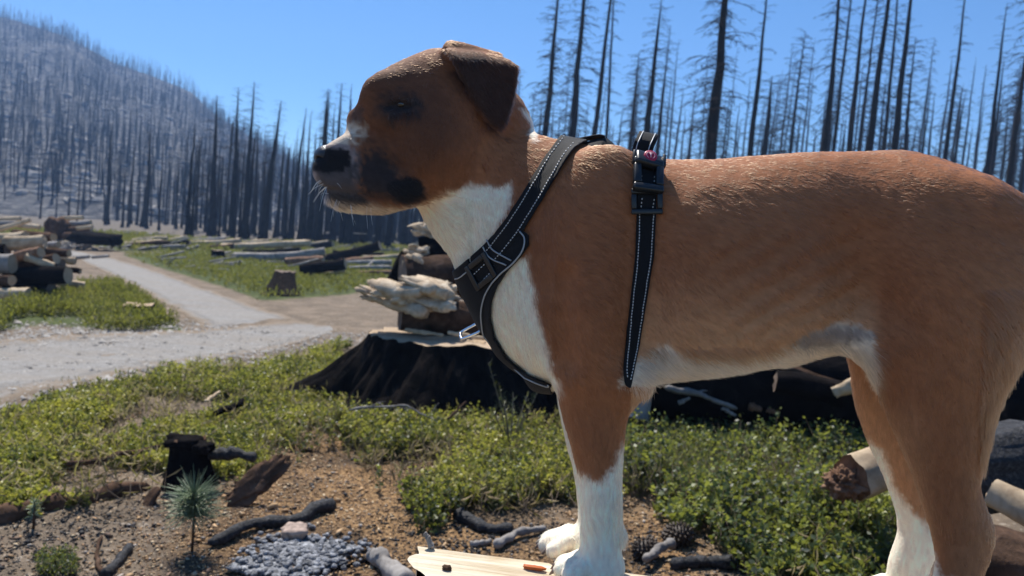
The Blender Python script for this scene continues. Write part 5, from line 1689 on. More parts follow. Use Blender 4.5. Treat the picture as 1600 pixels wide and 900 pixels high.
class Field:
    def __init__(s, lo, hi, h):
        s.h = h; s.lo = np.array(lo, float)
        s.n = np.ceil((np.array(hi) - s.lo) / h).astype(int) + 1
        s.f = np.full(tuple(s.n), 0.2, np.float32)
        s.ax = [s.lo[i] + h * np.arange(s.n[i]) for i in range(3)]
    def sub(s, lo, hi):
        sl = []
        for i in range(3):
            a = max(0, int((lo[i] - s.lo[i]) / s.h) - 1); b = min(s.n[i], int((hi[i] - s.lo[i]) / s.h) + 2)
            sl.append(slice(a, max(a + 1, b)))
        return tuple(sl)
    def grid(s, sl):
        return s.ax[0][sl[0]][:, None, None], s.ax[1][sl[1]][None, :, None], s.ax[2][sl[2]][None, None, :]
    def put(s, sl, v, k, op='add'):
        a = s.f[sl]; v = np.asarray(v, np.float32)
        if op == 'add':
            hh = np.maximum(k - np.abs(a - v), 0) / k
            s.f[sl] = np.minimum(a, v) - hh * hh * k * 0.25
        else:
            v = -v
            hh = np.maximum(k - np.abs(a - v), 0) / k
            s.f[sl] = np.maximum(a, v) + hh * hh * k * 0.25
    def loft(s, secs, k=0.03, pw=2.0, head=False, op='add', sub=6):
        """secs rows: x1,z1,x2,z2,yc,hy - two opposite outline points, lateral centre and half width"""
        S = np.asarray(secs, float)
        c = np.stack([(S[:, 0] + S[:, 2]) / 2, (S[:, 1] + S[:, 3]) / 2, np.hypot(S[:, 0] - S[:, 2], S[:, 1] - S[:, 3]) / 2, S[:, 4], S[:, 5]], -1)
        D = catmull(c, sub)
        D[:, 2] = np.maximum(D[:, 2], 0.004); D[:, 4] = np.maximum(D[:, 4], 0.004)
        m = 0.045 + k
        lo = [(D[:, 0] - D[:, 2]).min() - m, (D[:, 3] - D[:, 4]).min() - m, (D[:, 1] - D[:, 2]).min() - m]
        hi = [(D[:, 0] + D[:, 2]).max() + m, (D[:, 3] + D[:, 4]).max() + m, (D[:, 1] + D[:, 2]).max() + m]
        if head:
            cs = [from_head(a, b) for a in (lo[0], hi[0]) for b in (lo[1], hi[1])]
            lo = [min(q[0] for q in cs), min(q[1] for q in cs), lo[2]]; hi = [max(q[0] for q in cs), max(q[1] for q in cs), hi[2]]
        sl = s.sub(lo, hi); X, Y, Z = s.grid(sl)
        if head:
            X, Y = to_head(X + 0 * Y, Y + 0 * X)
            X = X + 0 * Z; Z = Z + 0 * X
        else:
            X = X + 0 * Z; Z = Z + 0 * X               # (nx,1,nz)
        best = np.full(X.shape, 1e9); A = np.zeros(X.shape); HY = np.zeros(X.shape); YC = np.zeros(X.shape)
        for p, q in zip(D[:-1], D[1:]):
            ex, ez = q[0] - p[0], q[1] - p[1]
            t = np.clip(((X - p[0]) * ex + (Z - p[1]) * ez) / (ex * ex + ez * ez + 1e-12), 0, 1)
            d2 = (X - p[0] - ex * t) ** 2 + (Z - p[1] - ez * t) ** 2
            w = d2 < best
            best = np.where(w, d2, best)
            A = np.where(w, p[2] + (q[2] - p[2]) * t, A); YC = np.where(w, p[3] + (q[3] - p[3]) * t, YC); HY = np.where(w, p[4] + (q[4] - p[4]) * t, HY)
        u = np.sqrt(best) / A
        w = np.abs(Y - YC) / HY
        rho = (u ** pw + w ** pw) ** (1 / pw)
        s.put(sl, (rho - 1) * np.minimum(A, HY), k, op)
    def ell(s, c, r, k=0.02, head=False, op='add', rot=None):
        """ellipsoid; rot turns it in the x-z plane"""
        R = max(r) + 0.03 + k
        cc = c
        if head:
            x, y = from_head(c[0], c[1]); cc = (x, y, c[2])
        sl = s.sub([q - R for q in cc], [q + R for q in cc]); X, Y, Z = s.grid(sl)
        if head: X, Y = to_head(X + 0 * Y, Y + 0 * X)
        dx, dy, dz = X - c[0], Y - c[1], Z - c[2]
        if rot:
            co, si = math.cos(rot), math.sin(rot)
            dx, dz = dx * co + dz * si, -dx * si + dz * co
        rho = np.sqrt((dx / r[0]) ** 2 + (dy / r[1]) ** 2 + (dz / r[2]) ** 2)
        s.put(sl, (rho - 1) * min(r), k, op)
    def cap(s, a, b, ra, rb, k=0.01, head=False, op='add'):
        a = np.array(a, float); b = np.array(b, float)
        R = max(ra, rb) + 0.03 + k
        ends = [a, b]
        if head: ends = [np.array([*from_head(e[0], e[1]), e[2]]) for e in ends]
        sl = s.sub(np.minimum(*ends) - R, np.maximum(*ends) + R); X, Y, Z = s.grid(sl)
        if head: X, Y = to_head(X + 0 * Y, Y + 0 * X)
        d = b - a
        t = np.clip(((X - a[0]) * d[0] + (Y - a[1]) * d[1] + (Z - a[2]) * d[2]) / np.dot(d, d), 0, 1)
        v = np.sqrt((X - a[0] - d[0] * t) ** 2 + (Y - a[1] - d[1] * t) ** 2 + (Z - a[2] - d[2] * t) ** 2) - (ra + (rb - ra) * t)
        s.put(sl, v, k, op)
    def sheet(s, poly, y0, ty, k, head=True, bend=None):
        """flap: a polygon in the x-z plane, thickness ty around y0 (bend gives y0 from x,z)"""
        P = np.array(poly)
        lo2, hi2 = P.min(0), P.max(0)
        cs = [from_head(a, b) for a in (lo2[0] - .03, hi2[0] + .03) for b in (y0 - 0.08, y0 + 0.08)]
        sl = s.sub([min(q[0] for q in cs), min(q[1] for q in cs), lo2[1] - 0.03], [max(q[0] for q in cs), max(q[1] for q in cs), hi2[1] + 0.03])
        X, Y, Z = s.grid(sl)
        X, Y = to_head(X + 0 * Y, Y + 0 * X)
        X = X + 0 * Z; Y = Y + 0 * Z; Z = Z + 0 * X
        d2 = poly_sd(X, Z, P) + ty
        yc = y0 if bend is None else bend(X, Z)
        dy = np.abs(Y - yc)
        v = np.sqrt(np.maximum(d2, 0) ** 2 + dy ** 2) - ty
        s.put(sl, v, k)
    def nets(s):
        """surface nets"""
        f = s.f; ins = f < 0
        nx, ny, nz = f.shape
        c = np.zeros((nx - 1, ny - 1, nz - 1), np.int8)
        for dx in (0, 1):
            for dy in (0, 1):
                for dz in (0, 1):
                    c += ins[dx:nx - 1 + dx, dy:ny - 1 + dy, dz:nz - 1 + dz]
        act = np.argwhere((c > 0) & (c < 8))
        idx = np.full(c.shape, -1, np.int64); idx[act[:, 0], act[:, 1], act[:, 2]] = np.arange(len(act))
        acc = np.zeros((len(act), 3)); cnt = np.zeros(len(act))
        cor = [(a, b, d) for a in (0, 1) for b in (0, 1) for d in (0, 1)]
        val = {k: f[act[:, 0] + k[0], act[:, 1] + k[1], act[:, 2] + k[2]] for k in cor}
        for k in cor:
            for ax in range(3):
                if k[ax] == 0:
                    k2 = list(k); k2[ax] = 1; k2 = tuple(k2)
                    a, b = val[k], val[k2]
                    m = (a < 0) != (b < 0)
                    t = np.where(m, a / np.where(a == b, 1, a - b), 0)
                    p = np.tile(np.array(k, float), (len(act), 1)); p[:, ax] += t
                    acc += p * m[:, None]; cnt += m
        V = s.lo + s.h * (act + acc / cnt[:, None])
        Q = []
        for ax in range(3):
            o = [(1, 2), (2, 0), (0, 1)][ax]
            a = [slice(None)] * 3; b = [slice(None)] * 3
            a[ax] = slice(0, -1); b[ax] = slice(1, None)
            A, B = ins[tuple(a)], ins[tuple(b)]
            e = np.argwhere(A != B)
            ok = (e[:, o[0]] > 0) & (e[:, o[1]] > 0) & (e[:, o[0]] < f.shape[o[0]] - 1) & (e[:, o[1]] < f.shape[o[1]] - 1)
            e = e[ok]
            inside = A[e[:, 0], e[:, 1], e[:, 2]]
            def cell(d0, d1):
                q = e.copy(); q[:, o[0]] += d0; q[:, o[1]] += d1
                return idx[q[:, 0], q[:, 1], q[:, 2]]
            q = np.stack([cell(-1, -1), cell(0, -1), cell(0, 0), cell(-1, 0)], -1)
            q = np.where(inside[:, None], q, q[:, ::-1])
            Q.append(q)
        return V, np.concatenate(Q)

def smooth_mesh(V, Q, it=3, lam=0.5):
    e = np.concatenate([Q[:, [0, 1]], Q[:, [1, 2]], Q[:, [2, 3]], Q[:, [3, 0]]])
    n = len(V)
    cnt = np.bincount(e[:, 0], minlength=n) + np.bincount(e[:, 1], minlength=n)
    for i in range(it):
        for l in (lam, -lam * 1.04):
            acc = np.zeros_like(V)
            for a in range(3):
                acc[:, a] = np.bincount(e[:, 0], V[e[:, 1], a], n) + np.bincount(e[:, 1], V[e[:, 0], a], n)
            V = V + l * (acc / cnt[:, None] - V)
    return V

def vnormals(V, Q):
    n = np.cross(V[Q[:, 2]] - V[Q[:, 0]], V[Q[:, 3]] - V[Q[:, 1]])
    N_ = np.zeros_like(V)
    for k in range(4):
        for a in range(3):
            N_[:, a] += np.bincount(Q[:, k], n[:, a], len(V))
    return N_ / (np.linalg.norm(N_, axis=1)[:, None] + 1e-12)

def dog_shape():
    F = Field((-0.50, -0.24, -0.52), (0.86, 0.24, 0.40), 0.004)
    D = dog_px
    def rows(L, y=0.0):
        """rows: (px1,py1,px2,py2,yc,hy)"""
        out = []
        for r in L:
            a = D(r[0], r[1], r[4]); b = D(r[2], r[3], r[4])
            out.append((a[0], a[1], b[0], b[1], r[4], r[5]))
        return out
    def leg(L):
        return rows([(l, p, r, p, yc, hy) for p, l, r, yc, hy in L])
    # ---- trunk: top and bottom of the outline
    F.loft(rows([
        (772, 370, 778, 470, 0, .045), (795, 300, 802, 540, 0, .076), (830, 245, 835, 590, 0, .096), (880, 232, 880, 606, 0, .106),
        (935, 238, 935, 606, 0, .116), (1000, 247, 1000, 594, 0, .124), (1060, 251, 1060, 586, 0, .129), (1120, 250, 1120, 577, 0, .130),
        (1200, 243, 1200, 566, 0, .127), (1280, 237, 1280, 544, 0, .115), (1350, 236, 1350, 520, 0, .098), (1420, 238, 1420, 500, 0, .098),
        (1490, 267, 1490, 470, 0, .104), (1545, 322, 1545, 455, 0, .095), (1584, 368, 1582, 450, 0, .07), (1602, 400, 1600, 440, 0, .04)]), 0.03, 2.4)
    # ---- neck
    F.loft(rows([(655, 300, 784, 135, 0, .060), (668, 335, 799, 180, 0, .066), (694, 384, 832, 208, 0, .074), (726, 424, 880, 236, 0, .085), (770, 492, 950, 262, 0, .10)]), 0.035, 2.1)
    # ---- chest front
    F.ell((*D(806, 490)[:1], 0, D(806, 490)[1]), (.050, .062, .085), 0.035, rot=0.45)
    # ---- forelegs
    near_f = [(300, 890, 1005, -.068, .030), (380, 872, 1000, -.078, .042), (460, 862, 992, -.086, .048), (530, 862, 990, -.090, .048), (590, 868, 987, -.088, .043),
              (640, 878, 981, -.084, .037), (690, 891, 976, -.082, .033), (740, 903, 973, -.080, .029), (790, 907, 972, -.079, .027), (830, 907, 974, -.072, .027), (862, 906, 970, -.070, .028), (895, 895, 958, -.070, .030)]
    far_f = [(460, 862, 985, .070, .046), (560, 868, 975, .075, .045), (620, 872, 965, .070, .038), (680, 884, 962, .050, .032), (740, 898, 955, .032, .028), (790, 903, 952, .016, .026), (825, 902, 950, .009, .026), (855, 899, 950, .006, .027), (886, 888, 940, .006, .028)]
    F.loft(leg(far_f), 0.03); F.loft(leg(near_f), 0.014)
    # elbow
    e = D(972, 575, -.09); F.ell((e[0], -.088, e[1]), (.03, .026, .04), 0.02)
    # ---- hind legs
    near_h = [(345, 1475, 1555, -.050, .040), (385, 1415, 1592, -.066, .055), (440, 1385, 1604, -.080, .060), (510, 1371, 1592, -.088, .060), (570, 1371, 1572, -.092, .055),
              (620, 1379, 1558, -.094, .049), (670, 1398, 1546, -.095, .042), (720, 1420, 1534, -.095, .036), (765, 1438, 1530, -.095, .031), (800, 1449, 1540, -.095, .029),
              (832, 1457, 1551, -.095, .028), (860, 1461, 1546, -.095, .027), (890, 1463, 1534, -.095, .026), (930, 1456, 1526, -.095, .027), (975, 1445, 1522, -.095, .028), (1010, 1436, 1518, -.095, .030)]
    far_h = [(430, 1370, 1560, .080, .058), (500, 1336, 1540, .088, .058), (550, 1328, 1520, .090, .054), (610, 1333, 1500, .090, .047), (665, 1349, 1490, .090, .041), (715, 1370, 1478, .090, .035),
             (760, 1388, 1470, .090, .030), (800, 1400, 1470, .090, .028), (830, 1403, 1474, .090, .028), (855, 1398, 1462, .090, .027), (880, 1389, 1452, .090, .027), (905, 1386, 1447, .090, .027), (940, 1384, 1446, .090, .027), (965, 1380, 1445, .090, .029)]
    F.loft(leg(near_h), 0.035); F.loft(leg(far_h), 0.035)
    # muscle forms, both sides
    for sg in (-1, 1):
        def S(px, py, y, r, k, op='add', rot=0):
            a = D(px, py, -y); F.ell((a[0], sg * y, a[1]), r, k, op=op, rot=rot)
        S(915, 380, .088, (.052, .034, .095), 0.05, rot=-0.25)       # shoulder blade
        S(890, 500, .092, (.042, .030, .055), 0.04)                   # point of the shoulder
        S(958, 520, .100, (.036, .028, .062), 0.04, rot=0.2)          # upper arm
        S(1480, 420, .098, (.085, .034, .085), 0.05)                  # thigh
        S(1095, 470, .118, (.10, .030, .075), 0.06)                   # ribs
        def G(p, q, y0, y1, r0, r1, k):
            a = D(p[0], p[1], -y0); b = D(q[0], q[1], -y1)
            F.cap((a[0], sg * y0, a[1]), (b[0], sg * y1, b[1]), r0, r1, k, op='cut')
        G((1012, 345), (998, 540), .158, .150, .022, .020, 0.05)      # behind the shoulder
        G((1352, 380), (1366, 505), .148, .132, .022, .020, 0.05)     # before the thigh
        G((870, 440), (878, 560), .150, .142, .012, .014, 0.03)
    e = D(972, 838, -.07); F.ell((e[0] - .004, -.070, e[1]), (.010, .009, .012), 0.01)
    # flank fold into the thigh
    a = D(1310, 500, -.07); b = D(1380, 530, -.085)
    F.cap((a[0], -.07, a[1]), (b[0], -.085, b[1]), .018, .03, 0.04)
    # ---- paws: four toes and a pad each
    def paw(x0, yc, zb, L=0.075, w=0.033):
        F.ell((x0 + 0.018, yc, zb + 0.022), (.034, w * 0.92, .024), 0.012)
        for k, (ty, fx, r) in enumerate(((-0.027, 0.013, .0135), (-0.0095, 0.0, .0145), (0.0095, 0.0, .0145), (0.027, 0.013, .0135))):
            F.cap((x0 - 0.005, yc + ty * 0.8, zb + 0.027), (x0 - 0.032 + fx, yc + ty, zb + 0.0165), r * 0.9, r * 0.95, 0.0035)
            F.ell((x0 - 0.038 + fx, yc + ty, zb + 0.013), (.013, .0108, .0125), 0.004)
    pz = LOG_Z - DQ[2]
    pn = D(918, 884, -.070); paw(pn[0] + 0.002, -.070, log_h(pn[0] - .03))
    pf = D(899, 868, .006); paw(pf[0] - 0.008, .006, log_h(pf[0] - .03))
    hn = D(1462, 965, -.095); paw(hn[0], -.095, log_h(hn[0] - .02))
    hf = D(1396, 905, .090); paw(hf[0], .090, log_h(hf[0] - .02))
    # ---- tail
    F.loft(rows([(1580, 300, 1590, 335, 0, .022), (1608, 325, 1600, 360, 0, .02), (1640, 380, 1616, 392, 0, .017), (1658, 470, 1638, 474, 0, .014), (1664, 560, 1652, 562, 0, .009)]), 0.025)
    # ---- head
    H = head_px
    def hrows(L):
        out = []
        for r in L:
            a = H(r[0], r[1]); b = H(r[2], r[3])
            out.append((a[0], a[1], b[0], b[1], 0, r[4]))
        return out
    F.loft(hrows([(774, 138, 735, 275, .055), (755, 95, 715, 298, .072), (712, 78, 690, 305, .078), (668, 80, 662, 300, .076), (628, 92, 640, 285, .067), (597, 108, 616, 270, .055), (577, 130, 600, 250, .042), (566, 155, 590, 225, .030)]), 0.02, 2.2, True)
    F.loft(hrows([(514, 240, 514, 292, .026), (526, 222, 526, 300, .033), (547, 209, 548, 307, .039), (568, 203, 570, 312, .044), (600, 200, 603, 314, .049), (640, 205, 640, 312, .056), (675, 225, 672, 300, .06)]), 0.016, 3.0, True)
    F.loft(hrows([(512, 299, 518, 315, .018), (525, 302, 531, 325, .025), (545, 305, 548, 331, .029), (590, 306, 595, 333, .032), (640, 295, 645, 322, .042), (690, 280, 690, 312, .05)]), 0.010, 2.2, True)
    for sg in (-1, 1):
        def E(px, py, y, r, k, **kw):
            a = H(px, py, sg * -y if False else sg * y)
            F.ell((a[0], sg * y, a[1]), r, k, head=True, **kw)
        E(690, 220, .052, (.055, .034, .055), 0.03)              # cheek
        E(597, 152, .034, (.030, .023, .034), 0.022)             # brow
        E(628, 186, .050, (.030, .018, .016), 0.02)              # cheekbone
        E(548, 282, .029, (.036, .014, .026), 0.014)             # hanging lip, front
        E(590, 288, .036, (.036, .015, .026), 0.014)
        E(634, 297, .050, (.028, .014, .023), 0.010)             # lip corner flap
        a = H(624, 165, sg * .062)
        F.ell((a[0], sg * .064, a[1]), (.016, .010, .0065), 0.010, head=True, op='cut')   # eye hollow
        for p_, q_, yy_ in (((610, 157), (642, 157), .0590), ((614, 172), (640, 171), .0575)):
            a = H(*p_, sg * yy_); b = H(*q_, sg * yy_)
            F.cap((a[0], sg * yy_, a[1]), (b[0], sg * yy_, b[1]), .0042, .0042, 0.006, head=True)   # lids
        # mouth line
        p = [(503, 296, .022), (520, 299, .037), (545, 304, .044), (575, 309, .050), (606, 312, .056)]
        q = []
        for px, py, y in p:
            a = H(px, py, sg * y); q.append((a[0], sg * y, a[1]))
        for u, v in zip(q[:-1], q[1:]): F.cap(u, v, .0026, .0026, 0.005, head=True, op='cut')
        # ear: a folded flap hanging from the top corner of the skull
        y0 = sg * .078
        poly = [H(px, py, -.078) for px, py in ((694, 74), (712, 67), (745, 72), (780, 84), (806, 101), (806, 125), (800, 160), (790, 192), (777, 203), (764, 198), (744, 172), (727, 140), (708, 108))]
        poly = list(map(tuple, catmull(poly + poly[:1], 3)[:-1]))
        zt_ = H(740, 75, -.078)[1]; zb_ = H(740, 200, -.078)[1]
        def bend(X, Z, sg=sg):
            t = np.clip((zt_ - Z) / (zt_ - zb_), -0.2, 1.1)
            return sg * (0.060 + 0.028 * np.clip(t * 5.5, 0, 1) ** 0.6 - 0.003 * t)
        F.sheet(poly, y0, 0.0062, 0.010, True, bend)
        a = H(705, 78, sg * .045); b = H(770, 95, sg * .05)
        F.cap((a[0], sg * .050, a[1]), (b[0], sg * .056, b[1]), .012, .012, 0.012, head=True)
    # forehead furrow
    a = H(572, 160); b = H(610, 100)
    F.cap((a[0] - .014, 0, a[1] + 0.008), (b[0] - .010, 0, b[1] + .012), .013, .008, 0.022, head=True, op='cut')
    V, Q = F.nets()
    V = smooth_mesh(V, Q, 3)
    return V, Q, F

# ---- where the coat is white, fawn or black, read off in photo pixels, mirrored on the far side
def coat(V):
    """V Nx3 dog coords -> rgb"""
    x, y, z = V[:, 0], V[:, 1], V[:, 2]
    xh, yh = to_head(x, y)
    ishead = (x < HPX + 0.02)
    # mirror
    my = -np.abs(y)
    bx, by = x.copy(), my.copy()
    hx, hy = from_head(xh, -np.abs(yh))
    bx = np.where(ishead, hx, bx); by = np.where(ishead, hy, by)
    W = d2w(np.stack([bx, by, z], -1))
    px, py, _ = project(W)
    Wt = d2w(V); tx, ty, _ = project(Wt)
    jit = 5.0 * vnoise(x * 260, y * 260, z * 260, 5) + 4.0 * fbm(x * 60, y * 60, z * 60, 3, 8)
    def m(poly, soft=5.0, j=1.0, a=None, b=None):
        return 1 - sstep(-soft, soft, poly_sd(px if a is None else a, py if b is None else b, poly) + jit * j)
    fawn = np.array([0.365, 0.143, 0.062]); deep = np.array([0.25, 0.092, 0.043]); lite = np.array([0.60, 0.32, 0.165])
    white = np.array([0.93, 0.79, 0.62]); black = np.array([0.018, 0.016, 0.017]); cream = np.array([0.62, 0.47, 0.34]); brownb = np.array([0.085, 0.04, 0.026])
    C = np.tile(fawn, (len(V), 1))
    def mix(C, k, col):
        return C * (1 - np.asarray(k, float)[:, None]) + np.asarray(col) * np.asarray(k, float)[:, None]
    n1 = fbm(x * 9, y * 9, z * 9, 3, 4)
    C = mix(C, np.clip(0.45 + 0.6 * n1, 0, 1) * 0.55, deep)
    # paler fur on belly, thigh backs and flanks; bounced light painted in too
    C = mix(C, sstep(400, 560, py) * (px > 985) * (1 - sstep(1350, 1385, px)) * 0.85, lite)
    C = mix(C, sstep(1470, 1600, px) * sstep(330, 520, py) * 0.45, lite)
    C = mix(C, (tx > 1320) * (y > 0.03) * sstep(480, 560, ty) * 0.55, lite)
    C = mix(C, (px > 1370) * sstep(600, 700, py) * (1 - sstep(1400, 1480, px)) * 0.4, lite)
    # darker face, darker crown behind the eye
    C = mix(C, m([(560, 110), (640, 95), (700, 130), (720, 200), (690, 250), (640, 290), (585, 290), (560, 200)], 34) * 0.72, brownb)
    C = mix(C, ishead * (1 - sstep(700, 800, px)) * 0.35, brownb)
    # white bib and chest
    C = mix(C, m([(600, 345), (640, 322), (672, 316), (700, 300), (745, 288), (780, 292), (800, 283), (797, 318), (780, 352), (765, 385), (748, 425), (706, 450), (660, 420)], 6), white)
    C = mix(C, m([(690, 440), (745, 420), (800, 408), (824, 402), (831, 440), (838, 485), (850, 535), (863, 575), (876, 612), (840, 640), (700, 640)], 6), white)
    C = mix(C, m([(812, 170), (826, 174), (842, 186), (843, 206), (834, 222), (826, 214), (828, 192)], 3, 0.6), white)
    C = mix(C, m([(838, 180), (862, 192), (866, 214), (846, 212)], 4, 0.6) * 0.7, (0.30, 0.11, 0.04))
    # belly
    bel = m([(950, 640), (978, 575), (1000, 562), (1024, 545), (1044, 536), (1062, 552), (1078, 562), (1130, 562), (1200, 556), (1238, 540), (1270, 518), (1320, 503), (1362, 516), (1366, 560), (1366, 640)], 5)
    notleg = (py < 605)
    C = mix(C, bel * notleg * 0.92, cream * 0.45 + white * 0.55)
    C = mix(C, m([(1232, 545), (1262, 518), (1300, 508), (1345, 512), (1366, 522), (1330, 536), (1280, 545)], 7) * 0.85 * notleg, (0.22, 0.17, 0.155))
    # near foreleg
    C = mix(C, ((px < 1010) & (y < -0.034)) * m([(880, 720), (900, 736), (935, 758), (955, 735), (975, 692), (1010, 690), (1010, 1000), (840, 1000)], 7), white)
    # far foreleg: white front edge and foot
    farf = (y >= -0.034) & (tx < 1000) & (ty > 590)
    C = mix(C, farf * m([(820, 560), (872, 590), (884, 640), (897, 700), (905, 740), (940, 760), (1000, 720), (1000, 1000), (800, 1000)], 6, 1, tx, ty), white)
    # hind feet
    farh = (y > 0.02) & (tx > 1250) & (ty > 500)
    C = mix(C, farh * m([(1360, 690), (1378, 705), (1398, 765), (1425, 800), (1470, 838), (1500, 1000), (1300, 1000)], 8, 1, tx, ty), white)
    C = mix(C, farh * m([(1340, 530), (1376, 530), (1376, 620), (1362, 605), (1350, 570)], 5, 1, tx, ty) * 0.85, white)
    nearh = (y < -0.02) & (tx > 1400) & (ty > 850)
    C = mix(C, nearh * m([(1440, 850), (1458, 862), (1470, 900), (1560, 930), (1560, 1100), (1380, 1100)], 6, 1, tx, ty), white)
    # muzzle
    hd = ishead & (px < 700)
    C = mix(C, hd * m([(480, 215), (520, 200), (548, 192), (564, 199), (562, 210), (552, 222), (560, 240), (564, 275), (548, 300), (560, 316), (600, 322), (640, 324), (600, 345), (480, 345)], 11, 1.8) * 0.72, np.where((py < 226)[:, None] | (py > 305)[:, None], white * 0.85, np.array([[0.32, 0.29, 0.29]])))  # white on bridge and chin; grey between also paints the muzzle's shade
    C = mix(C, hd * m([(494, 262), (545, 258), (556, 282), (566, 304), (572, 316), (530, 318), (506, 306), (496, 285)], 6, 1.2) * 0.9, np.array([0.075, 0.062, 0.062]))
    C = mix(C, hd * m([(480, 229), (500, 230), (528, 231), (549, 237), (548, 256), (538, 268), (512, 270), (486, 266)], 3, 0.6), black)
    C = mix(C, hd * m([(482, 264), (490, 280), (494, 294), (502, 308), (526, 325), (560, 331), (560, 345), (500, 345), (470, 300), (478, 262)], 3, 0.5), white)
    C = mix(C, hd * m([(562, 236), (596, 230), (622, 258), (626, 296), (612, 314), (572, 306), (556, 280)], 12, 2.2) * 0.94, black * 1.6)
    C = mix(C, hd * m([(508, 301), (540, 304), (575, 310), (560, 318), (520, 314)], 4, 0.7) * 0.7, black * 2)
    C = mix(C, hd * m([(604, 288), (626, 278), (652, 278), (664, 292), (658, 310), (636, 321), (616, 314), (606, 303)], 3, 0.6), black)
    C = mix(C, hd * m([(590, 176), (600, 152), (626, 144), (656, 150), (662, 168), (644, 182), (612, 190)], 14, 2.2) * 0.9, black * 1.5)
    C = mix(C, hd * m([(545, 190), (552, 168), (568, 170), (566, 190)], 5) * 0.6, black * 3)
    # ears
    ear = np.abs(yh) > 0.066
    C = mix(C, ear * m([(692, 84), (740, 82), (790, 92), (814, 98), (812, 160), (790, 212), (764, 206), (740, 176), (720, 144)], 14) * (ishead | (x < HPX + 0.1)) * 0.93, (0.026, 0.017, 0.017))
    st = (py > 600)
    strand = np.where(st, vnoise(x * 380, y * 380, z * 90, 15), vnoise(x * 100, y * 340, z * 390 + x * 110, 16))
    C = C * (1 + 0.20 * strand)[:, None]
    return np.clip(C, 0.004, 0.9), px, py, tx, ty, ishead, xh, yh

def coat_shader(nt, hair):
    a = N(nt, 'ShaderNodeAttribute', attribute_name='coat')
    out = nt.nodes['Material Output']
    if hair:
        h = nt.nodes.new('ShaderNodeBsdfHairPrincipled')
        h.parametrization = 'COLOR'
        h.inputs['Roughness'].default_value = 0.48
        h.inputs['Radial Roughness'].default_value = 0.6
        h.inputs['Coat'].default_value = 0.0
        nt.links.new(a.outputs['Color'], h.inputs['Color'])
        h.inputs['IOR'].default_value = 1.38
        df = nt.nodes.new('ShaderNodeBsdfDiffuse'); nt.links.new(a.outputs['Color'], df.inputs['Color'])
        mx = nt.nodes.new('ShaderNodeMixShader'); mx.inputs[0].default_value = 0.3
        nt.links.new(h.outputs[0], mx.inputs[1]); nt.links.new(df.outputs[0], mx.inputs[2])
        nt.links.new(mx.outputs[0], out.inputs['Surface'])
    else:
        b = nt.nodes['Principled BSDF']
        nt.links.new(a.outputs['Color'], b.inputs['Base Color'])
        b.inputs['Roughness'].default_value = 0.75
        b.inputs['Specular IOR Level'].default_value = 0.15
        n1 = noise_tex(nt, coords(nt), 260, 3, 0.7)
        bump(nt, b, n1, 0.4, 0.003)

HARNESS = {
 'neck_strap': ('line', [(905, 214), (888, 226), (868, 255), (838, 305), (808, 352), (786, 382), (770, 400)], 15.5),
 'girth_strap': ('poly', [(988, 232), (994, 270), (994.5, 330), (992, 400), (985, 460), (976.5, 530), (972.5, 575), (975, 600), (984, 606), (990, 580), (1001, 530), (1013, 460), (1023, 400), (1026, 330), (1025, 270), (1020, 232)], 0),
 'chest_panel': ('poly', [(680, 452), (706, 428), (735, 404), (763, 378), (778, 366), (800, 360), (818, 360), (828, 368), (829, 384), (815, 404), (796, 424), (781, 446), (772, 470), (770, 496), (776, 526), (794, 556), (826, 582), (872, 600), (876, 612), (830, 640), (700, 640), (660, 520)], 0),
}
def harness_sd(key, px, py):
    typ, pts, w = HARNESS[key]
    return line_d(px, py, pts) - w if typ == 'line' else poly_sd(px, py, pts)
def clip_patch(V, T, sd, nrm, off):
    """keep the part of triangles T where sd<0, cut along sd=0, pushed off the surface"""
    ins = sd < 0
    cnt = ins[T].sum(1)
    verts = []; mp = {}; tris = []
    def vid(i):
        k = ('v', i)
        if k not in mp:
            mp[k] = len(verts); verts.append(V[i] + nrm[i] * off)
        return mp[k]
    def eid(i, j):
        k = (min(i, j), max(i, j))
        if k not in mp:
            a, b = k
            t = sd[a] / (sd[a] - sd[b])
            mp[k] = len(verts); verts.append((V[a] + nrm[a] * off) * (1 - t) + (V[b] + nrm[b] * off) * t)
        return mp[k]
    for t in T[cnt == 3]:
        tris.append((vid(t[0]), vid(t[1]), vid(t[2])))
    for t in T[(cnt == 1) | (cnt == 2)]:
        t = list(t); f = [ins[i] for i in t]
        if sum(f) == 1:
            while not ins[t[0]]: t = t[1:] + t[:1]
            tris.append((vid(t[0]), eid(t[0], t[1]), eid(t[0], t[2])))
        else:
            while ins[t[0]]: t = t[1:] + t[:1]
            a, b, c = t
            e1, e2 = eid(a, b), eid(a, c)
            tris.append((e1, vid(b), vid(c))); tris.append((e1, vid(c), e2))
    return np.array(verts), np.array(tris)

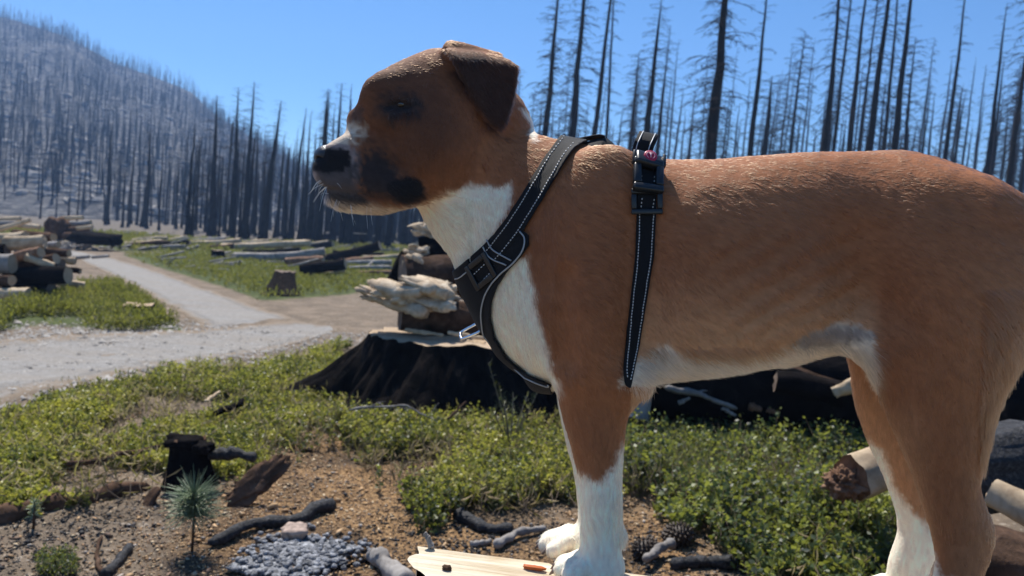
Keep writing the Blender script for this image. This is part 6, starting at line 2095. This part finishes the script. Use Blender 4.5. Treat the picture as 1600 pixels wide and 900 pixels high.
def build_dog():
    V, Q, F = dog_shape()
    nrm = vnormals(V, Q)
    # wrinkle the coat: rolls of skin on the neck, muscle edges along the flank
    x, y, z = V[:, 0], V[:, 1], V[:, 2]
    C, px, py, tx, ty, ishead, xh, yh = coat(V)
    # slight muscle and skin relief
    rel = 0.0022 * fbm(x * 16, y * 16, z * 10, 3, 33) + 0.0010 * fbm(x * 45, y * 45, z * 45, 2, 34)
    nk = (1 - sstep(-60, 30, poly_sd(px, py, [(700, 200), (800, 160), (870, 220), (820, 330), (740, 300)])))
    rel = rel + nk * 0.003 * np.sin((px * 0.75 + py * 0.35) / 9.0) * (~(np.abs(yh) > 0.066))
    fl = (1 - sstep(-40, 40, poly_sd(px, py, [(1120, 380), (1330, 350), (1350, 500), (1150, 540)])))
    rel = rel + fl * 0.0012 * np.sin((px * 0.55 + py * 0.95) / 6.0 + 3 * fbm(x * 12, y * 12, z * 12, 2, 36))
    V = V + nrm * rel[:, None]
    nrm = vnormals(V, Q)
    me = new_mesh('dog', V, Q)
    add_color(me, 'coat', C)
    m, nt, b = mat_new('dog_coat'); coat_shader(nt, False)
    dog = link('dog', me, m)
    dog.matrix_world = Matrix(((DX[0], DY[0], 0, DQ[0]), (DX[1], DY[1], 0, DQ[1]), (0, 0, 1, DQ[2]), (0, 0, 0, 1)))
    tag(dog, 'large fawn and white dog in black harness standing on split log, facing left', 'dog')
    T = np.concatenate([Q[:, [0, 1, 2]], Q[:, [0, 2, 3]]])
    bvh = BVHTree.FromPolygons([tuple(v) for v in V.tolist()], [tuple(q) for q in Q.tolist()])

    # ------------------------------------------------------------ fur
    hs = np.full(len(V), 9.0)
    farside = (np.abs(px - tx) > 1.5) | (y > 0)
    legs = (py > 610)
    harness_m = np.full(len(V), 1e3)
    for k in HARNESS:
        s = harness_sd(k, px, py)
        if k == 'chest_panel': s = np.where((py > 596) & (px > 862), 99, s)
        if k != 'neck_strap': s = np.where((py > 604), 99, s)
        s = np.where((np.abs(yh) > 0.066) & ishead, 99, s)
        harness_m = np.minimum(harness_m, s)
    tri_c = V[T].mean(1)
    ar = 0.5 * np.linalg.norm(np.cross(V[T[:, 1]] - V[T[:, 0]], V[T[:, 2]] - V[T[:, 0]]), axis=1)
    wt = ar * np.where(tri_c[:, 1] > 0.05, 0.5, 1.0)
    hd_t = ishead[T[:, 0]]
    wt = wt * np.where(hd_t, 1.8, 1.0)
    NH = 420000
    pick = rng.choice(len(T), NH, p=wt / wt.sum())
    u = rng.random(NH); v = rng.random(NH); fl_ = u + v > 1; u[fl_] = 1 - u[fl_]; v[fl_] = 1 - v[fl_]
    tt = T[pick]
    B = V[tt[:, 0]] * (1 - u - v)[:, None] + V[tt[:, 1]] * u[:, None] + V[tt[:, 2]] * v[:, None]
    Nn = nrm[tt[:, 0]] * (1 - u - v)[:, None] + nrm[tt[:, 1]] * u[:, None] + nrm[tt[:, 2]] * v[:, None]
    Nn /= np.linalg.norm(Nn, axis=1)[:, None]
    Ch, hpx, hpy, htx, hty, hh, hxh, hyh = coat(B)
    hm = np.full(NH, 1e3)
    for k in HARNESS:
        s = harness_sd(k, hpx, hpy)
        if k == 'chest_panel': s = np.where((hpy > 596) & (hpx > 862), 99, s)
        if k != 'neck_strap': s = np.where((hpy > 604), 99, s)
        s = np.where((np.abs(hyh) > 0.066) & hh, 99, s)
        hm = np.minimum(hm, s)
    nosem = poly_sd(hpx, hpy, [(484, 222), (500, 228), (530, 231), (549, 238), (546, 262), (520, 266), (488, 262)])
    keep = (hm > 1.0) & ~((nosem < 1) & hh)
    B, Nn, Ch, hpx, hpy, htx, hty, hh, hyh = (a[keep] for a in (B, Nn, Ch, hpx, hpy, htx, hty, hh, hyh))
    NH = len(B)
    # direction the coat lies in
    fx = np.full(NH, 1.0); fz = np.full(NH, -0.35)
    low = sstep(330, 560, hpy)
    fz = fz - 0.35 * low
    neck = (hpx < 900) & ~hh
    fx = np.where(neck, 0.6, fx); fz = np.where(neck, -0.8, fz)
    bib = (hpx < 870) & (hpy > 300)
    fx = np.where(bib, 0.35, fx); fz = np.where(bib, -0.95, fz)
    hnd = (hpx > 1380) & (hpy > 420)
    k = sstep(420, 620, hpy) * hnd
    fx = fx * (1 - k) + 0.35 * k; fz = fz * (1 - k) - 1.0 * k
    lg = (hpy > 600)
    fx = np.where(lg, 0.22, fx); fz = np.where(lg, -1.0, fz)
    fx = np.where(hh, 1.0, fx); fz = np.where(hh, np.where(hpy < 180, 0.1, -0.25), fz)
    muz = hh & (hpx < 600)
    fz = np.where(muz & (hpy > 230), -0.45, fz)
    er = hh & (np.abs(hyh) > 0.066)
    fx = np.where(er, 0.25, fx); fz = np.where(er, -1.0, fz)
    sw = fbm(B[:, 0] * 14, B[:, 1] * 14, B[:, 2] * 14, 3, 61) * 0.55
    Fd = np.stack([fx * np.cos(sw) - fz * np.sin(sw), 0.10 * rng.normal(size=NH), fx * np.sin(sw) + fz * np.cos(sw)], -1)
    # the head turns with its own frame
    rx, ry = Fd[:, 0].copy(), Fd[:, 1].copy()
    Fd[:, 0] = np.where(hh, rx * HC - ry * HS, rx); Fd[:, 1] = np.where(hh, rx * HS + ry * HC, ry)
    Fd += 0.16 * rng.normal(size=(NH, 3))
    Fd -= Nn * (Fd * Nn).sum(1)[:, None]
    Fd /= np.linalg.norm(Fd, axis=1)[:, None] + 1e-9
    ln = np.full(NH, 0.0092)
    ln = np.where(hh, 0.0062, ln); ln = np.where(muz, 0.0045, ln)
    ln = np.where(er, 0.0075, ln)
    ln = np.where(lg, 0.009, ln)
    ln = np.where(neck & ~bib, 0.010, ln); ln = np.where(bib, 0.012, ln)
    bel = (hpx > 985) & (hpx < 1380) & (hpy > 540) & (hpy < 610)
    ln = np.where(bel, 0.017 + 0.006 * rng.random(NH), ln)
    rear = (hpx > 1530) & (hpy > 450) & (hpy < 720)
    ln = np.where(rear, 0.021, ln)
    rearleg = (hpx > 955) & (hpx < 985) & (hpy > 760)
    ln = np.where(rearleg, 0.014, ln)
    ln = np.where(hpy > 845, 0.0055, ln)
    ln = ln * (0.65 + 0.55 * rng.random(NH))
    lift = np.where(hh, 0.18, 0.20) + 0.08 * rng.normal(size=NH)
    lift = np.where(bel | rear, 0.42, lift); lift = np.where(er, 0.20, lift)
    clump = np.where(lg, vnoise(B[:, 0] * 210, B[:, 1] * 210, B[:, 2] * 60, 91), vnoise(B[:, 0] * 80, B[:, 1] * 260, B[:, 2] * 290 + B[:, 0] * 80, 92))
    lift = np.clip(lift + np.where(er, 0.0, np.where(hh, 0.05, 0.12)) * clump, 0.05, 0.8)
    nk_ = 4
    pts = np.zeros((NH, nk_, 3), np.float32)
    for j in range(nk_):
        t = j / (nk_ - 1)
        pts[:, j] = B - Nn * 0.0006 + (Fd * t + Nn * (lift * (t - 0.55 * t * t))[:, None]) * ln[:, None]
    pts[:, :, :] += (np.array([0, 0, -1.0]) * 0.12)[None, None] * ln[:, None, None] * (np.linspace(0, 1, nk_) ** 2)[None, :, None]
    cu = bpy.data.hair_curves.new('fur')
    cu.add_curves([nk_] * NH)
    cu.points.foreach_set('position', pts.ravel())
    rad = np.tile(np.array([0.00021, 0.00019, 0.00014, 0.00004], np.float32), NH) * np.repeat(rng.uniform(0.8, 1.3, NH), nk_).astype(np.float32)
    try:
        cu.points.foreach_set('radius', rad)
    except Exception:
        a = cu.attributes.get('radius') or cu.attributes.new('radius', 'FLOAT', 'POINT'); a.data.foreach_set('value', rad)
    a = cu.attributes.new('coat', 'FLOAT_COLOR', 'CURVE')
    cc = np.ones((NH, 4), np.float32); cc[:, :3] = np.clip(Ch * rng.uniform(0.82, 1.22, (NH, 1)), 0.003, 0.93)
    a.data.foreach_set('color', cc.ravel())
    mf, ntf, bf = mat_new('dog_fur'); coat_shader(ntf, True)
    cu.materials.append(mf)
    fo = bpy.data.objects.new('fur', cu); COL.objects.link(fo); fo.parent = dog

    # ------------------------------------------------------------ nose, eyes, claws, whiskers
    nose_m, ntn, bn = mat_new('dog_nose')
    bn.inputs['Base Color'].default_value = (0.022, 0.021, 0.024, 1)
    bn.inputs['Roughness'].default_value = 0.36
    vor = ntn.nodes.new('ShaderNodeTexVoronoi'); vor.inputs['Scale'].default_value = 700
    ntn.links.new(coords(ntn), vor.inputs['Vector']); bump(ntn, bn, vor.outputs[0], 0.5, 0.001)
    NF = Field((-0.50, -0.20, -0.02), (-0.30, 0.06, 0.24), 0.0016)
    n0 = head_px(521, 247); 
    # field in dog coords, parts laid out in the head frame
    NF.ell((n0[0], 0, n0[1]), (.0245, .0240, .0165), 0.008, head=True)
    n1 = head_px(511, 243); NF.ell((n1[0], 0, n1[1]), (.0160, .0215, .0140), 0.008, head=True)
    n2 = head_px(513, 260); NF.ell((n2[0], 0, n2[1]), (.010, .011, .012), 0.008, head=True)
    for sg in (-1, 1):
        n3 = head_px(534, 249, sg * .016); NF.ell((n3[0], sg * .0165, n3[1]), (.017, .0098, .0130), 0.007, head=True)
        n4 = head_px(509, 250, sg * .012); NF.ell((n4[0] - .004, sg * .0135, n4[1]), (.0085, .0048, .0048), 0.004, head=True, op='cut')
        n5 = head_px(518, 253, sg * .02); NF.cap((n4[0], sg * .0155, n4[1] - .001), (n5[0] + .006, sg * .0245, n5[1] - .002), .0035, .0015, 0.003, head=True, op='cut')
    nv, nq = NF.nets(); nv = smooth_mesh(nv, nq, 2)
    link('nose', new_mesh('nose', nv, nq), nose_m, dog)
    eye_m, nte, be = mat_new('dog_eye')
    be.inputs['Base Color'].default_value = (0.02, 0.010, 0.006, 1); be.inputs['Roughness'].default_value = 0.08
    be.inputs['Coat Weight'].default_value = 0.6
    for sg in (-1, 1):
        a = head_px(626, 164, sg * .05)
        ex, ey = from_head(a[0], sg * .0520)
        Vv, Qq = blob((0, 0, 0), (.0100, .0100, .0085), 1, 0.0, 14)
        mb = MB(); mb.add(Vv, Qq)
        e = mb.build('eye', eye_m, dog); e.location = (ex, ey, a[1])
    # whiskers
    wm_ = plain('whisker_white', (0.75, 0.73, 0.70), 0.4, 0.5)
    for i in range(34):
        sg = -1 if i % 2 else 1
        px_, py_ = random.choice([(500, 285), (505, 296), (520, 318), (545, 328), (560, 300), (530, 285), (575, 330)])
        px_ += random.uniform(-6, 6); py_ += random.uniform(-5, 5)
        yy = 0.03 if px_ < 515 else 0.042
        a = head_px(px_, py_, sg * yy)
        xx, yv = from_head(a[0], sg * yy)
        hit = bvh.find_nearest(Vector((xx, yv, a[1])))
        p, nn_ = np.array(hit[0]), np.array(hit[1])
        d_ = nn_ * 0.8 + np.array([-0.25 if px_ < 515 else 0.3, 0, -0.35]) + 0.2 * rng.normal(size=3)
        d_ /= np.linalg.norm(d_)
        L = random.uniform(0.012, 0.034)
        Vv, Qq, Tt = tube([p, p + d_ * L * 0.5, p + d_ * L + np.array([0.002, 0, -0.004])], [0.00028, 0.00022, 0.00008], 4, False)
        mb = MB(); mb.add(Vv, Qq); mb.build('whisker', wm_, dog)
    # claws
    cl_m = plain('claw', (0.16, 0.11, 0.085), 0.4, 0.5)
    pz = LOG_Z - DQ[2]
    cl = {}
    for key, yc in (((928.5, 884, -.070), -.070), ((899, 868, .006), .006), ((1462, 965, -.095), -.095), ((1396, 905, .090), .090)):
        p0 = dog_px(*key)[0] - (0.008 if key[0] < 1000 else 0)
        for ty_, fx_ in ((-0.027, 0.013), (-0.0095, 0.0), (0.0095, 0.0), (0.027, 0.013)):
            c = np.array([p0 - 0.049 + fx_, yc + ty_, log_h(p0 - 0.03) + 0.012])
            Vv, Qq, Tt = tube([c + (0.008, 0, 0.003), c + (0, 0, 0), c + (-0.006, 0, -0.007)], [0.0042, 0.0036, 0.0010], 7)
            mb = MB(); mb.add(Vv, Qq, Tt); mb.build('claw', cl_m, dog)

    build_harness(V, Q, T, nrm, px, py, tx, ty, ishead, yh, bvh)

def fabric_mat(name, col, scale=900):
    m, nt, b = mat_new(name)
    co = coords(nt)
    w1 = nt.nodes.new('ShaderNodeTexWave'); w1.inputs['Scale'].default_value = scale; nt.links.new(co, w1.inputs['Vector'])
    w1.bands_direction = 'Z'
    n1 = noise_tex(nt, co, 300, 3)
    c = mixc(nt, n1, tuple(q * 0.6 for q in col), tuple(q * 1.6 for q in col))
    nt.links.new(c, b.inputs['Base Color'])
    b.inputs['Roughness'].default_value = 0.75
    b.inputs['Specular IOR Level'].default_value = 0.25
    b.inputs['Sheen Weight'].default_value = 0.03
    bump(nt, b, mth(nt, 'ADD', w1.outputs['Fac'], n1), 0.35, 0.0012)
    return m

def build_harness(V, Q, T, nrm, px, py, tx, ty, ishead, yh, bvh):
    WEB = fabric_mat('black_webbing', (0.0075, 0.008, 0.010))
    MESHF = fabric_mat('black_mesh_fabric', (0.007, 0.0075, 0.0095), 500)
    TH = plain('reflective_thread', (0.60, 0.60, 0.60), 0.45, 0.6)
    PIPE = plain('grey_piping', (0.34, 0.35, 0.36), 0.45, 0.5)
    PLA = plain('black_plastic', (0.012, 0.013, 0.015), 0.34, 0.5)
    RED = plain('red_button', (0.42, 0.012, 0.055), 0.35, 0.5)
    STEEL = plain('polished_steel', (0.85, 0.85, 0.85), 0.18, 0.5, 1.0)
    root = empty('dog_harness', DQ)
    root.matrix_world = Matrix(((DX[0], DY[0], 0, DQ[0]), (DX[1], DY[1], 0, DQ[1]), (0, 0, 1, DQ[2]), (0, 0, 0, 1)))
    tag(root, 'black no-pull harness with reflective stitching worn by the fawn dog', 'dog harness')
    earm = (np.abs(yh) > 0.066) & ishead
    def patch(key, off, th, mat, name, excl=None):
        sd = harness_sd(key, px, py)
        if excl is not None: sd = np.where(excl, np.maximum(sd, 5.0), sd)
        sd = np.where(earm, 99.0, sd)
        v, t = clip_patch(V, T, sd, nrm, off)
        me = new_mesh(name, v, t)
        o = link(name, me, mat, root)
        md = o.modifiers.new('thickness', 'SOLIDIFY'); md.thickness = th; md.offset = 1.0
        return o
    leg_near = (py > 596) & (px > 862)
    PANEL = patch('chest_panel', 0.0035, 0.0035, MESHF, 'chest_panel', leg_near)
    NECK = patch('neck_strap', 0.0050, 0.0022, WEB, 'neck_strap', (py < 212))
    GIRTH = patch('girth_strap', 0.0022, 0.0028, WEB, 'girth_strap', (py > 606))

    def hit(pxx, pyy, off=0.0):
        d = ray(pxx, pyy)
        o_ = np.array([np.dot(CNP - DQ, DX), np.dot(CNP - DQ, DY), (CNP - DQ)[2]])
        dd = np.array([np.dot(d, DX), np.dot(d, DY), d[2]])
        h = bvh.ray_cast(Vector(o_), Vector(dd).normalized())
        if h[0] is None:
            return None, None
        # smooth normal from nearest vertices keeps details level
        return np.array(h[0]) + np.array(h[1]) * off, np.array(h[1])
    def resample(pts, step):
        P = np.array(pts, float)
        P = catmull(P, 8)
        s = np.concatenate([[0], np.cumsum(np.hypot(*np.diff(P, axis=0).T))])
        n = max(2, int(s[-1] / step))
        q = np.linspace(0, s[-1], n)
        return np.stack([np.interp(q, s, P[:, 0]), np.interp(q, s, P[:, 1])], -1)
    def offset_line(P, w):
        t = np.gradient(P, axis=0); t /= np.linalg.norm(t, axis=1)[:, None]
        return P + np.stack([-t[:, 1], t[:, 0]], -1) * w
    mirror = np.array([1, -1, 1.0])
    def stitches(lines, off, name, step=4.6, L=0.0026, W=0.0012, parent=None):
        mb = MB()
        for P, w in lines:
            R_ = offset_line(resample(P, step), w)
            for a, b_ in zip(R_[:-1], R_[1:]):
                p, n_ = hit(*a, off); q, _ = hit(*b_, off)
                if p is None or q is None or np.linalg.norm(q - p) > 0.02: continue
                d = q - p; d /= np.linalg.norm(d) + 1e-9
                s = np.cross(n_, d); s /= np.linalg.norm(s) + 1e-9
                n2 = np.cross(d, s)
                vv, qq = box_verts(p, d * L / 2, s * W / 2, n2 * 0.0005)
                mb.add(vv, qq); mb.add(vv * mirror, np.array(qq)[:, ::-1])
        return mb.build(name, TH, parent or root, smooth=False)
    def piping(pts, w, off, name, mat=PIPE, parent=None):
        R_ = resample(pts, 4.0)
        P = []
        for a in R_:
            p, n_ = hit(*a, off)
            if p is not None: P.append(p)
        P = np.array(P)
        P[1:-1] = 0.25 * P[:-2] + 0.5 * P[1:-1] + 0.25 * P[2:]
        mb = MB()
        vv, qq, tt_ = tube(P, w, 6); mb.add(vv, qq, tt_)
        mb.add(vv * mirror, np.array(qq)[:, ::-1], np.array(tt_)[:, ::-1])
        return mb.build(name, mat, parent or root)
    ns = HARNESS['neck_strap'][1]; gs_a = [(998.5, 335), (996, 400), (989, 460), (980.5, 530), (977, 572), (979, 592)]; gs_b = [(1022, 335), (1019, 400), (1009, 460), (997, 530), (987, 578), (983, 596)]
    stitches([(ns[1:], 9.5), (ns[1:], -9.5)], 0.0076, 'reflective_stitching', parent=NECK)
    stitches([(gs_a, 0), (gs_b, 0)], 0.0054, 'reflective_stitching', parent=GIRTH)
    pipe = [(712, 452), (730, 442), (738, 428)]
    piping([(709, 431), (722, 434), (735, 424)], 0.0011, 0.0082, 'piping', parent=PANEL)
    piping([(816, 363), (824, 374), (821, 392), (806, 412), (785, 430), (769, 452), (760, 472), (758, 496), (764, 526), (780, 552), (808, 576), (840, 592), (864, 599)], 0.0012, 0.0082, 'piping', parent=PANEL)
    piping([(759, 384), (767, 398), (783, 408), (797, 414)], 0.0011, 0.0084, 'piping', parent=PANEL)
    piping([(765, 374), (776, 390), (792, 400), (804, 407)], 0.0011, 0.0084, 'piping', parent=PANEL)
    # adjuster on the chest panel and its short dashes
    def plate(cx, cy, ux, uy, lx, ly, hgt, off, name, mat, hole=None, nseg=5, parent=None, bev=0.0016):
        """plate lying on the coat: centre pixel, direction pixel, half sizes in metres"""
        p, n_ = hit(cx, cy); q, _ = hit(cx + ux * 8, cy + uy * 8)
        nn = []
        for dx_ in (-12, 0, 12):
            for dy_ in (-12, 0, 12):
                h_ = hit(cx + dx_, cy + dy_)
                if h_[1] is not None: nn.append(h_[1])
        n_ = np.mean(nn, 0); n_ /= np.linalg.norm(n_)
        d = q - p; d -= n_ * np.dot(d, n_); d /= np.linalg.norm(d)
        s = np.cross(n_, d)
        c = p + n_ * (off + hgt / 2)
        mb = MB()
        if hole is None:
            vv, qq = box_verts(c, d * lx, s * ly, n_ * hgt / 2); mb.add(vv, qq)
        else:
            for sgn in (-1, 1):
                vv, qq = box_verts(c + d * sgn * (lx - hole), d * hole, s * ly, n_ * hgt / 2); mb.add(vv, qq)
                vv, qq = box_verts(c + s * sgn * (ly - hole), d * (lx - 2 * hole), s * hole, n_ * hgt / 2); mb.add(vv, qq)
        o = mb.build(name, mat, parent or root, smooth=False)
        bv = o.modifiers.new('edge', 'BEVEL'); bv.width = min(bev, hgt * 0.4); bv.segments = 3
        return o, c, d, s, n_
    plate(758, 423, 0.78, -0.62, .024, .020, .0035, .0078, 'adjuster', PLA, .0042, parent=PANEL)
    stitches([([(744, 430), (765, 409)], 0), ([(757, 441), (778, 420)], 0)], 0.0088, 'reflective_stitching', 4.2, parent=PANEL)
    # ring at the breastbone
    a = np.array([*dog_px(742, 513)]); 
    hp = bvh.find_nearest(Vector((a[0], -0.012, a[1])))
    p0 = np.array(hp[0]); 
    c0, c1 = dog_px(720, 525, -0.02), dog_px(752, 509, -0.02)
    e0, e1 = np.array([c0[0], -0.02, c0[1]]), np.array([c1[0], -0.02, c1[1]])
    d = e1 - e0; L = np.linalg.norm(d); d /= L
    s = np.array([0.0, 0.75, 0.0]) + np.array([d[2], 0, -d[0]]) * -0.55; s -= d * np.dot(s, d); s /= np.linalg.norm(s)
    loop = [e1 + s * .010, e0 + s * .0085 + d * .004, e0 + s * .004, e0 - s * .004, e0 - s * .0085 + d * .004, e1 - s * .010, e1 + s * .010]
    vv, qq, tt_ = tube(catmull(loop, 3), 0.0021, 8, False)
    mb = MB(); mb.add(vv, qq); mb.build('leash_ring', STEEL, root)
    # padded dorsal strap from neck to girth, humped clear of the withers
    ridge = []
    for pxx, pyy in ((868, 216), (885, 222), (905, 224), (925, 219), (945, 217), (962, 228), (978, 240), (992, 243), (1008, 247)):
        xx, zz = dog_px(pxx, pyy)
        ridge.append((xx, 0, zz))
    R3 = catmull(np.array(ridge), 6)
    def strap3(R3, hw, th, name, mat, sag=0.012, k=9, parent=None, wob=0.0):
        n = len(R3); s = np.linspace(-1, 1, k)
        T3 = np.gradient(R3, axis=0); T3 /= np.linalg.norm(T3, axis=1)[:, None]
        side = np.array([0, 1.0, 0]); up = np.cross(T3, side); up *= np.sign(up[:, 2:3] + 1e-9)
        W = hw if np.ndim(hw) else np.full(n, hw)
        top = R3[:, None] + side[None, None] * (s[None, :, None] * W[:, None, None]) - up[:, None] * (sag * (s ** 2))[None, :, None]
        if wob: top = top + up[:, None] * (wob * np.sin(s * 5)[None, :, None] * np.sin(np.linspace(0, 9, n))[:, None, None])
        bot = top - up[:, None] * th
        V_ = np.concatenate([top.reshape(-1, 3), bot.reshape(-1, 3)])
        i = np.arange(n - 1)[:, None] * k; j = np.arange(k - 1)[None, :]
        q = np.stack([i + j, i + k + j, i + k + j + 1, i + j + 1], -1).reshape(-1, 4)
        m0 = n * k
        e1_ = np.stack([np.arange(n - 1) * k, np.arange(n - 1) * k + m0, (np.arange(n - 1) + 1) * k + m0, (np.arange(n - 1) + 1) * k], -1)
        e2_ = e1_[:, ::-1] + (k - 1)
        jj = np.arange(k - 1); e3 = np.stack([jj, jj + 1, jj + 1 + m0, jj + m0], -1); e4 = e3[:, ::-1] + (n - 1) * k
        mb = MB(); mb.add(V_, np.vstack([q, q[:, ::-1] + m0, e1_, e2_, e3, e4]))
        return mb.build(name, mat, parent or root)
    w_ = np.interp(np.linspace(0, 1, len(R3)), [0, 0.3, 0.6, 1], [.030, .034, .032, .026])
    strap3(R3, w_, 0.004, 'back_pad', MESHF, 0.020, wob=0.002)
    tab = [(903, 219), (918, 216), (936, 213), (946, 215)]
    strap3(catmull(np.array([(dog_px(a_, b_ - 3)[0], 0, dog_px(a_, b_ - 3)[1]) for a_, b_ in tab]), 5), 0.013, 0.003, 'velcro_tab', WEB, 0.002)
    strap3(catmull(np.array([(dog_px(a_, b_)[0], 0, dog_px(a_, b_)[1]) for a_, b_ in ((866, 220), (876, 216), (890, 221), (902, 228))]), 5), 0.030, 0.004, 'neck_strap_top', WEB, 0.012)
    # grab handle: a standing loop of webbing
    zt0 = dog_px(1000, 244)
    top = dog_px(1014, 210)
    lean = top[0] - zt0[0]
    hgt = top[1] - zt0[1]
    prof = [(-.030, -.012, 0.0), (-.030, .30 * hgt, .25), (-.026, .65 * hgt, .6), (-.012, .97 * hgt, 0.95), (.004, 1.02 * hgt, 1.0), (.020, .90 * hgt, .9), (.030, .50 * hgt, .5), (.032, -.012, 0.0)]
    R4 = catmull(np.array([(zt0[0] + lean * f, yy, zt0[1] + zz) for yy, zz, f in prof]), 7)
    n = len(R4)
    T4 = np.gradient(R4, axis=0); T4 /= np.linalg.norm(T4, axis=1)[:, None]
    wd = np.array([1.0, 0, -0.16]); wd /= np.linalg.norm(wd)
    s5 = np.linspace(-1, 1, 5); k5 = 5
    up = np.cross(T4, wd); up /= np.linalg.norm(up, axis=1)[:, None]
    aa = R4[:, None] + wd[None, None] * (s5 * 0.0140)[None, :, None] + up[:, None] * 0.0014
    bb_ = aa - up[:, None] * 0.0028
    m0 = n * k5
    i = np.arange(n - 1)[:, None] * k5; j = np.arange(k5 - 1)[None, :]
    q = np.stack([i + j, i + k5 + j, i + k5 + j + 1, i + j + 1], -1).reshape(-1, 4)
    ii = np.arange(n - 1) * k5
    e1_ = np.stack([ii, ii + m0, ii + k5 + m0, ii + k5], -1)
    mb = MB(); mb.add(np.concatenate([aa.reshape(-1, 3), bb_.reshape(-1, 3)]), np.vstack([q, q[:, ::-1] + m0, e1_, e1_[:, ::-1] + k5 - 1]))
    HANDLE = mb.build('handle', WEB, root)
    mb = MB()
    for i in range(2, n - 3):
        for f in (0.25, 0.75):
            c_ = R4[i] * (1 - f) + R4[i + 1] * f
            for sg in (-0.0088, 0.0088):
                for side in (1, -1):
                    vv, qq = box_verts(c_ + wd * sg + up[i] * side * 0.0017, T4[i] * 0.0011, wd * 0.0006, up[i] * 0.0005); mb.add(vv, qq)
    mb.build('reflective_stitching', TH, HANDLE, smooth=False)
    # side-release buckle with its round red lock
    BUCK, c, d, s, n_ = plate(1010, 281, 0.0, 1.0, .0270, .0205, .0110, .0040, 'buckle', PLA, .0055, bev=0.003)
    o2, c2, _, _, _ = plate(1009, 262, 0.0, 1.0, .0125, .0200, .0135, .0045, 'buckle_housing', PLA, parent=BUCK, bev=0.004)
    for sg in (-1, 1):
        vv, qq = box_verts(c2 + s * sg * .0205 - d * 0.003, d * .010, s * .0022, n_ * .0045)
        mb = MB(); mb.add(vv, qq); a_ = mb.build('buckle_prong', PLA, BUCK, smooth=False)
        bv = a_.modifiers.new('edge', 'BEVEL'); bv.width = .0015; bv.segments = 2
    cb = c2 + n_ * .0067 - d * .003
    vv, qq, tt_ = tube([cb - n_ * .002, cb + n_ * .0012, cb + n_ * .0022], [.0092, .0092, .0080], 24)
    mb = MB(); mb.add(vv, qq, tt_); mb.build('lock_button', RED, BUCK)
    # small white padlock-like sign on the button
    mb = MB()
    vv, qq = box_verts(cb + n_ * .0027, d * .0040, s * .0007, n_ * .0004); mb.add(vv, qq)
    vv, qq = box_verts(cb + n_ * .0027 - d * .0028, d * .0006, s * .0024, n_ * .0004); mb.add(vv, qq)
    th_ = np.linspace(0.5, 5.8, 14)
    vv, qq, tt_ = tube([cb + n_ * .0025 + (d * math.cos(a_) + s * math.sin(a_)) * .0056 for a_ in th_], .0004, 5); mb.add(vv, qq, tt_)
    mb.build('button_sign', plain('button_print', (0.75, 0.45, 0.5), 0.5), BUCK, smooth=False)
    plate(1010, 316, 0.0, 1.0, .0172, .0205, .0042, .0058, 'strap_slider', PLA, .0036)
    stitches([([(1000, 280), (1000, 292)], 0), ([(1021, 282), (1021, 294)], 0), ([(999, 297), (999, 305)], 0), ([(1019, 298), (1019, 306)], 0), ([(1002, 312), (1000, 328)], 0), ([(1022, 314), (1020, 330)], 0)], 0.0066, 'reflective_stitching', 3.6, 0.0022, parent=GIRTH)

# ------------------------------------------------------------------ air
def build_haze():
    mb = MB()
    vv, qq = box_verts((-70, 175, 54), (600, 0, 0), (0, 265, 0), (0, 0, 58))
    mb.add(vv, qq)
    m = bpy.data.materials.new('thin_haze'); m.use_nodes = True
    nt = m.node_tree; nt.nodes.clear()
    out = nt.nodes.new('ShaderNodeOutputMaterial'); pv = nt.nodes.new('ShaderNodeVolumePrincipled')
    pv.inputs['Color'].default_value = (0.36, 0.58, 1.0, 1)
    pv.inputs['Density'].default_value = HAZE
    pv.inputs['Anisotropy'].default_value = 0.25
    nt.links.new(pv.outputs[0], out.inputs['Volume'])
    tag(mb.build('haze', m, smooth=False), kind='stuff')
HAZE = 0.0010

import time
_T0 = time.time()
def step(fn, *a):
    t = time.time(); fn(*a); print('%-18s %.1fs' % (fn.__name__, time.time() - t), flush=True)

make_mats()
MAT['hewn'] = hewn_mat()
MAT['flake'] = plain('orange_bark', (0.42, 0.10, 0.02), 0.6, 0.3)
step(build_ground); step(build_roads); step(build_hill); step(build_forest)
step(build_left_pile); step(build_mid_logs); step(build_big_stump); step(build_right_logs)
step(build_cover); step(build_chips); step(build_foreground)
pine_cone(1058, 852, 0.115, 'larger dark pine cone behind the foreleg', 1)
pine_cone(1008, 872, 0.10, 'smaller pine cone lying close against the foreleg', 2)
step(build_dog_log); step(build_dog); step(build_haze)
print('script total %.1fs' % (time.time() - _T0))
